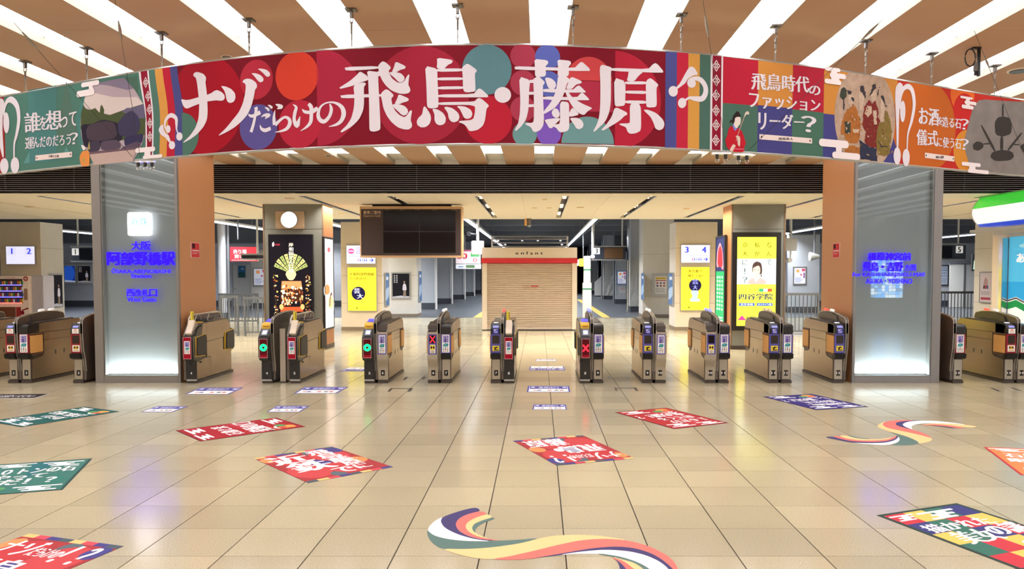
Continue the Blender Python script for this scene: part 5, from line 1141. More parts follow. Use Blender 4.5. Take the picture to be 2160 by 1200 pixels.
def festival(a, w_, h):
    a.rect(0, 0, w_, h, '120F16', 1); gl, gd, rd_ = 'E8C878', 'A88430', 'C8502C'
    random.seed(3)
    a.poly(chaikin([(w_ * .07, h * .91), (w_ * .11, h * .935), (w_ * .12, h * .89), (w_ * .08, h * .875)]), 'F4EAE4', 3); a.text('DANJIRI', w_ * .13, h * .885, w_ * .25, h * .91, 'A03040', 3, bold=.03)
    for i, ch in enumerate('岸和田だんじり'): a.text(ch, w_ * .46, h * (.88 - .045 * i), w_ * .56, h * (.918 - .045 * i), 'F4ECDC', 6, bold=.03)
    for k in range(9):                                   # fan shaped gable of the festival float
        t0 = math.radians(160 - k * 16); t1 = math.radians(160 - k * 16 - 12)
        a.poly([(w_ * .5 + w_ * .10 * math.cos(t0), h * .60 + h * .05 * math.sin(t0)), (w_ * .5 + w_ * .42 * math.cos(t0), h * .60 + h * .21 * math.sin(t0)), (w_ * .5 + w_ * .42 * math.cos(t1), h * .60 + h * .21 * math.sin(t1)), (w_ * .5 + w_ * .10 * math.cos(t1), h * .60 + h * .05 * math.sin(t1))], 'B8B474' if k % 2 else '8E9A5C', 3)
        for q in (.5, .7, .88): tm = (t0 + t1) / 2; a.polys([ell(w_ * .5 + w_ * .42 * q * math.cos(tm), h * .60 + h * .21 * q * math.sin(tm), w_ * .012, h * .007, n=8)], '3A3C20', 4)
    a.poly(chaikin([(w_ * .36, h * .60), (w_ * .5, h * .66), (w_ * .64, h * .60), (w_ * .56, h * .53), (w_ * .44, h * .53)]), 'C8C090', 4)
    a.poly([(w_ * .24, h * .30), (w_ * .28, h * .52), (w_ * .74, h * .52), (w_ * .80, h * .30)], '3A1E14', 3); a.poly([(w_ * .27, h * .44), (w_ * .285, h * .52), (w_ * .735, h * .52), (w_ * .76, h * .44)], 'D88858', 4)
    for k in range(90): x, y = random.uniform(.28, .76), random.uniform(.27, .47); a.polys([ell(w_ * x, h * y, w_ * random.uniform(.01, .03), h * random.uniform(.006, .018), n=7)], random.choice(['F0D8A8', 'E8B078', 'FFF0D0', '7A3A20', 'C8703C', '5A2C1C']), 5 + k * .005)
    a.poly([(w_ * .24, h * .20), (w_ * .27, h * .25), (w_ * .75, h * .25), (w_ * .78, h * .20)], rd_, 6); a.rect(w_ * .30, h * .15, w_ * .70, h * .185, '8C2A24', 6)
    a.polys([ell(w_ * .27, h * .25, w_ * .05, h * .03, n=12), ell(w_ * .76, h * .25, w_ * .05, h * .03, n=12)], 'E8A868', 6.5)
    for k in range(110): s_ = random.choice((-1, 1)); x, y = .5 + s_ * random.uniform(.33, .42), random.uniform(.12, .58); a.rect(w_ * x, h * y, w_ * (x + random.uniform(.01, .05)), h * (y + random.uniform(.006, .016)), random.choice([gl, gd, '6A5424', '4A3A1C', 'F0E0B0', '8A3A20']), 3 + k * .005)
    a.text('岸和田市観光振興協会', w_ * .27, h * .075, w_ * .73, h * .10, 'F4F4F0', 4, bold=.04); a.text('秋', w_ * .12, h * .02, w_ * .24, h * .065, 'F4F4F0', 4, bold=.05); a.text('祭', w_ * .74, h * .02, w_ * .86, h * .065, 'F4F4F0', 4, bold=.05)
front_sheet('advert_screen', 'tall dark screen showing a golden festival float below the clock', 'screen', 569, 496, 662, 697, 20.587, festival, emit=1.1, frame=blackp, fw=.02, depth=.06, back=blackp)
def ramen(a, w_, h):
    a.rect(0, 0, w_, h, 'F6ECEC', 1); a.poly([(0, h * .25), (w_, h * .2), (w_, h * .55), (0, h * .6)], 'F0D0D0', 2); a.rect(0, 0, w_, h * .13, 'F2F4F6', 3)
    a.polys([ell(w_ * .5, h * .88, w_ * .18, h * .03, n=12)], 'E86070', 2); a.rect(0, h * .825, w_, h * .83, 'E8A0A8', 2); a.text('旨', w_ * .3, h * .72, w_ * .7, h * .80, 'E8B8BC', 2)
    a.polys([ell(w_ * .25, h * .42, w_ * .4, h * .09, n=20)], 'FBFAF8', 3); a.polys([ell(w_ * .25, h * .43, w_ * .3, h * .06, n=20)], 'D88858', 4); a.polys([ell(w_ * .65, h * .26, w_ * .45, h * .11, n=20)], 'FBFAF8', 5); a.polys([ell(w_ * .65, h * .28, w_ * .33, h * .075, n=20)], 'C8B890', 6); a.polys(ribbon([(w_ * .5, h * .24), (w_ * .6, h * .36), (w_ * .8, h * .38)], [w_ * .1] * 3, 3), '6A5A48', 7)
side_sheet('advert_screen', 'narrow bright food advert screen on the orange side of the clock column', 'screen', -5.5675, 680, 503, 700, 688, ramen, emit=1.2, frame=blackp, fw=.05, depth=.05, back=blackp)
def yotsuya(a, w_, h):
    Y_ = 'F2F24E'
    a.rect(0, 0, w_, h, Y_, 1); a.rect(0, h * .47, w_, h * .755, 'E8F4F6', 2)
    for i, col in enumerate(('なんで、', '私が', '京大に！？')):
        for j, ch in enumerate(col):
            z = h * (.88 - .098 * j); x = w_ * (.75 - .31 * i)
            a.text(ch, x + (w_ * .02 if ch in '、' else 0), z if ch not in '、' else z + h * .02, x + w_ * (.14 if ch not in '、' else .05), z + h * (.062 if ch not in '、' else .02), '6E6E24' if j < 2 else '5A686E', 4, bold=.015)
    a.poly(chaikin([(w_ * .26, h * .47), (w_ * .30, h * .515), (w_ * .44, h * .55), (w_ * .56, h * .55), (w_ * .72, h * .52), (w_ * .78, h * .47)]), 'F0A8A8', 3); a.poly([(w_ * .42, h * .545), (w_ * .49, h * .49), (w_ * .58, h * .545)], 'F6E4DC', 4)
    a.poly(chaikin([(w_ * .38, h * .62), (w_ * .40, h * .70), (w_ * .50, h * .73), (w_ * .62, h * .71), (w_ * .65, h * .63), (w_ * .63, h * .58), (w_ * .44, h * .58)]), '4A3A36', 4.5); a.poly(chaikin([(w_ * .62, h * .60), (w_ * .64, h * .56), (w_ * .60, h * .545)]), '4A3A36', 4.5)
    a.polys([ell(w_ * .50, h * .625, w_ * .095, h * .068, n=20)], 'F2CDB8', 5); a.rect(w_ * .46, h * .545, w_ * .55, h * .58, 'EFC8B2', 4.8); a.poly(chaikin([(w_ * .40, h * .65), (w_ * .44, h * .70), (w_ * .54, h * .715), (w_ * .61, h * .67), (w_ * .54, h * .68), (w_ * .46, h * .665)]), '4A3A36', 5.5)
    for x in (.46, .545): a.polys([ell(w_ * x, h * .632, w_ * .014, h * .005, n=8)], '3A2A28', 6)
    a.poly(chaikin([(w_ * .46, h * .598), (w_ * .545, h * .598), (w_ * .50, h * .582)]), 'FFFFFF', 6); a.poly([(w_ * .495, h * .625), (w_ * .51, h * .61), (w_ * .49, h * .61)], 'E0B09C', 6)
    a.text('四谷学院', w_ * .06, h * .295, w_ * .92, h * .365, '2E3A66', 4, bold=.03); 
    for x, c_ in ((.57, '3AA070'), (.68, 'E8E8E8'), (.79, 'D85038')): a.rect(w_ * x, h * .385, w_ * (x + .11), h * .42, c_, 3)
    a.rect(w_ * .06, h * .225, w_ * .46, h * .258, '3B62B0', 3); a.rect(w_ * .52, h * .225, w_ * .92, h * .258, '3B62B0', 3); a.text('天王寺校', w_ * .10, h * .23, w_ * .42, h * .253, 'F4F8FF', 5, bold=.03); a.text('オンライン校', w_ * .55, h * .23, w_ * .89, h * .253, 'F4F8FF', 5, bold=.03)
    a.rect(w_ * .10, h * .19, w_ * .9, h * .197, 'B8B838', 3); a.rect(w_ * .06, h * .40, w_ * .5, h * .405, 'C8C848', 3)
    a.poly([(w_ * .03, h * .065), (w_ * .14, h * .12), (w_ * .25, h * .065)], 'E8408C', 3); a.rect(w_ * .24, h * .098, w_ * .5, h * .104, '6A6A28', 3); a.rect(w_ * .06, h * .03, w_ * .4, h * .035, 'B8B838', 3)
front_sheet('advert_screen', 'tall yellow lit school advert screen with a smiling woman, right of the kiosk', 'screen', 1554, 500, 1634, 687, 20.587, yotsuya, emit=.8, frame=blackp, fw=.12, depth=.06, back=blackp)
def greenad(a, w_, h):
    a.rect(0, 0, w_, h, '2C9C62', 1); a.rect(0, h * .62, w_, h, '28305E', 2); a.poly(chaikin([(w_ * .05, h * .66), (w_ * .12, h * .85), (w_ * .45, h * .96), (w_ * .8, h * .85), (w_ * .92, h * .62), (w_ * .5, h * .68)]), 'F08A98', 3); a.poly(chaikin([(w_ * .2, h * .68), (w_ * .25, h * .86), (w_ * .5, h * .92), (w_ * .75, h * .84), (w_ * .8, h * .66)]), 'D8303C', 4)
    for i in range(3):
        for j in range(9): a.rect(w_ * (.15 + .28 * i), h * (.54 - .045 * j), w_ * (.30 + .26 * i), h * (.565 - .045 * j), 'E8F4EC', 4)
    for i in range(3): a.rect(w_ * .15, h * (.03 + .03 * i), w_ * .85, h * (.045 + .03 * i), 'C8E8D4', 4)
side_sheet('advert_screen', 'narrow green lit advert on the orange side of the yellow screen column', 'screen', 4.9675, 1515, 503, 1531, 690, greenad, emit=.9, frame=blackp, fw=.05, depth=.05, back=blackp)
# ---- blue station lettering on the glazed columns, square logo
gy = YC - .012
def lit_letters(name, label, lines, cat='sign'):
    px0, py0, px1, py1 = min(l[1] for l in lines), min(l[2] for l in lines), max(l[3] for l in lines), max(l[4] for l in lines)
    X0_, X1_, z0, z1 = rect(px0, py0, px1, py1, gy); t = thing(name, label, cat, ((X0_ + X1_) / 2, gy, z0)); cx_ = (X0_ + X1_) / 2
    a = Art(lambda u, v, d: (u - cx_, .010 - d, v - z0), step=.004)
    for s_, a0, b0, a1, b1, bo in lines:
        u0, u1, v0, v1 = rect(a0, b0, a1, b1, gy); n_ = len(s_)
        if ord(s_[0]) > 0x2000:          # every Japanese character is a raised letter of its own
            for i, ch in enumerate(s_):
                q = Art(a.to3d, step=.004); wd = (u1 - u0) / n_; g_ = glyphs(ch); hh = min(1, (g_[5] - g_[4]) / .8); mx_ = .03 if ch != '・' else .38; vm = (v0 + v1) / 2
                q.text(ch, u0 + wd * i + wd * mx_, vm - (v1 - v0) / 2 * hh, u0 + wd * (i + 1) - wd * mx_, vm + (v1 - v0) / 2 * hh, '2208FF', 1, bold=bo, bv=bo * .5, emit=2.2, key='letter'); q.build(t)
        else: a.text(s_, u0, v0, u1, v1, '2208FF', 1, bold=bo, bv=bo * .5, emit=2.2)
    a.build(t)
    for l in lines: u0, u1, v0, v1 = rect(*l[1:5], gy); B('carrier', u0 - cx_, u1 - cx_, .0105, .0118, v0 - z0 + (v1 - v0) * .45, v0 - z0 + (v1 - v0) * .52, mat('carrier_grey', '8A9094', rough=.3), t)
    return t
lit_letters('station_name_sign', 'blue lit station name lettering on the left glazed column', [('大阪', 276, 509, 318, 527, .03), ('阿部野橋駅', 225, 532, 369, 559, .055), ('ŌSAKA-ABENOBASHI', 235, 566, 359, 576, .03), ('Station', 276, 578, 319, 586, .03), ('西改札口', 266, 610, 331, 625, .04), ('West Gates', 268, 627, 329, 636, .03)])
lit_letters('destination_sign', 'blue lit destination lettering on the right glazed column', [('橿原神宮前', 1831, 533, 1922, 549, .05), ('飛鳥・吉野', 1820, 553, 1905, 572, .05), ('方面', 1908, 558, 1933, 571, .035), ('For KASHIHARAJINGU-MAE', 1799, 575, 1951, 585, .03), ('ASUKA・YOSHINO', 1827, 588, 1924, 598, .03)])
X0_, X1_, z0, z1 = rect(269, 448, 319, 497, gy); t = thing('logo_lightbox', 'white glowing rounded square railway logo on the left glazed column', 'sign', ((X0_ + X1_) / 2, gy, (z0 + z1) / 2)); q = (X1_ - X0_) / 2
pts = [(x + sx * (q - .04), y + sy * (q - .04)) for sx, sy, a0 in ((1, 1, 0), (-1, 1, 90), (-1, -1, 180), (1, -1, 270)) for x, y in [(.04 * math.cos(math.radians(a0 + k * 30)), .04 * math.sin(math.radians(a0 + k * 30))) for k in range(4)]]
MB().prism(pts, -.010, .014, 'y').build('box', mat('logo_white', 'FFFFFF', emit=4.0, emitcol='FFF2F6'), t)
a = Art(lambda u, v, d: (u, -.011 - d, v)); a.text('近鉄', -q * .72, -.02, q * .72, q * .55, '3FC6D0', 1, bold=.015, emit=.9); a.text('KINTETSU', -q * .72, -q * .55, q * .72, -q * .28, '9AA878', 1, bold=.02, emit=.5); a.build(t)
# ---- vending machine and cabinet
vx0, vx1, vz0, vz1 = rect(-14, 582, 64, 690, 26.2)
t = thing('vending_machine', 'cream drinks vending machine with lit shelves at the left picture edge', 'vending machine', ((vx0 + vx1) / 2, 26.2, 0)); h = (vx1 - vx0) / 2; H_ = vz1
vm = mat('vending_cream', 'ECD6C4', rough=.4, emit=.12); B('body', -h, h, 0, .75, .06, H_, vm, t, .015); B('foot', -h + .05, h - .05, .05, .7, 0, .06, blackm, t)
B('window', -h + .05, h - .22, -.012, 0, H_ * .52, H_ - .1, mat('vend_window', '5A3C34', rough=.15), t)
cans = ['B03030', 'D8C060', '30508C', 'E8E4E0', '3C7A48', 'C87030', '6A3A6A']
for r in range(4):
    mb = MB()
    z = H_ * .54 + r * (H_ * .48 - .1) / 4.1
    for i in range(13): mb.tube([(-h + .10 + i * .072, -.03, z), (-h + .10 + i * .072, -.03, z + .11)], .026, 8, m=mat('can_' + cans[(i * 3 + r) % 7], cans[(i * 3 + r) % 7], rough=.3, emit=.1))
    stuff(mb.build('bottle', None, t))
    B('price_strip', -h + .06, h - .24, -.05, -.012, z - .035, z - .005, mat('strip_%d' % (r == 0), 'FFFFFF', emit=1.6, emitcol='FF5A50' if r == 0 else '5A5AFF'), t)
a = Art(lambda u, v, d: (u, -.002 - d, v)); a.polys([ell(h - .11, H_ - .09, .08, .08, n=18)], 'C83A40', 1); a.polys([ell(h - .11, H_ - .09, .045, .045, n=14)], 'F0D0C8', 2); a.rect(-h + .1, H_ * .28, h * .2, H_ * .46, '8A5A48', 1); a.rect(h * .22, H_ * .28, h * .5, H_ * .46, 'C04448', 1); a.polys([ell(h - .25, H_ * .36, .07, .07, n=14)], 'A82838', 1); a.polys(ribbon([(h - .25, H_ * .40), (h - .15, H_ * .42), (h - .05, H_ * .44)], [.05, .04, .06], 3), 'A82838', 1.5); a.rect(h - .18, H_ * .58, h - .06, H_ * .78, 'B89078', 1); a.text('Coca-Cola', -h * .3, H_ - .075, h * .2, H_ - .03, 'C8404A', 1); a.build(t)
cx0, cx1, _, cz1 = rect(66, 581, 93, 690, 26.3)
t = thing('white_cabinet', 'plain white cabinet standing right beside the vending machine', 'cabinet', ((cx0 + cx1) / 2, 26.3, 0)); h = (cx1 - cx0) / 2; B('body', -h, h, 0, .6, .05, cz1, mat('cabinet_white', 'D6D2E0', rough=.5), t, .01); B('plinth', -h + .02, h - .02, .02, .58, 0, .05, blackm, t); B('door_panel', -h + .02, h - .02, -.012, 0, .08, cz1 - .04, mat('cabinet_white', 'D6D2E0'), t, .004)
# ---- convenience shop front at the right edge, running along the depth
sX = 10.5
t = thing('shop_canopy', 'rounded green white and blue lit shop canopy at the right picture edge', 'canopy', (sX, 17.0, 3.06))
def prof(z0, z1, n=5): return [(-.30 * math.sin(math.pi * (.12 + .76 * k)) , k) for k in [z0 + (z1 - z0) * i / n for i in range(n + 1)]]
for nm, z0, z1, c in (('blue_band', 0, .1, '2848C8'), ('white_band', .1, .62, 'EAF4FF'), ('green_band', .62, 1, '3CC23C')):
    P_ = [(x, z * .68) for x, z in prof(z0, z1)] + [(.15, z1 * .68), (.15, z0 * .68)]
    for j in range(2): MB().prism(P_, -.2 + j * 1.0 + .004, .8 + j * 1.0 - .004, 'y').build(nm, mat('canopy_' + c, c, rough=.3, emit=.7), t)
B('canopy_top', -.26, .17, -.2, 1.82, .68, .69, alu, t); MB().prism([(x * 1.04, z * .68) for x, z in prof(0, 1, 14)] + [(.15, .68), (.15, 0)], 1.80, 1.83, 'y').build('canopy_end', white, t); B('rain_rail', -.24, .03, -.3, 2.0, -.12, -.06, alu, t)
B('header_rail', -.02, .15, -1.2, 1.4, -.2, -.12, alu, t)
t = thing('shop_facade', 'shop front wall with silver post and blue poster behind the right edge gates', 'shop front', (sX + .1, 15.4, 0))
B('wall', .1, 2.0, 0, 3.2, 0, 3.7, white, t); B('return_wall', .1, 4.0, 3.2, 3.4, 0, 3.7, stone, t)
t = thing('silver_post', 'bright silver post standing at the far end of the blue shop poster', 'post', (sX + .1, 18.1, 0)); B('post', -.06, .095, .02, .16, .03, 2.78, chrome, t, .01); B('foot', -.07, .095, .01, .17, 0, .03, alu, t, .003)
def anata(a, w_, h):
    a.rect(0, 0, w_, h, '2E9CD8', 1); a.rect(0, h * .55, w_, h, '50B4E4', 1.5); a.poly(chaikin([(w_ * .1, h * .9), (w_ * .3, h * .95), (w_ * .5, h * .92), (w_ * .4, h * .86)]), '9CD4F0', 2)
    for i, ch in enumerate('あなたと'): a.text(ch, w_ * (.12 + .125 * i), h * (.74 - .03 * (i % 2)), w_ * (.225 + .125 * i), h * (.83 - .03 * (i % 2)), 'F6F8FA', 4, bold=.06)
    a.poly([(0, 0), (w_, 0), (w_, h * .12), (w_ * .12, h * .40), (0, h * .37)], 'F2F0F0', 2); a.poly([(0, h * .27), (w_ * .12, h * .30), (w_, h * .02), (w_, h * .08), (w_ * .12, h * .37), (0, h * .34)], '1E8A4A', 3); a.poly([(0, h * .365), (w_ * .12, h * .395), (w_, h * .115), (w_, h * .10), (w_ * .12, h * .38), (0, h * .35)], '3A3A40', 3.5)
wall_sheet('shop_poster', 'large sky blue poster with white handwriting on the shop wall at the right edge', 'poster', (sX + .19, 18.1, .55), 2.6, 2.25, (0, -1), anata, depth=.01, emit=.5)
# ---- hanging platform boards
def board(label, num, x0, y0, x1, y1, Y, nx, brown=False, tx=None):
    X0_, X1_, z0, z1 = rect(x0, y0, x1, y1, Y); w_, h = X1_ - X0_, z1 - z0
    t = thing('hanging_board', label, 'board', (X0_, Y, z0)); bm_ = mat('board_navy', '343C4C', rough=.4)
    B('case', 0, w_, 0, .25, 0, h, bm_, t); B('rim', -.02, w_ + .02, -.02, .27, h + .001, h + .06, alu, t); B('rim', -.02, w_ + .02, -.02, .27, -.05, 0, alu, t)
    B('screen', w_ * (.36 if nx < .5 else .05), w_ * (.92 if nx < .5 else .62), -.012, 0, h * .08, h * .92, mat('board_brown', '7A5A40', rough=.2) if brown else mat('board_dark', '10131C', rough=.15), t)
    a = Art(lambda u, v, d: (u, -.002 - d, v)); s_ = h * .52; u0 = w_ * nx; a.rect(u0, h * .42, u0 + s_, h * .42 + s_, 'F4F4F4', 1, emit=.4); a.text(num, u0 + s_ * .32, h * .42 + s_ * .12, u0 + s_ * .68, h * .42 + s_ * .88, '16181E', 2, bold=.04); a.build(t)
    for x in tx or (.25, .75): MB().tube([(w_ * x, .12, h + .05), (w_ * x, .12, 4.99 - z0)], .04, 8).build('hanger', white, t)
board('dark hanging board marked 1 behind the vending machine', '1', 149, 522, 200, 550, 36, .05, tx=(.25,))
board('dark hanging board marked 3 with a brown screen right of the kiosk', '3', 1249, 521, 1320, 547, 40, .04, True, (.05, .9))
board('dark hanging board marked 5 beside the right glazed column', '5', 1962, 517, 2037, 546, 36, .72, tx=(.82,))
board('dark slim hanging board left of the clock column', '2', 509, 538, 562, 545, 30, .9, tx=(.6,))
# ---- rows of columns along both platforms
cloth_m = mat('wrapped_sheet', 'C9C8C4', rough=.7, noise=.1, scale=5, bump=.6, bscale=3)
for n, (Y, w_) in enumerate(((44, 1.0), (52, .95), (61, .9), (70, .9), (79, .9))):
    t = thing('platform_column', 'pale platform column with dark base left of the kiosk, %s from the camera' % ordinal(n), 'column', (-5.78 - w_ / 2, Y, 0)); t['kind'] = 'thing'
    B('base', -w_ / 2 - .02, w_ / 2 + .02, -.02, .9, 0, .35, base_d, t); B('shaft', -w_ / 2, w_ / 2, 0, .9, .35, 3.0, plat_wall, t); B('upper_shaft', -w_ / 2 + .01, w_ / 2 - .01, .01, .89, 3.0, 4.99, plat_wall, t); MB().tube([(w_ / 2 + .1, -.1, 0), (w_ / 2 + .1, -.1, 4.99)], .06, 8).build('pipe', white, t)
for n, (Y, w_, lab) in enumerate(((41, .66, 'square column wrapped in creased white sheet right of the kiosk, nearest of its row'), (61, .8, 'white wrapped column behind the framed orange star notice right of the kiosk'), (79, .8, 'farthest white wrapped column down the right platform'))):
    x = 4.72 + (0 if n == 0 else .25); t = thing('wrapped_column', lab, 'column', (x + w_ / 2, Y, 0)); t['kind'] = 'thing'
    B('base', -w_ / 2, w_ / 2, 0, .8, 0, .3, base_d, t)
    mb = MB(); R_ = random.Random(n); N_ = 9
    g = [[(-w_ / 2 - .03 + (w_ + .06) * i / 6, -.03 - R_.uniform(0, .05), .28 + 2.5 * j / N_) for i in range(7)] for j in range(N_ + 1)]
    for j in range(N_):
        for i in range(6): mb.face([g[j][i], g[j][i + 1], g[j + 1][i + 1], g[j + 1][i]])
    mb.build('sheet', cloth_m, t); B('wrap', -w_ / 2 - .03, w_ / 2 + .03, -.028, .83, .28, 2.78, cloth_m, t); B('shaft', -w_ / 2, w_ / 2, 0, .8, 2.78, 4.99, plat_wall, t); MB().tube([(-w_ / 2 - .15, -.1, 0), (-w_ / 2 - .15, -.1, 4.99)], .06, 8).build('pipe', chrome, t)
X0_, X1_, z0, z1 = rect(1299, 540, 1320, 640, 52); t = thing('notice_wall', 'pale platform wall panel carrying the orange star notice right of the kiosk', 'panel', (X0_, 52, 0)); B('panel', 0, X1_ - X0_ + .25, 0, .3, .3, 3.4, plat_wall, t); B('base', -.02, X1_ - X0_ + .27, -.02, .32, 0, .3, base_d, t); MB().tube([(-.12, -.05, 0), (-.12, -.05, 5)], .07, 8).build('pipe', pipe_m, t)
front_sheet('framed_notice', 'framed notice with an orange star right of the kiosk', 'notice', 1303, 573, 1320, 598, 51.999, lit_notice, frame=mat('blue_frame', '8AA0D0', rough=.4), fw=.06, emit=.4)
front_sheet('paper_notice', 'small paper notice below the orange star notice', 'notice', 1307, 606, 1319, 618, 51.999, notice(top='D0A8B8'), depth=.02)
t = thing('white_screen_panel', 'low white panel with sloping top down the right platform', 'panel', (4.95, 68, 0)); MB().prism([(-.2, .1), (1.2, .1), (1.2, 2.3), (.6, 2.0), (-.2, 1.2)], 0, .1, 'y').build('panel', white, t); B('foot', -.1, 1.1, -.05, .15, 0, .1, base_d, t); MB().tube([(.1, .05, 1.2), (.1, .05, 3.0)], .04, 6).build('post', pipe_m, t)
t = thing('white_stripe_post', 'white machine with green stripes beside the right edge of the kiosk', 'machine', (2.0, 33.0, 0)); B('body', -.18, .18, 0, .4, .04, 1.6, white, t, .02); B('green_stripe', -.185, .185, -.005, .4, 1.3, 1.36, mat('green_stripe', '2E8A58'), t); B('base', -.2, .2, -.02, .42, 0, .04, pipe_m, t); B('top_box', -.14, .14, .05, .35, 1.6, 2.7, white, t, .02); B('green_stripe', -.145, .145, .045, .35, 2.1, 2.16, mat('green_stripe', '2E8A58'), t)
t = thing('yellow_sign_lamp', 'small yellow and white hanging lamp box right of the kiosk', 'lamp', (*(lambda p: (p[0], 40, p[1] - .12))(atY(1222, 557, 40)),)); B('box', -.02, .38, 0, .2, 0, .4, mat('lamp_yellow', 'F0D040', emit=.8), t, .03); MB().cyl((-.08, .1, .2), .16, .1, 'y', 16).build('globe', mat('lamp_globe', 'FFF8F0', emit=1.2), t); MB().tube([(.2, .1, .4), (.2, .1, 4.99 - t.location.z)], .03, 6).build('hanger', pipe_m, t)
t = thing('fire_extinguisher', 'small red fire extinguisher at the foot of the far right platform', 'extinguisher', (6.0 * 70 / 70 - 1.2, 84, 0)); MB().cyl((0, 0, 0), .14, .95, 'z', 14).build('bottle', mat('ext_red', 'C8202C', rough=.3), t); MB().cyl((0, 0, .95), .06, .15, 'z', 10).build('valve', blackm, t); MB().tube([(.05, 0, 1.05), (.2, 0, .9), (.18, 0, .4)], .025, 6).build('hose', blackm, t)
def boxcam(label, px, py0, Y, cam_=True):
    X_, z_ = atY(px, py0, Y); t = thing('equipment_pole', label, 'equipment', (X_, Y, z_)); MB().tube([(0, 0, -.1), (0, 0, 4.99 - z_)], .06, 8).build('pole', white, t)
    B('white_box', -.25, .25, -.1, .15, -.55, 0, white, t, .02); MB().tube([(0, 0, .25), (-.35, -.1, .28)], .04, 6).build('arm', blackm, t); MB().cyl((-.35, -.25, .28), .09, .3, 'y', 10).build('camera_head', blackm, t)
    if cam_: MB().tube([(0, 0, -.55), (0, 0, -.9)], .04, 6).build('stem', white, t); MB().cyl((-.1, -.3, -.95), .1, .4, 'y', 10).build('camera', white, t)
boxcam('white box on a hanging pole between departure board and kiosk', 1008, 508, 32, False); boxcam('white box with camera on a hanging pole beside the yellow screen column', 1668, 502, 34)
x_, z_ = atY(1250, 541, 35); t = thing('platform_camera', 'small white camera on a thin pole in front of the board marked 3', 'camera', (x_, 35, z_)); MB().tube([(0, 0, .1), (0, 0, 4.99 - z_)], .05, 8).build('pole', white, t); MB().cyl((0, -.15, 0), .09, .3, 'y', 12).build('camera', white, t)
# price boards behind the white box
def price(a, w_, h): a.rect(0, 0, w_, h, 'D8CCD4', 1); a.rect(0, h * .88, w_, h, '9A5068', 2); a.text('80', w_ * .05, h * .35, w_ * .45, h * .75, 'B03848', 3, bold=.04); a.rect(w_ * .6, h * .5, w_ * .95, h * .85, '4A9A5A', 2); a.text('0', w_ * .7, h * .1, w_ * .85, h * .4, 'B03848', 3)
t = front_sheet('price_board', 'pink edged price board partly behind the departure board', 'board', 962, 527, 1014, 556, 38, price, depth=.1, emit=.2)
tp = t
t = front_sheet('price_board', 'white strip board below the pink edged price board', 'board', 962, 557, 1015, 567, 38.02, lambda a, w_, h: (a.rect(0, 0, w_, h, 'D8DCE8', 1), a.rect(w_ * .4, h * .2, w_ * .75, h * .8, '5A7A58', 2), a.rect(w_ * .1, h * .3, w_ * .3, h * .6, '8898C8', 2)), depth=.1, emit=.2)
for q, yo in ((tp, -.05), (t, .2)): MB().tube([(.2, yo, .1), (.2, yo, 4.99 - q.location.z)], .03, 6).build('hanger', pipe_m, q)
# ---- fences
def fence(label, x0, x1, Y, H_, z0=0.0, mid=False, glass=False):
    t = thing('platform_fence', label, 'fence', (x0, Y, z0)); w_ = x1 - x0; fm = mat('fence_steel', '6C7076', rough=.4, metal=.5)
    B('top_rail', 0, w_, -.04, .04, H_ - .08, H_, fm, t); B('bottom_rail', 0, w_, -.02, .02, .1, .15, fm, t); B('end_post', 0, .06, -.03, .03, 0, H_ - .08, fm, t); B('end_post', w_ - .06, w_, -.03, .03, 0, H_ - .08, fm, t)
    n = max(2, int(w_ / .12)); r0 = (MB().box(-.012, .012, -.012, .012, .15, H_ - .08)).build('bar', fm, t); r0.location.x = .12
    for i in range(1, n - 1): o = r0.copy(); COL.objects.link(o); o.parent = t; o.location.x = .12 + i * (w_ - .24) / max(1, n - 2)
    if glass: B('glass', .06, w_ - .06, .02, .03, .15, H_ - .1, glass_m, t)
    return t
fence('grey bar fence right next to the station name column', atY(463, 640, 25)[0], atY(503, 640, 25)[0], 25, 1.28)
fence('grey bar fence left of the clock column', atY(514, 640, 25)[0], atY(562, 640, 25)[0], 25, 1.24)
fence('farther low fence behind the two bar fences left of the clock column', atY(461, 620, 31)[0], atY(545, 620, 31)[0], 31, 1.2)
fence('grey panelled fence between yellow screen column and orange destination column', atY(1653, 640, 25.5)[0], atY(1728, 640, 25.5)[0], 25.5, 1.35, glass=True)
fence('dark bar fence between right glazed column and the shop', atY(1972, 640, 30)[0], atY(2062, 640, 30)[0], 30, 1.3)
# ---- things seen in the gaps left and right
white_col = mat('white_column', 'C9CBD2', rough=.4)
def pcol(label, x0, x1, Y, m=white_col): X0_, X1_, _, _ = rect(x0, 500, x1, 600, Y); t = thing('round_column', label, 'column', ((X0_ + X1_) / 2, Y, 0)); t['kind'] = 'thing'; r = (X1_ - X0_) / 2; MB().cyl((0, 0, .3), r, 4.69, 'z', 20).build('shaft', m, t, smooth=True); MB().cyl((0, 0, 0), r + .04, .3, 'z', 20).build('base', base_d, t); MB().tube([(r + .1, 0, 0), (r + .1, 0, 4.99)], .05, 6).build('pipe', pipe_m, t)
pcol('white round column just right of the station name column', 459, 477, 34)
def redsign(a, w_, h): a.rect(0, 0, w_, h, 'C4323C', 1); a.text('売り場', w_ * .12, h * .52, w_ * .6, h * .82, 'F0D8D4', 2, bold=.03); a.text('買い', w_ * .16, h * .2, w_ * .5, h * .46, 'F0D8D4', 2, bold=.03); a.rect(w_ * .06, h * .06, w_ * .94, h * .10, 'E8A8A4', 2)
t = front_sheet('red_sign', 'red lit sign half hidden by a slim hanging board left of the clock column', 'sign', 488, 521, 546, 551, 33, redsign, depth=.15, emit=.8)
zt = 4.99 - t.location.z
MB().tube([(.3, -.05, .9), (.3, -.05, zt)], .03, 6).build('hanger', pipe_m, t)
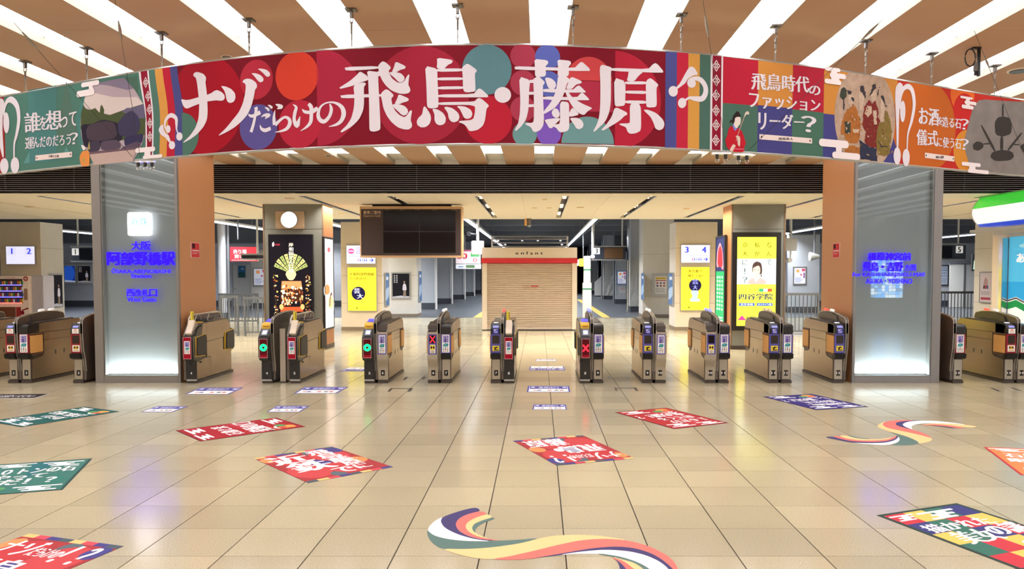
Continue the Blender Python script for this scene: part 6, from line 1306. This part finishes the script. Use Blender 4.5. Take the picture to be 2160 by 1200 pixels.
t = thing('white_door', 'white door with a blue poster left of the clock column', 'door', (atY(493, 600, 47.9)[0], 47.9, 0)); X0_, X1_, _, z1 = rect(493, 560, 530, 600, 47.9); w_ = X1_ - X0_; B('leaf', 0, w_, -.05, .03, .02, 2.5, white, t); B('frame', -.06, 0, -.06, .03, 0, 2.56, alu, t); B('frame', w_, w_ + .06, -.06, .03, 0, 2.56, alu, t); B('handle', .1, .14, -.1, -.05, 1.0, 1.1, chrome, t)
front_sheet('blue_poster', 'small blue scenic poster on the white door left of the clock column', 'poster', 503, 561, 518, 585, 47.849, lambda a, w_, h: (a.rect(0, 0, w_, h, '4A88C0', 1), a.poly([(0, 0), (w_, 0), (w_, h * .35), (w_ * .5, h * .5), (0, h * .4)], '3A6A6A', 2), a.polys([ell(w_ * .6, h * .75, w_ * .2, h * .1, n=10)], 'B8D8EC', 2)), depth=.03, frame=alu, fw=.04)
front_sheet('framed_notice', 'framed notice with an orange star left of the clock column', 'notice', 536, 567, 563, 601, 45.099, lit_notice, frame=alu, fw=.06, emit=.3)
t = thing('notice_wall', 'pale wall panel carrying the orange star notice left of the clock column', 'panel', (atY(531, 600, 45.2)[0], 45.1, 0)); B('panel', 0, 4.2, 0, .2, .3, 3.3, stone_pale, t); B('base', -.02, 4.22, -.02, .22, 0, .3, base_d, t); B('cap', -.02, 4.22, -.02, .22, 3.3, 3.36, alu, t)
front_sheet('framed_notice', 'framed notice with an orange star right of the yellow screen column', 'notice', 1675, 565, 1698, 598, 40.099, lit_notice, frame=alu, fw=.06, emit=.3)
t = thing('notice_wall', 'grey wall panel carrying the orange star notice right of the yellow screen column', 'panel', (atY(1660, 600, 40.2)[0], 40.1, 0)); B('panel', 0, 1.6, 0, .2, .3, 3.9, plat_wall, t); B('base', -.02, 1.62, -.02, .22, 0, .3, base_d, t); B('cap', -.02, 1.62, -.02, .22, 3.9, 3.96, alu, t)
front_sheet('white_hoarding', 'white hoarding with a small control post right of the yellow screen column', 'panel', 1702, 549, 1724, 671, 42, lambda a, w_, h: (a.rect(0, 0, w_, h, 'CDD4DE', 1), a.rect(w_ * .4, h * .2, w_ * .6, h * .5, 'E8E8EA', 2), a.polys([ell(w_ * .5, h * .46, w_ * .07, h * .03, n=8), ell(w_ * .5, h * .36, w_ * .07, h * .03, n=8)], 'B03038', 3)), depth=.08)
t = thing('horn_speaker', 'pale horn speaker beside the orange destination column', 'speaker', (*(lambda p: (p[0], 38, p[1]))(atY(1719, 541, 38)),)); MB().cyl((-.25, 0, 0), .22, .45, 'x', 16, r2=.08).build('horn', mat('horn_grey', 'C2C2BA'), t, smooth=True); MB().tube([(0, .1, .1), (0, .1, 4.99 - t.location.z)], .04, 6).build('bracket', pipe_m, t)
front_sheet('wall_poster', 'bright blue sphere poster on the siding behind the board marked 1', 'poster', 137, 561, 160, 595, 47.95, lambda a, w_, h: (a.rect(0, 0, w_, h, '1E3C9C', 1), a.polys([ell(w_ * .4, h * .55, w_ * .55, h * .5, n=22)], '2E64D8', 2), a.poly([(0, 0), (w_, 0), (w_, h * .08), (0, h * .14)], 'B8C8E8', 3)), depth=.05, frame=white, fw=.1, emit=.4)
front_sheet('wall_poster', 'dark town poster on the siding behind the board marked 1', 'poster', 165, 561, 192, 595, 47.95, figure_poster, depth=.05, frame=white, fw=.1, emit=.3)
front_sheet('bright_screen', 'bright picture screen on the wall behind the board marked 5', 'screen', 2049, 536, 2070, 572, 40, lambda a, w_, h: (a.rect(0, 0, w_, h, '101418', 1), a.poly([(w_ * .1, h * .1), (w_ * .8, h * .3), (w_ * .6, h * .9), (w_ * .15, h * .6)], '9ABFA0', 2), a.poly([(w_ * .4, h * .1), (w_ * .95, h * .05), (w_ * .9, h * .5)], 'D8E0C8', 3)), depth=.1, emit=.9)
t_ = [o for o in COL.objects if o.name == 'bright_screen'][0]; MB().tube([(.25, -.05, .8), (.25, -.05, 4.99 - t_.location.z)], .03, 6).build('hanger', pipe_m, t_)
front_sheet('framed_map', 'white framed map on the siding behind the board marked 5', 'notice', 1984, 561, 1998, 600, 47.93, notice('CCD8EC', 'C8D4E8', ('9AA8C8', '8898B8', 'A8B4D0')), frame=darkgrey, fw=.06)
t = thing('white_door', 'white sheeted doorway on the siding behind the board marked 5', 'door', (atY(2003, 600, 46)[0], 46, 0)); B('leaf', 0, .8, 0, .05, .02, 2.5, white, t); B('leaf', .95, 2.0, 0, .05, .02, 2.5, cloth_m, t); B('frame', .82, .92, -.02, .06, 0, 2.55, alu, t); B('lintel', -.05, 2.05, -.02, .06, 2.5, 2.56, alu, t)
# ================================================================ graphics laid on the floor
def fl(pts, ox=0, oy=0, k=1.0): return [flo(ox + x / k, oy + y / k) for x, y in pts]
def floor_art(name, label, cat, quad, paint, z=.0016, group=None, edge='3A2A30'):
    """quad: four floor points, in reading order bottom left, bottom right, top right, top left."""
    q = [Vector((x, y, 0)) for x, y in quad]; c = (q[0] + q[1] + q[2] + q[3]) / 4
    t = thing(name, label, cat, (c.x, c.y, 0), 0, group)
    lo = [(p.x - c.x, p.y - c.y) for p in q]
    MB().prism(lo if True else lo, .0, z - .0003, 'z').build('sheet', ink(edge), t)
    def to3(u, v, d):
        x = (1 - u) * (1 - v) * lo[0][0] + u * (1 - v) * lo[1][0] + u * v * lo[2][0] + (1 - u) * v * lo[3][0]
        y = (1 - u) * (1 - v) * lo[0][1] + u * (1 - v) * lo[1][1] + u * v * lo[2][1] + (1 - u) * v * lo[3][1]
        return (x, y, z + d)
    a = Art(to3, step=.0003); paint(a); a.build(t); return t
def complete(a, b, c): return (a[0] + c[0] - b[0], a[1] + c[1] - b[1])
WH = 'F2F0EE'
def hiku(base, dark, patches, lines, deco=True):
    """tall tinted sheet (0.9 x 1.3 m) with white cloud bars and lines of writing: (text, u0, v0, u1, v1)"""
    def f(a):
        a.rect(0, 0, 1, 1, dark, 1); a.rect(.03, .02, .97, .98, base, 2)
        for p, c in patches: a.poly(p, c, 2.5)
        a.cloud(.03, .84, .42, .12, WH, 4, -1); a.cloud(.52, .80, .42, .14, WH, 4, -1); a.cloud(.50, .04, .45, .14, WH, 4, -1)
        if deco:
            a.poly(chaikin([(.10, .05), (.30, .05), (.34, .18), (.12, .20)]), 'E0A050', 4); a.polys([ell(.34, .16, .10, .05, n=12)], '5A9A60', 4.3); a.polys([ell(.20, .18, .07, .045, n=10)], 'D85A40', 4.6)
            a.polys(ribbon([(.12, .22), (.22, .24), (.33, .21)], [.02, .035, .02], 3), 'F0E8E0', 4.8)
        for s_, u0, v0, u1, v1 in lines: a.text(s_, u0, v0, u1, v1, WH, 5, bold=.05)
    return f
def redsheet(lines, flip=False):
    def f(a):
        a.rect(0, 0, 1, 1, 'A83A3C', 1)
        cs = ['4E5A62', 'EFC07A', 'D8505C', '4A4684']
        for i in range(8): a.rect(i / 8, 0, (i + 1) / 8, .05, cs[i % 4], 2); a.rect(i / 8, .95, (i + 1) / 8, 1, cs[(i + 1) % 4], 2)
        for u, v, r, c in ((.22, .30, .22, 'C8484A'), (.62, .26, .20, 'C44446'), (.30, .72, .21, 'C23C40'), (.74, .70, .22, 'C8484A'), (.90, .42, .10, 'E8925A'), (.08, .84, .09, 'E8925A'), (.50, .50, .12, '4A4684'), (.42, .10, .08, '5C6A70'), (.92, .86, .10, '4A4684'), (.62, .88, .09, '5C6A70')):
            a.poly([(min(max(p[0], 0), 1), min(max(p[1], .05), .95)) for p in ell(u, v, r, r, n=24)], c, 2.5 + u * .3)
        for s_, u0, v0, u1, v1, b_ in lines: a.text(s_, u0, v0, u1, v1, WH, 5, bold=b_)
    return f
ST = 'floor stickers of the exhibition campaign'
title_lines = [('ナゾ', .07, .70, .40, .92, .05), ('だらけの', .40, .72, .68, .84, .05), ('！？', .70, .68, .92, .93, .06), ('飛鳥', .10, .38, .62, .66, .05), ('・', .62, .44, .70, .56, .05), ('藤原', .40, .06, .92, .34, .05)]
def Q(*p): return [flo(*x) for x in p]
# sheets are read from different sides; corners in reading order
floor_art('floor_sticker', 'red floor sticker with the exhibition title upside down, in front of the kiosk', 'sticker', Q((1339, 967), (1082, 930), (1174, 982), (1339, 967)) if False else Q((1229, 918), (1082, 930), (1174, 982), (1339, 967)), redsheet(title_lines), group=ST)
def vcol(t_, boxes, b_=.05): return [(c, *bx, b_) for c, bx in zip(t_, boxes)]
floor_art('floor_sticker', 'red floor sticker with large white railway name, left of the middle', 'sticker', Q((650, 1019), (829, 985), (700, 942), (535, 967)), redsheet(vcol('近鉄で', ((.07, .62, .50, .93), (.12, .30, .56, .62), (.44, .10, .66, .27))) + vcol('飛鳥藤原に', ((.58, .77, .84, .95), (.60, .61, .86, .78), (.62, .42, .88, .61), (.66, .28, .88, .43), (.70, .13, .86, .27)))), group=ST)
def ext(p, q, r, w_, h):          # sheet of true size from a top left corner p, q along the top edge, r along the left edge
    u = Vector((q[0] - p[0], q[1] - p[1])).normalized() * w_; v = Vector((r[0] - p[0], r[1] - p[1])).normalized() * h
    return [(p[0] + v.x, p[1] + v.y), (p[0] + u.x + v.x, p[1] + u.y + v.y), (p[0] + u.x, p[1] + u.y), p]
a_, b_ = flo(62, 1126), flo(260, 1152)
floor_art('floor_sticker', 'red floor sticker with the exhibition title in the lower left corner', 'sticker', ext(a_, b_, flo(0, 1148), .9, 1.3), redsheet(title_lines), group=ST)
grn = [([(.1, .03), (.3, .03), (.2, .6)], '2F7466'), ([(.5, .4), (.7, .97), (.4, .97)], '2A6A70'), ([(.7, .03), (.95, .3), (.8, .5)], '2F7466')]
floor_art('floor_sticker', 'long dark green floor sticker with white writing near the left gates', 'sticker', Q((252, 868), (178, 858), (-25, 889), (45, 901)), hiku('1F5A54', '22403E', grn, [('誰もが', .46, .64, .92, .78), ('知らない', .20, .48, .70, .62), ('古墳に眠る', .12, .29, .92, .45)]), group=ST)
floor_art('floor_sticker', 'long red floor sticker with white writing in front of the black gate numbered 5', 'sticker', Q((645, 900), (582, 881), (370, 908), (423, 931)), hiku('A82630', '7E2028', [([(.03, .3), (.97, .42), (.97, .55), (.03, .45)], 'B83844'), ([(.03, .2), (.5, .3), (.5, .42), (.03, .32)], 'B04A38')], [('石像と米', .12, .56, .86, .72), ('発掘の口', .08, .28, .95, .50)]), group=ST)
floor_art('floor_sticker', 'long red floor sticker with upside down writing before gates 10 and 11', 'sticker', Q((1405, 860), (1297, 870), (1422, 905), (1537, 892)), hiku('B23034', '7A2426', [([(.3, .2), (.5, .2), (.5, .9), (.3, .9)], 'C0444A'), ([(.55, .1), (.7, .1), (.7, .6), (.55, .6)], 'A42A30')], [('１６だけ', .08, .65, .72, .78), ('出てくる', .14, .48, .74, .62), ('鬼の謎！？', .12, .27, .95, .45)]), group=ST)
floor_art('floor_sticker', 'long violet floor sticker with upside down writing in front of the destination column', 'sticker', Q((1712, 831), (1609, 837), (1722, 865), (1832, 858)), hiku('3A2E78', '2A2250', [([(.3, .2), (.5, .2), (.5, .9), (.3, .9)], '4A4092'), ([(.1, .5), (.25, .5), (.25, .95), (.1, .95)], '443A8A')], [('古墳壁画に', .08, .65, .80, .78), ('描かれた', .14, .48, .74, .62), ('し、謎の石！？', .08, .27, .95, .45)]), group=ST)
floor_art('floor_sticker', 'dark green floor sticker about heavy stones at the left edge', 'sticker', [(lambda P, D, E_: (P[0] + D.x * k + E_.x * j, P[1] + D.y * k + E_.y * j))(flo(195, 967), (Vector(flo(0, 980)) - Vector(flo(195, 967))).normalized() * .9, (Vector(flo(133, 1032)) - Vector(flo(195, 967))).normalized() * 1.3) for k, j in ((1, 1), (0, 1), (0, 0), (1, 0))], hiku('3C7468', '2C4C46', grn, [('００トンの石', .06, .60, .92, .77), ('うやって', .04, .44, .68, .58), ('んだ！？', .10, .26, .82, .43)]), group=ST)
floor_art('floor_sticker', 'orange floor sticker with red border cut by the right edge', 'sticker', ext(flo(2075, 943), flo(2160, 946), flo(2150, 1000), .9, 1.3), hiku('E0854E', 'C0383C', [([(.3, .1), (.6, .1), (.5, .9)], 'E89A60')], [('石に', .12, .62, .5, .76), ('眠る謎', .10, .44, .8, .58)]), group=ST)
def checker(a):
    a.rect(0, 0, 1, 1, '34463E', 1); cs = ['C83C46', 'EFC262', '3E7060', '3E3F78']; rows = ['0123', '3201', '1230', '2013', '0132']
    for j in range(5):
        for i in range(4): a.rect(.04 + .23 * i, .03 + .188 * j, .04 + .23 * (i + 1), .03 + .188 * (j + 1), cs[int(rows[4 - j][i])], 2)
    a.cloud(.05, .84, .28, .10, WH, 4, 1); a.cloud(.36, .79, .44, .14, WH, 4, 1)
    a.text('描かれた', .10, .60, .84, .74, WH, 5, bold=.05); a.text('美女', .16, .38, .56, .58, WH, 5, bold=.06); a.text('の謎', .57, .42, .96, .60, WH, 5, bold=.06)
    a.poly(chaikin([(.55, .12), (.85, .12), (.82, .3), (.6, .32)]), 'E8B850', 4); a.polys([ell(.62, .28, .06, .04, n=10), ell(.75, .30, .05, .05, n=10)], 'F4F0EC', 4.5)
floor_art('floor_sticker', 'chequered green red yellow floor sticker in the lower right corner', 'sticker', ext(flo(1849, 1087), flo(2020, 1061), tuple(Vector(flo(1849, 1087)) + Vector(flo(2160, 1106)) - Vector(flo(2020, 1061))), .9, 1.3), checker, group=ST)
floor_art('floor_sticker', 'black floor sticker with white writing at the far left edge before the gates', 'sticker', Q((-90, 841), (72, 840), (105, 831), (-50, 832)), lambda a: (a.rect(0, 0, 1, 1, 'D8D4D0', 1), a.rect(0, .06, .985, 1, '2A2226', 2), a.text('足元注意ください', .3, .25, .9, .75, 'E8E4E0', 4, bold=.03)), group=ST)
def small(up):
    def f(a):
        a.rect(0, 0, 1, 1, '4A4696', 1); y = (lambda v: v) if up else (lambda v: 1 - v)
        a.rect(.035, min(y(.0), y(.9)), .965, max(y(.0), y(.9)), 'ECECF4', 2); a.rect(.05, min(y(.0), y(.88)), .95, max(y(.0), y(.88)), '4A4696', 3); a.rect(.055, min(y(.03), y(.5)), .945, max(y(.03), y(.5)), 'F2F0EC', 4)
        a.text('専用出口' if up else '専用入口', .26, .56, .74, .86, 'DCDCF0', 5, bold=.02) if up else a.text('専用入口', .74, .44, .26, .14, 'DCDCF0', 5, bold=.02)
        for x in (.08, .84): a.rect(x, min(y(.68), y(.84)), x + .09, max(y(.68), y(.84)), 'E0E0F2', 5)
        for x, c in ((.14, 'D8A0A0'), (.24, '4A5A98'), (.48, 'D06A50'), (.64, '5A5048'), (.76, 'C05038')): a.rect(x, min(y(.2), y(.32)), x + .09, max(y(.2), y(.32)), c, 5)
    return f
SM = 'small white and blue card notices on the floor'
for lab, q, up in (('small white and blue floor notice between gates 7 and 8, nearest the camera', ((1123, 864), (1196, 864), (1193, 853), (1126, 853)), 1), ('white and blue floor notice just before the gap between gates 7 and 8', ((1111, 827), (1203, 827), (1200, 814), (1114, 814)), 1), ('white and blue floor notice inside the lane between gates 7 and 8', ((1116, 781), (1192, 781), (1189, 772.5), (1118, 772.5)), 0),
       ('thin white floor strip deepest in the lane between gates 7 and 8', ((1129, 761), (1175, 761), (1174, 758), (1131, 758)), 1), ('white and blue floor notice before the gate numbered 4 beside the column', ((390, 831.7), (482, 831.7), (513, 817.7), (422, 817.7)), 1), ('small white and blue floor notice in front of the station name column', ((297, 869), (363, 869), (397, 857), (330, 857)), 1),
       ('white and blue floor notice before the black gate numbered 5', ((620, 830), (709, 830), (735, 816), (643, 816)), 1), ('small white and blue floor notice above the long red sticker', ((563, 869), (632, 869), (653, 856), (584, 856)), 1), ('white and blue floor notice inside the lane left of gate 5 and 6', ((714, 783), (775, 783), (795, 775), (735, 775)), 0)):
    floor_art('floor_notice', lab, 'notice', Q(*q), small(up), group=SM, edge='4A4696')
# dark bracket marks
def marks(lab, L_):
    pts = [flo(*p) for s_ in L_ for p in s_]; cx_ = sum(p[0] for p in pts) / len(pts); cy_ = sum(p[1] for p in pts) / len(pts); t = thing('floor_bracket', lab, 'marking', (cx_, cy_, 0))
    for s_ in L_: MB().prism([(flo(*p)[0] - cx_, flo(*p)[1] - cy_) for p in s_], 0, .0015, 'z').build('tape', mat('dark_tape', '3C3634', rough=.5), t)
marks('dark bracket marks on the floor before the lane between gates 6 and 7', [[(817, 826), (822, 826), (829, 819), (824, 819)], [(824, 819), (871, 819), (870, 820.3), (823, 820.3)], [(859, 826), (865, 826), (871, 819), (865, 819)]])
marks('dark bracket marks on the floor before the lane of gate 9', [[(1296, 818), (1300, 818), (1304, 824), (1299, 824)], [(1296, 818), (1342, 818), (1342, 819.2), (1297, 819.2)], [(1337, 818), (1342, 818), (1347, 824.5), (1341, 824.5)]])
marks('short dark bracket marks inside the lane between gates 6 and 7', [[(850, 801), (856, 801), (861, 795), (855, 795)], [(889, 796), (893, 801), (899, 795), (895, 795)]])
marks('short dark bracket marks inside the lane of gate 9', [[(1281, 794), (1285, 794), (1288, 799), (1283, 799)], [(1318, 795), (1322, 794), (1327, 799), (1322, 799)]])
marks('two short dark marks before the gates at the right edge', [[(2087, 818), (2094, 818), (2111, 825), (2104, 825)], [(2130, 818), (2137, 818), (2156, 824), (2150, 824)]])
# multicolour S ribbons
def s_ribbon(label, ox, oy, k, bands):
    allp = [flo(ox + x / k, oy + y / k) for c, p in bands for x, y in p]; cx_ = sum(p[0] for p in allp) / len(allp); cy_ = sum(p[1] for p in allp) / len(allp)
    t = thing('ribbon_sticker', label, 'sticker', (cx_, cy_, 0), 0, 'ribbon stickers on the floor'); a = Art(lambda u, v, d: (u - cx_, v - cy_, .0012 + d), step=.0003)
    for i, (c, p) in enumerate(bands): a.poly(chaikin(fl(p, ox, oy, k), 2, .22), c, 1 + i * .25, 'colour_band')
    a.build(t)
NV, RD, CR, TL, WT = '4A426E', 'E8776C', 'F2C88C', '607A72', 'F4F4F2'
s_ribbon('large multicolour S ribbon sticker on the floor at the bottom of the picture', 900, 1060, 4, [
 (TL, [(0, 230), (60, 275), (180, 305), (330, 322), (560, 325), (760, 316), (970, 298), (800, 350), (560, 384), (330, 398), (120, 392), (50, 345), (10, 290)]),
 (WT, [(135, 120), (60, 160), (0, 230), (60, 280), (180, 310), (330, 326), (560, 328), (420, 313), (260, 268), (160, 215), (125, 160)]),
 (NV, [(415, 40), (300, 65), (135, 120), (115, 160), (150, 215), (260, 270), (420, 315), (600, 326), (460, 310), (350, 283), (272, 240), (244, 185), (275, 135), (345, 100), (462, 70)]),
 (RD, [(460, 70), (340, 100), (270, 135), (240, 185), (270, 240), (350, 285), (460, 312), (640, 323), (520, 308), (422, 283), (352, 243), (328, 205), (348, 165), (422, 125), (515, 97)]),
 (CR, [(515, 97), (420, 125), (345, 165), (325, 205), (350, 245), (420, 285), (540, 312), (430, 270), (397, 243), (383, 215), (402, 180), (472, 150), (562, 125)]),
 (TL, [(560, 125), (470, 150), (400, 180), (380, 215), (395, 245), (415, 258), (406, 235), (426, 205), (482, 170), (580, 137)]),
 (CR, [(120, 390), (330, 395), (560, 380), (800, 345), (970, 298), (1100, 278), (1300, 272), (1500, 285), (1720, 322), (1500, 310), (1300, 322), (1100, 364), (900, 414), (700, 458), (540, 482), (400, 470), (250, 435)]),
 (RD, [(540, 480), (700, 455), (900, 410), (1100, 360), (1300, 318), (1500, 305), (1700, 320), (1880, 370), (2020, 440), (2090, 500), (2130, 580), (2090, 580), (2000, 494), (1900, 434), (1760, 389), (1600, 374), (1400, 389), (1200, 424), (1000, 458), (850, 480), (700, 486)]),
 (NV, [(880, 472), (1000, 455), (1200, 420), (1400, 385), (1600, 370), (1760, 385), (1900, 430), (2000, 490), (2110, 590), (2050, 590), (1980, 509), (1850, 449), (1700, 414), (1500, 402), (1300, 419), (1100, 448)]),
 (WT, [(1100, 445), (1300, 415), (1500, 398), (1700, 410), (1850, 445), (1980, 505), (2080, 600), (1920, 590), (1800, 514), (1650, 464), (1500, 438), (1300, 432)]),
 (TL, [(1420, 432), (1500, 435), (1650, 460), (1800, 510), (1940, 600), (1880, 600), (1760, 514), (1600, 464)]),
 (CR, [(1550, 455), (1660, 484), (1760, 512), (1880, 600), (1800, 600), (1700, 524)]), (RD, [(1550, 458), (1650, 490), (1700, 522), (1800, 610), (1720, 610), (1650, 524)]), (NV, [(1580, 470), (1650, 520), (1720, 610), (1640, 610), (1620, 510)])])
s_ribbon('smaller multicolour S ribbon sticker on the floor in front of the destination column', 1730, 870, 6.171, [
 (TL, [(900, 255), (1000, 275), (1150, 320), (1270, 375), (1290, 408), (1150, 428), (900, 430), (1000, 400), (1040, 360), (1020, 315), (990, 285)]),
 (CR, [(740, 175), (790, 140), (860, 115), (815, 150), (835, 183), (900, 208), (1100, 248), (1300, 293), (1465, 335), (1440, 380), (1290, 408), (1270, 375), (1150, 320), (1000, 275), (850, 235), (760, 200)]),
 (RD, [(810, 150), (850, 118), (1000, 98), (1250, 100), (1060, 117), (980, 142), (1005, 177), (1150, 213), (1300, 252), (1400, 292), (1462, 340), (1300, 290), (1100, 245), (900, 205), (830, 180)]),
 (NV, [(975, 140), (1050, 115), (1250, 102), (1330, 104), (1150, 120), (1075, 152), (1095, 182), (1210, 232), (1150, 212), (1000, 175)]),
 (WT, [(1070, 150), (1150, 118), (1300, 107), (1500, 110), (1700, 130), (1940, 165), (1700, 144), (1400, 140), (1250, 152), (1180, 182), (1210, 228), (1090, 180)]),
 (CR, [(1280, 160), (1500, 140), (1700, 146), (1940, 165), (2060, 188), (1930, 200), (1700, 172), (1500, 155)]), (RD, [(1280, 163), (1500, 152), (1700, 170), (1900, 198), (1800, 208), (1650, 182), (1450, 167)]), (NV, [(1400, 165), (1600, 178), (1780, 208), (1740, 208), (1600, 188)]),
 (WT, [(400, 388), (600, 398), (850, 393), (980, 358), (1020, 315), (1040, 355), (1010, 390), (900, 425), (750, 425), (550, 408)]), (NV, [(50, 322), (160, 312), (250, 340), (400, 375), (600, 386), (850, 376), (980, 343), (990, 300), (1020, 320), (980, 362), (850, 397), (600, 402), (400, 392), (200, 352)]),
 (RD, [(160, 312), (230, 305), (330, 340), (500, 363), (700, 366), (880, 348), (960, 323), (985, 300), (992, 320), (960, 347), (850, 377), (650, 387), (400, 374), (250, 340)]), (CR, [(240, 303), (340, 300), (450, 330), (600, 348), (800, 350), (950, 322), (880, 354), (700, 368), (500, 364), (330, 340)]), (TL, [(340, 300), (400, 300), (520, 335), (680, 345), (600, 352), (450, 334)])])
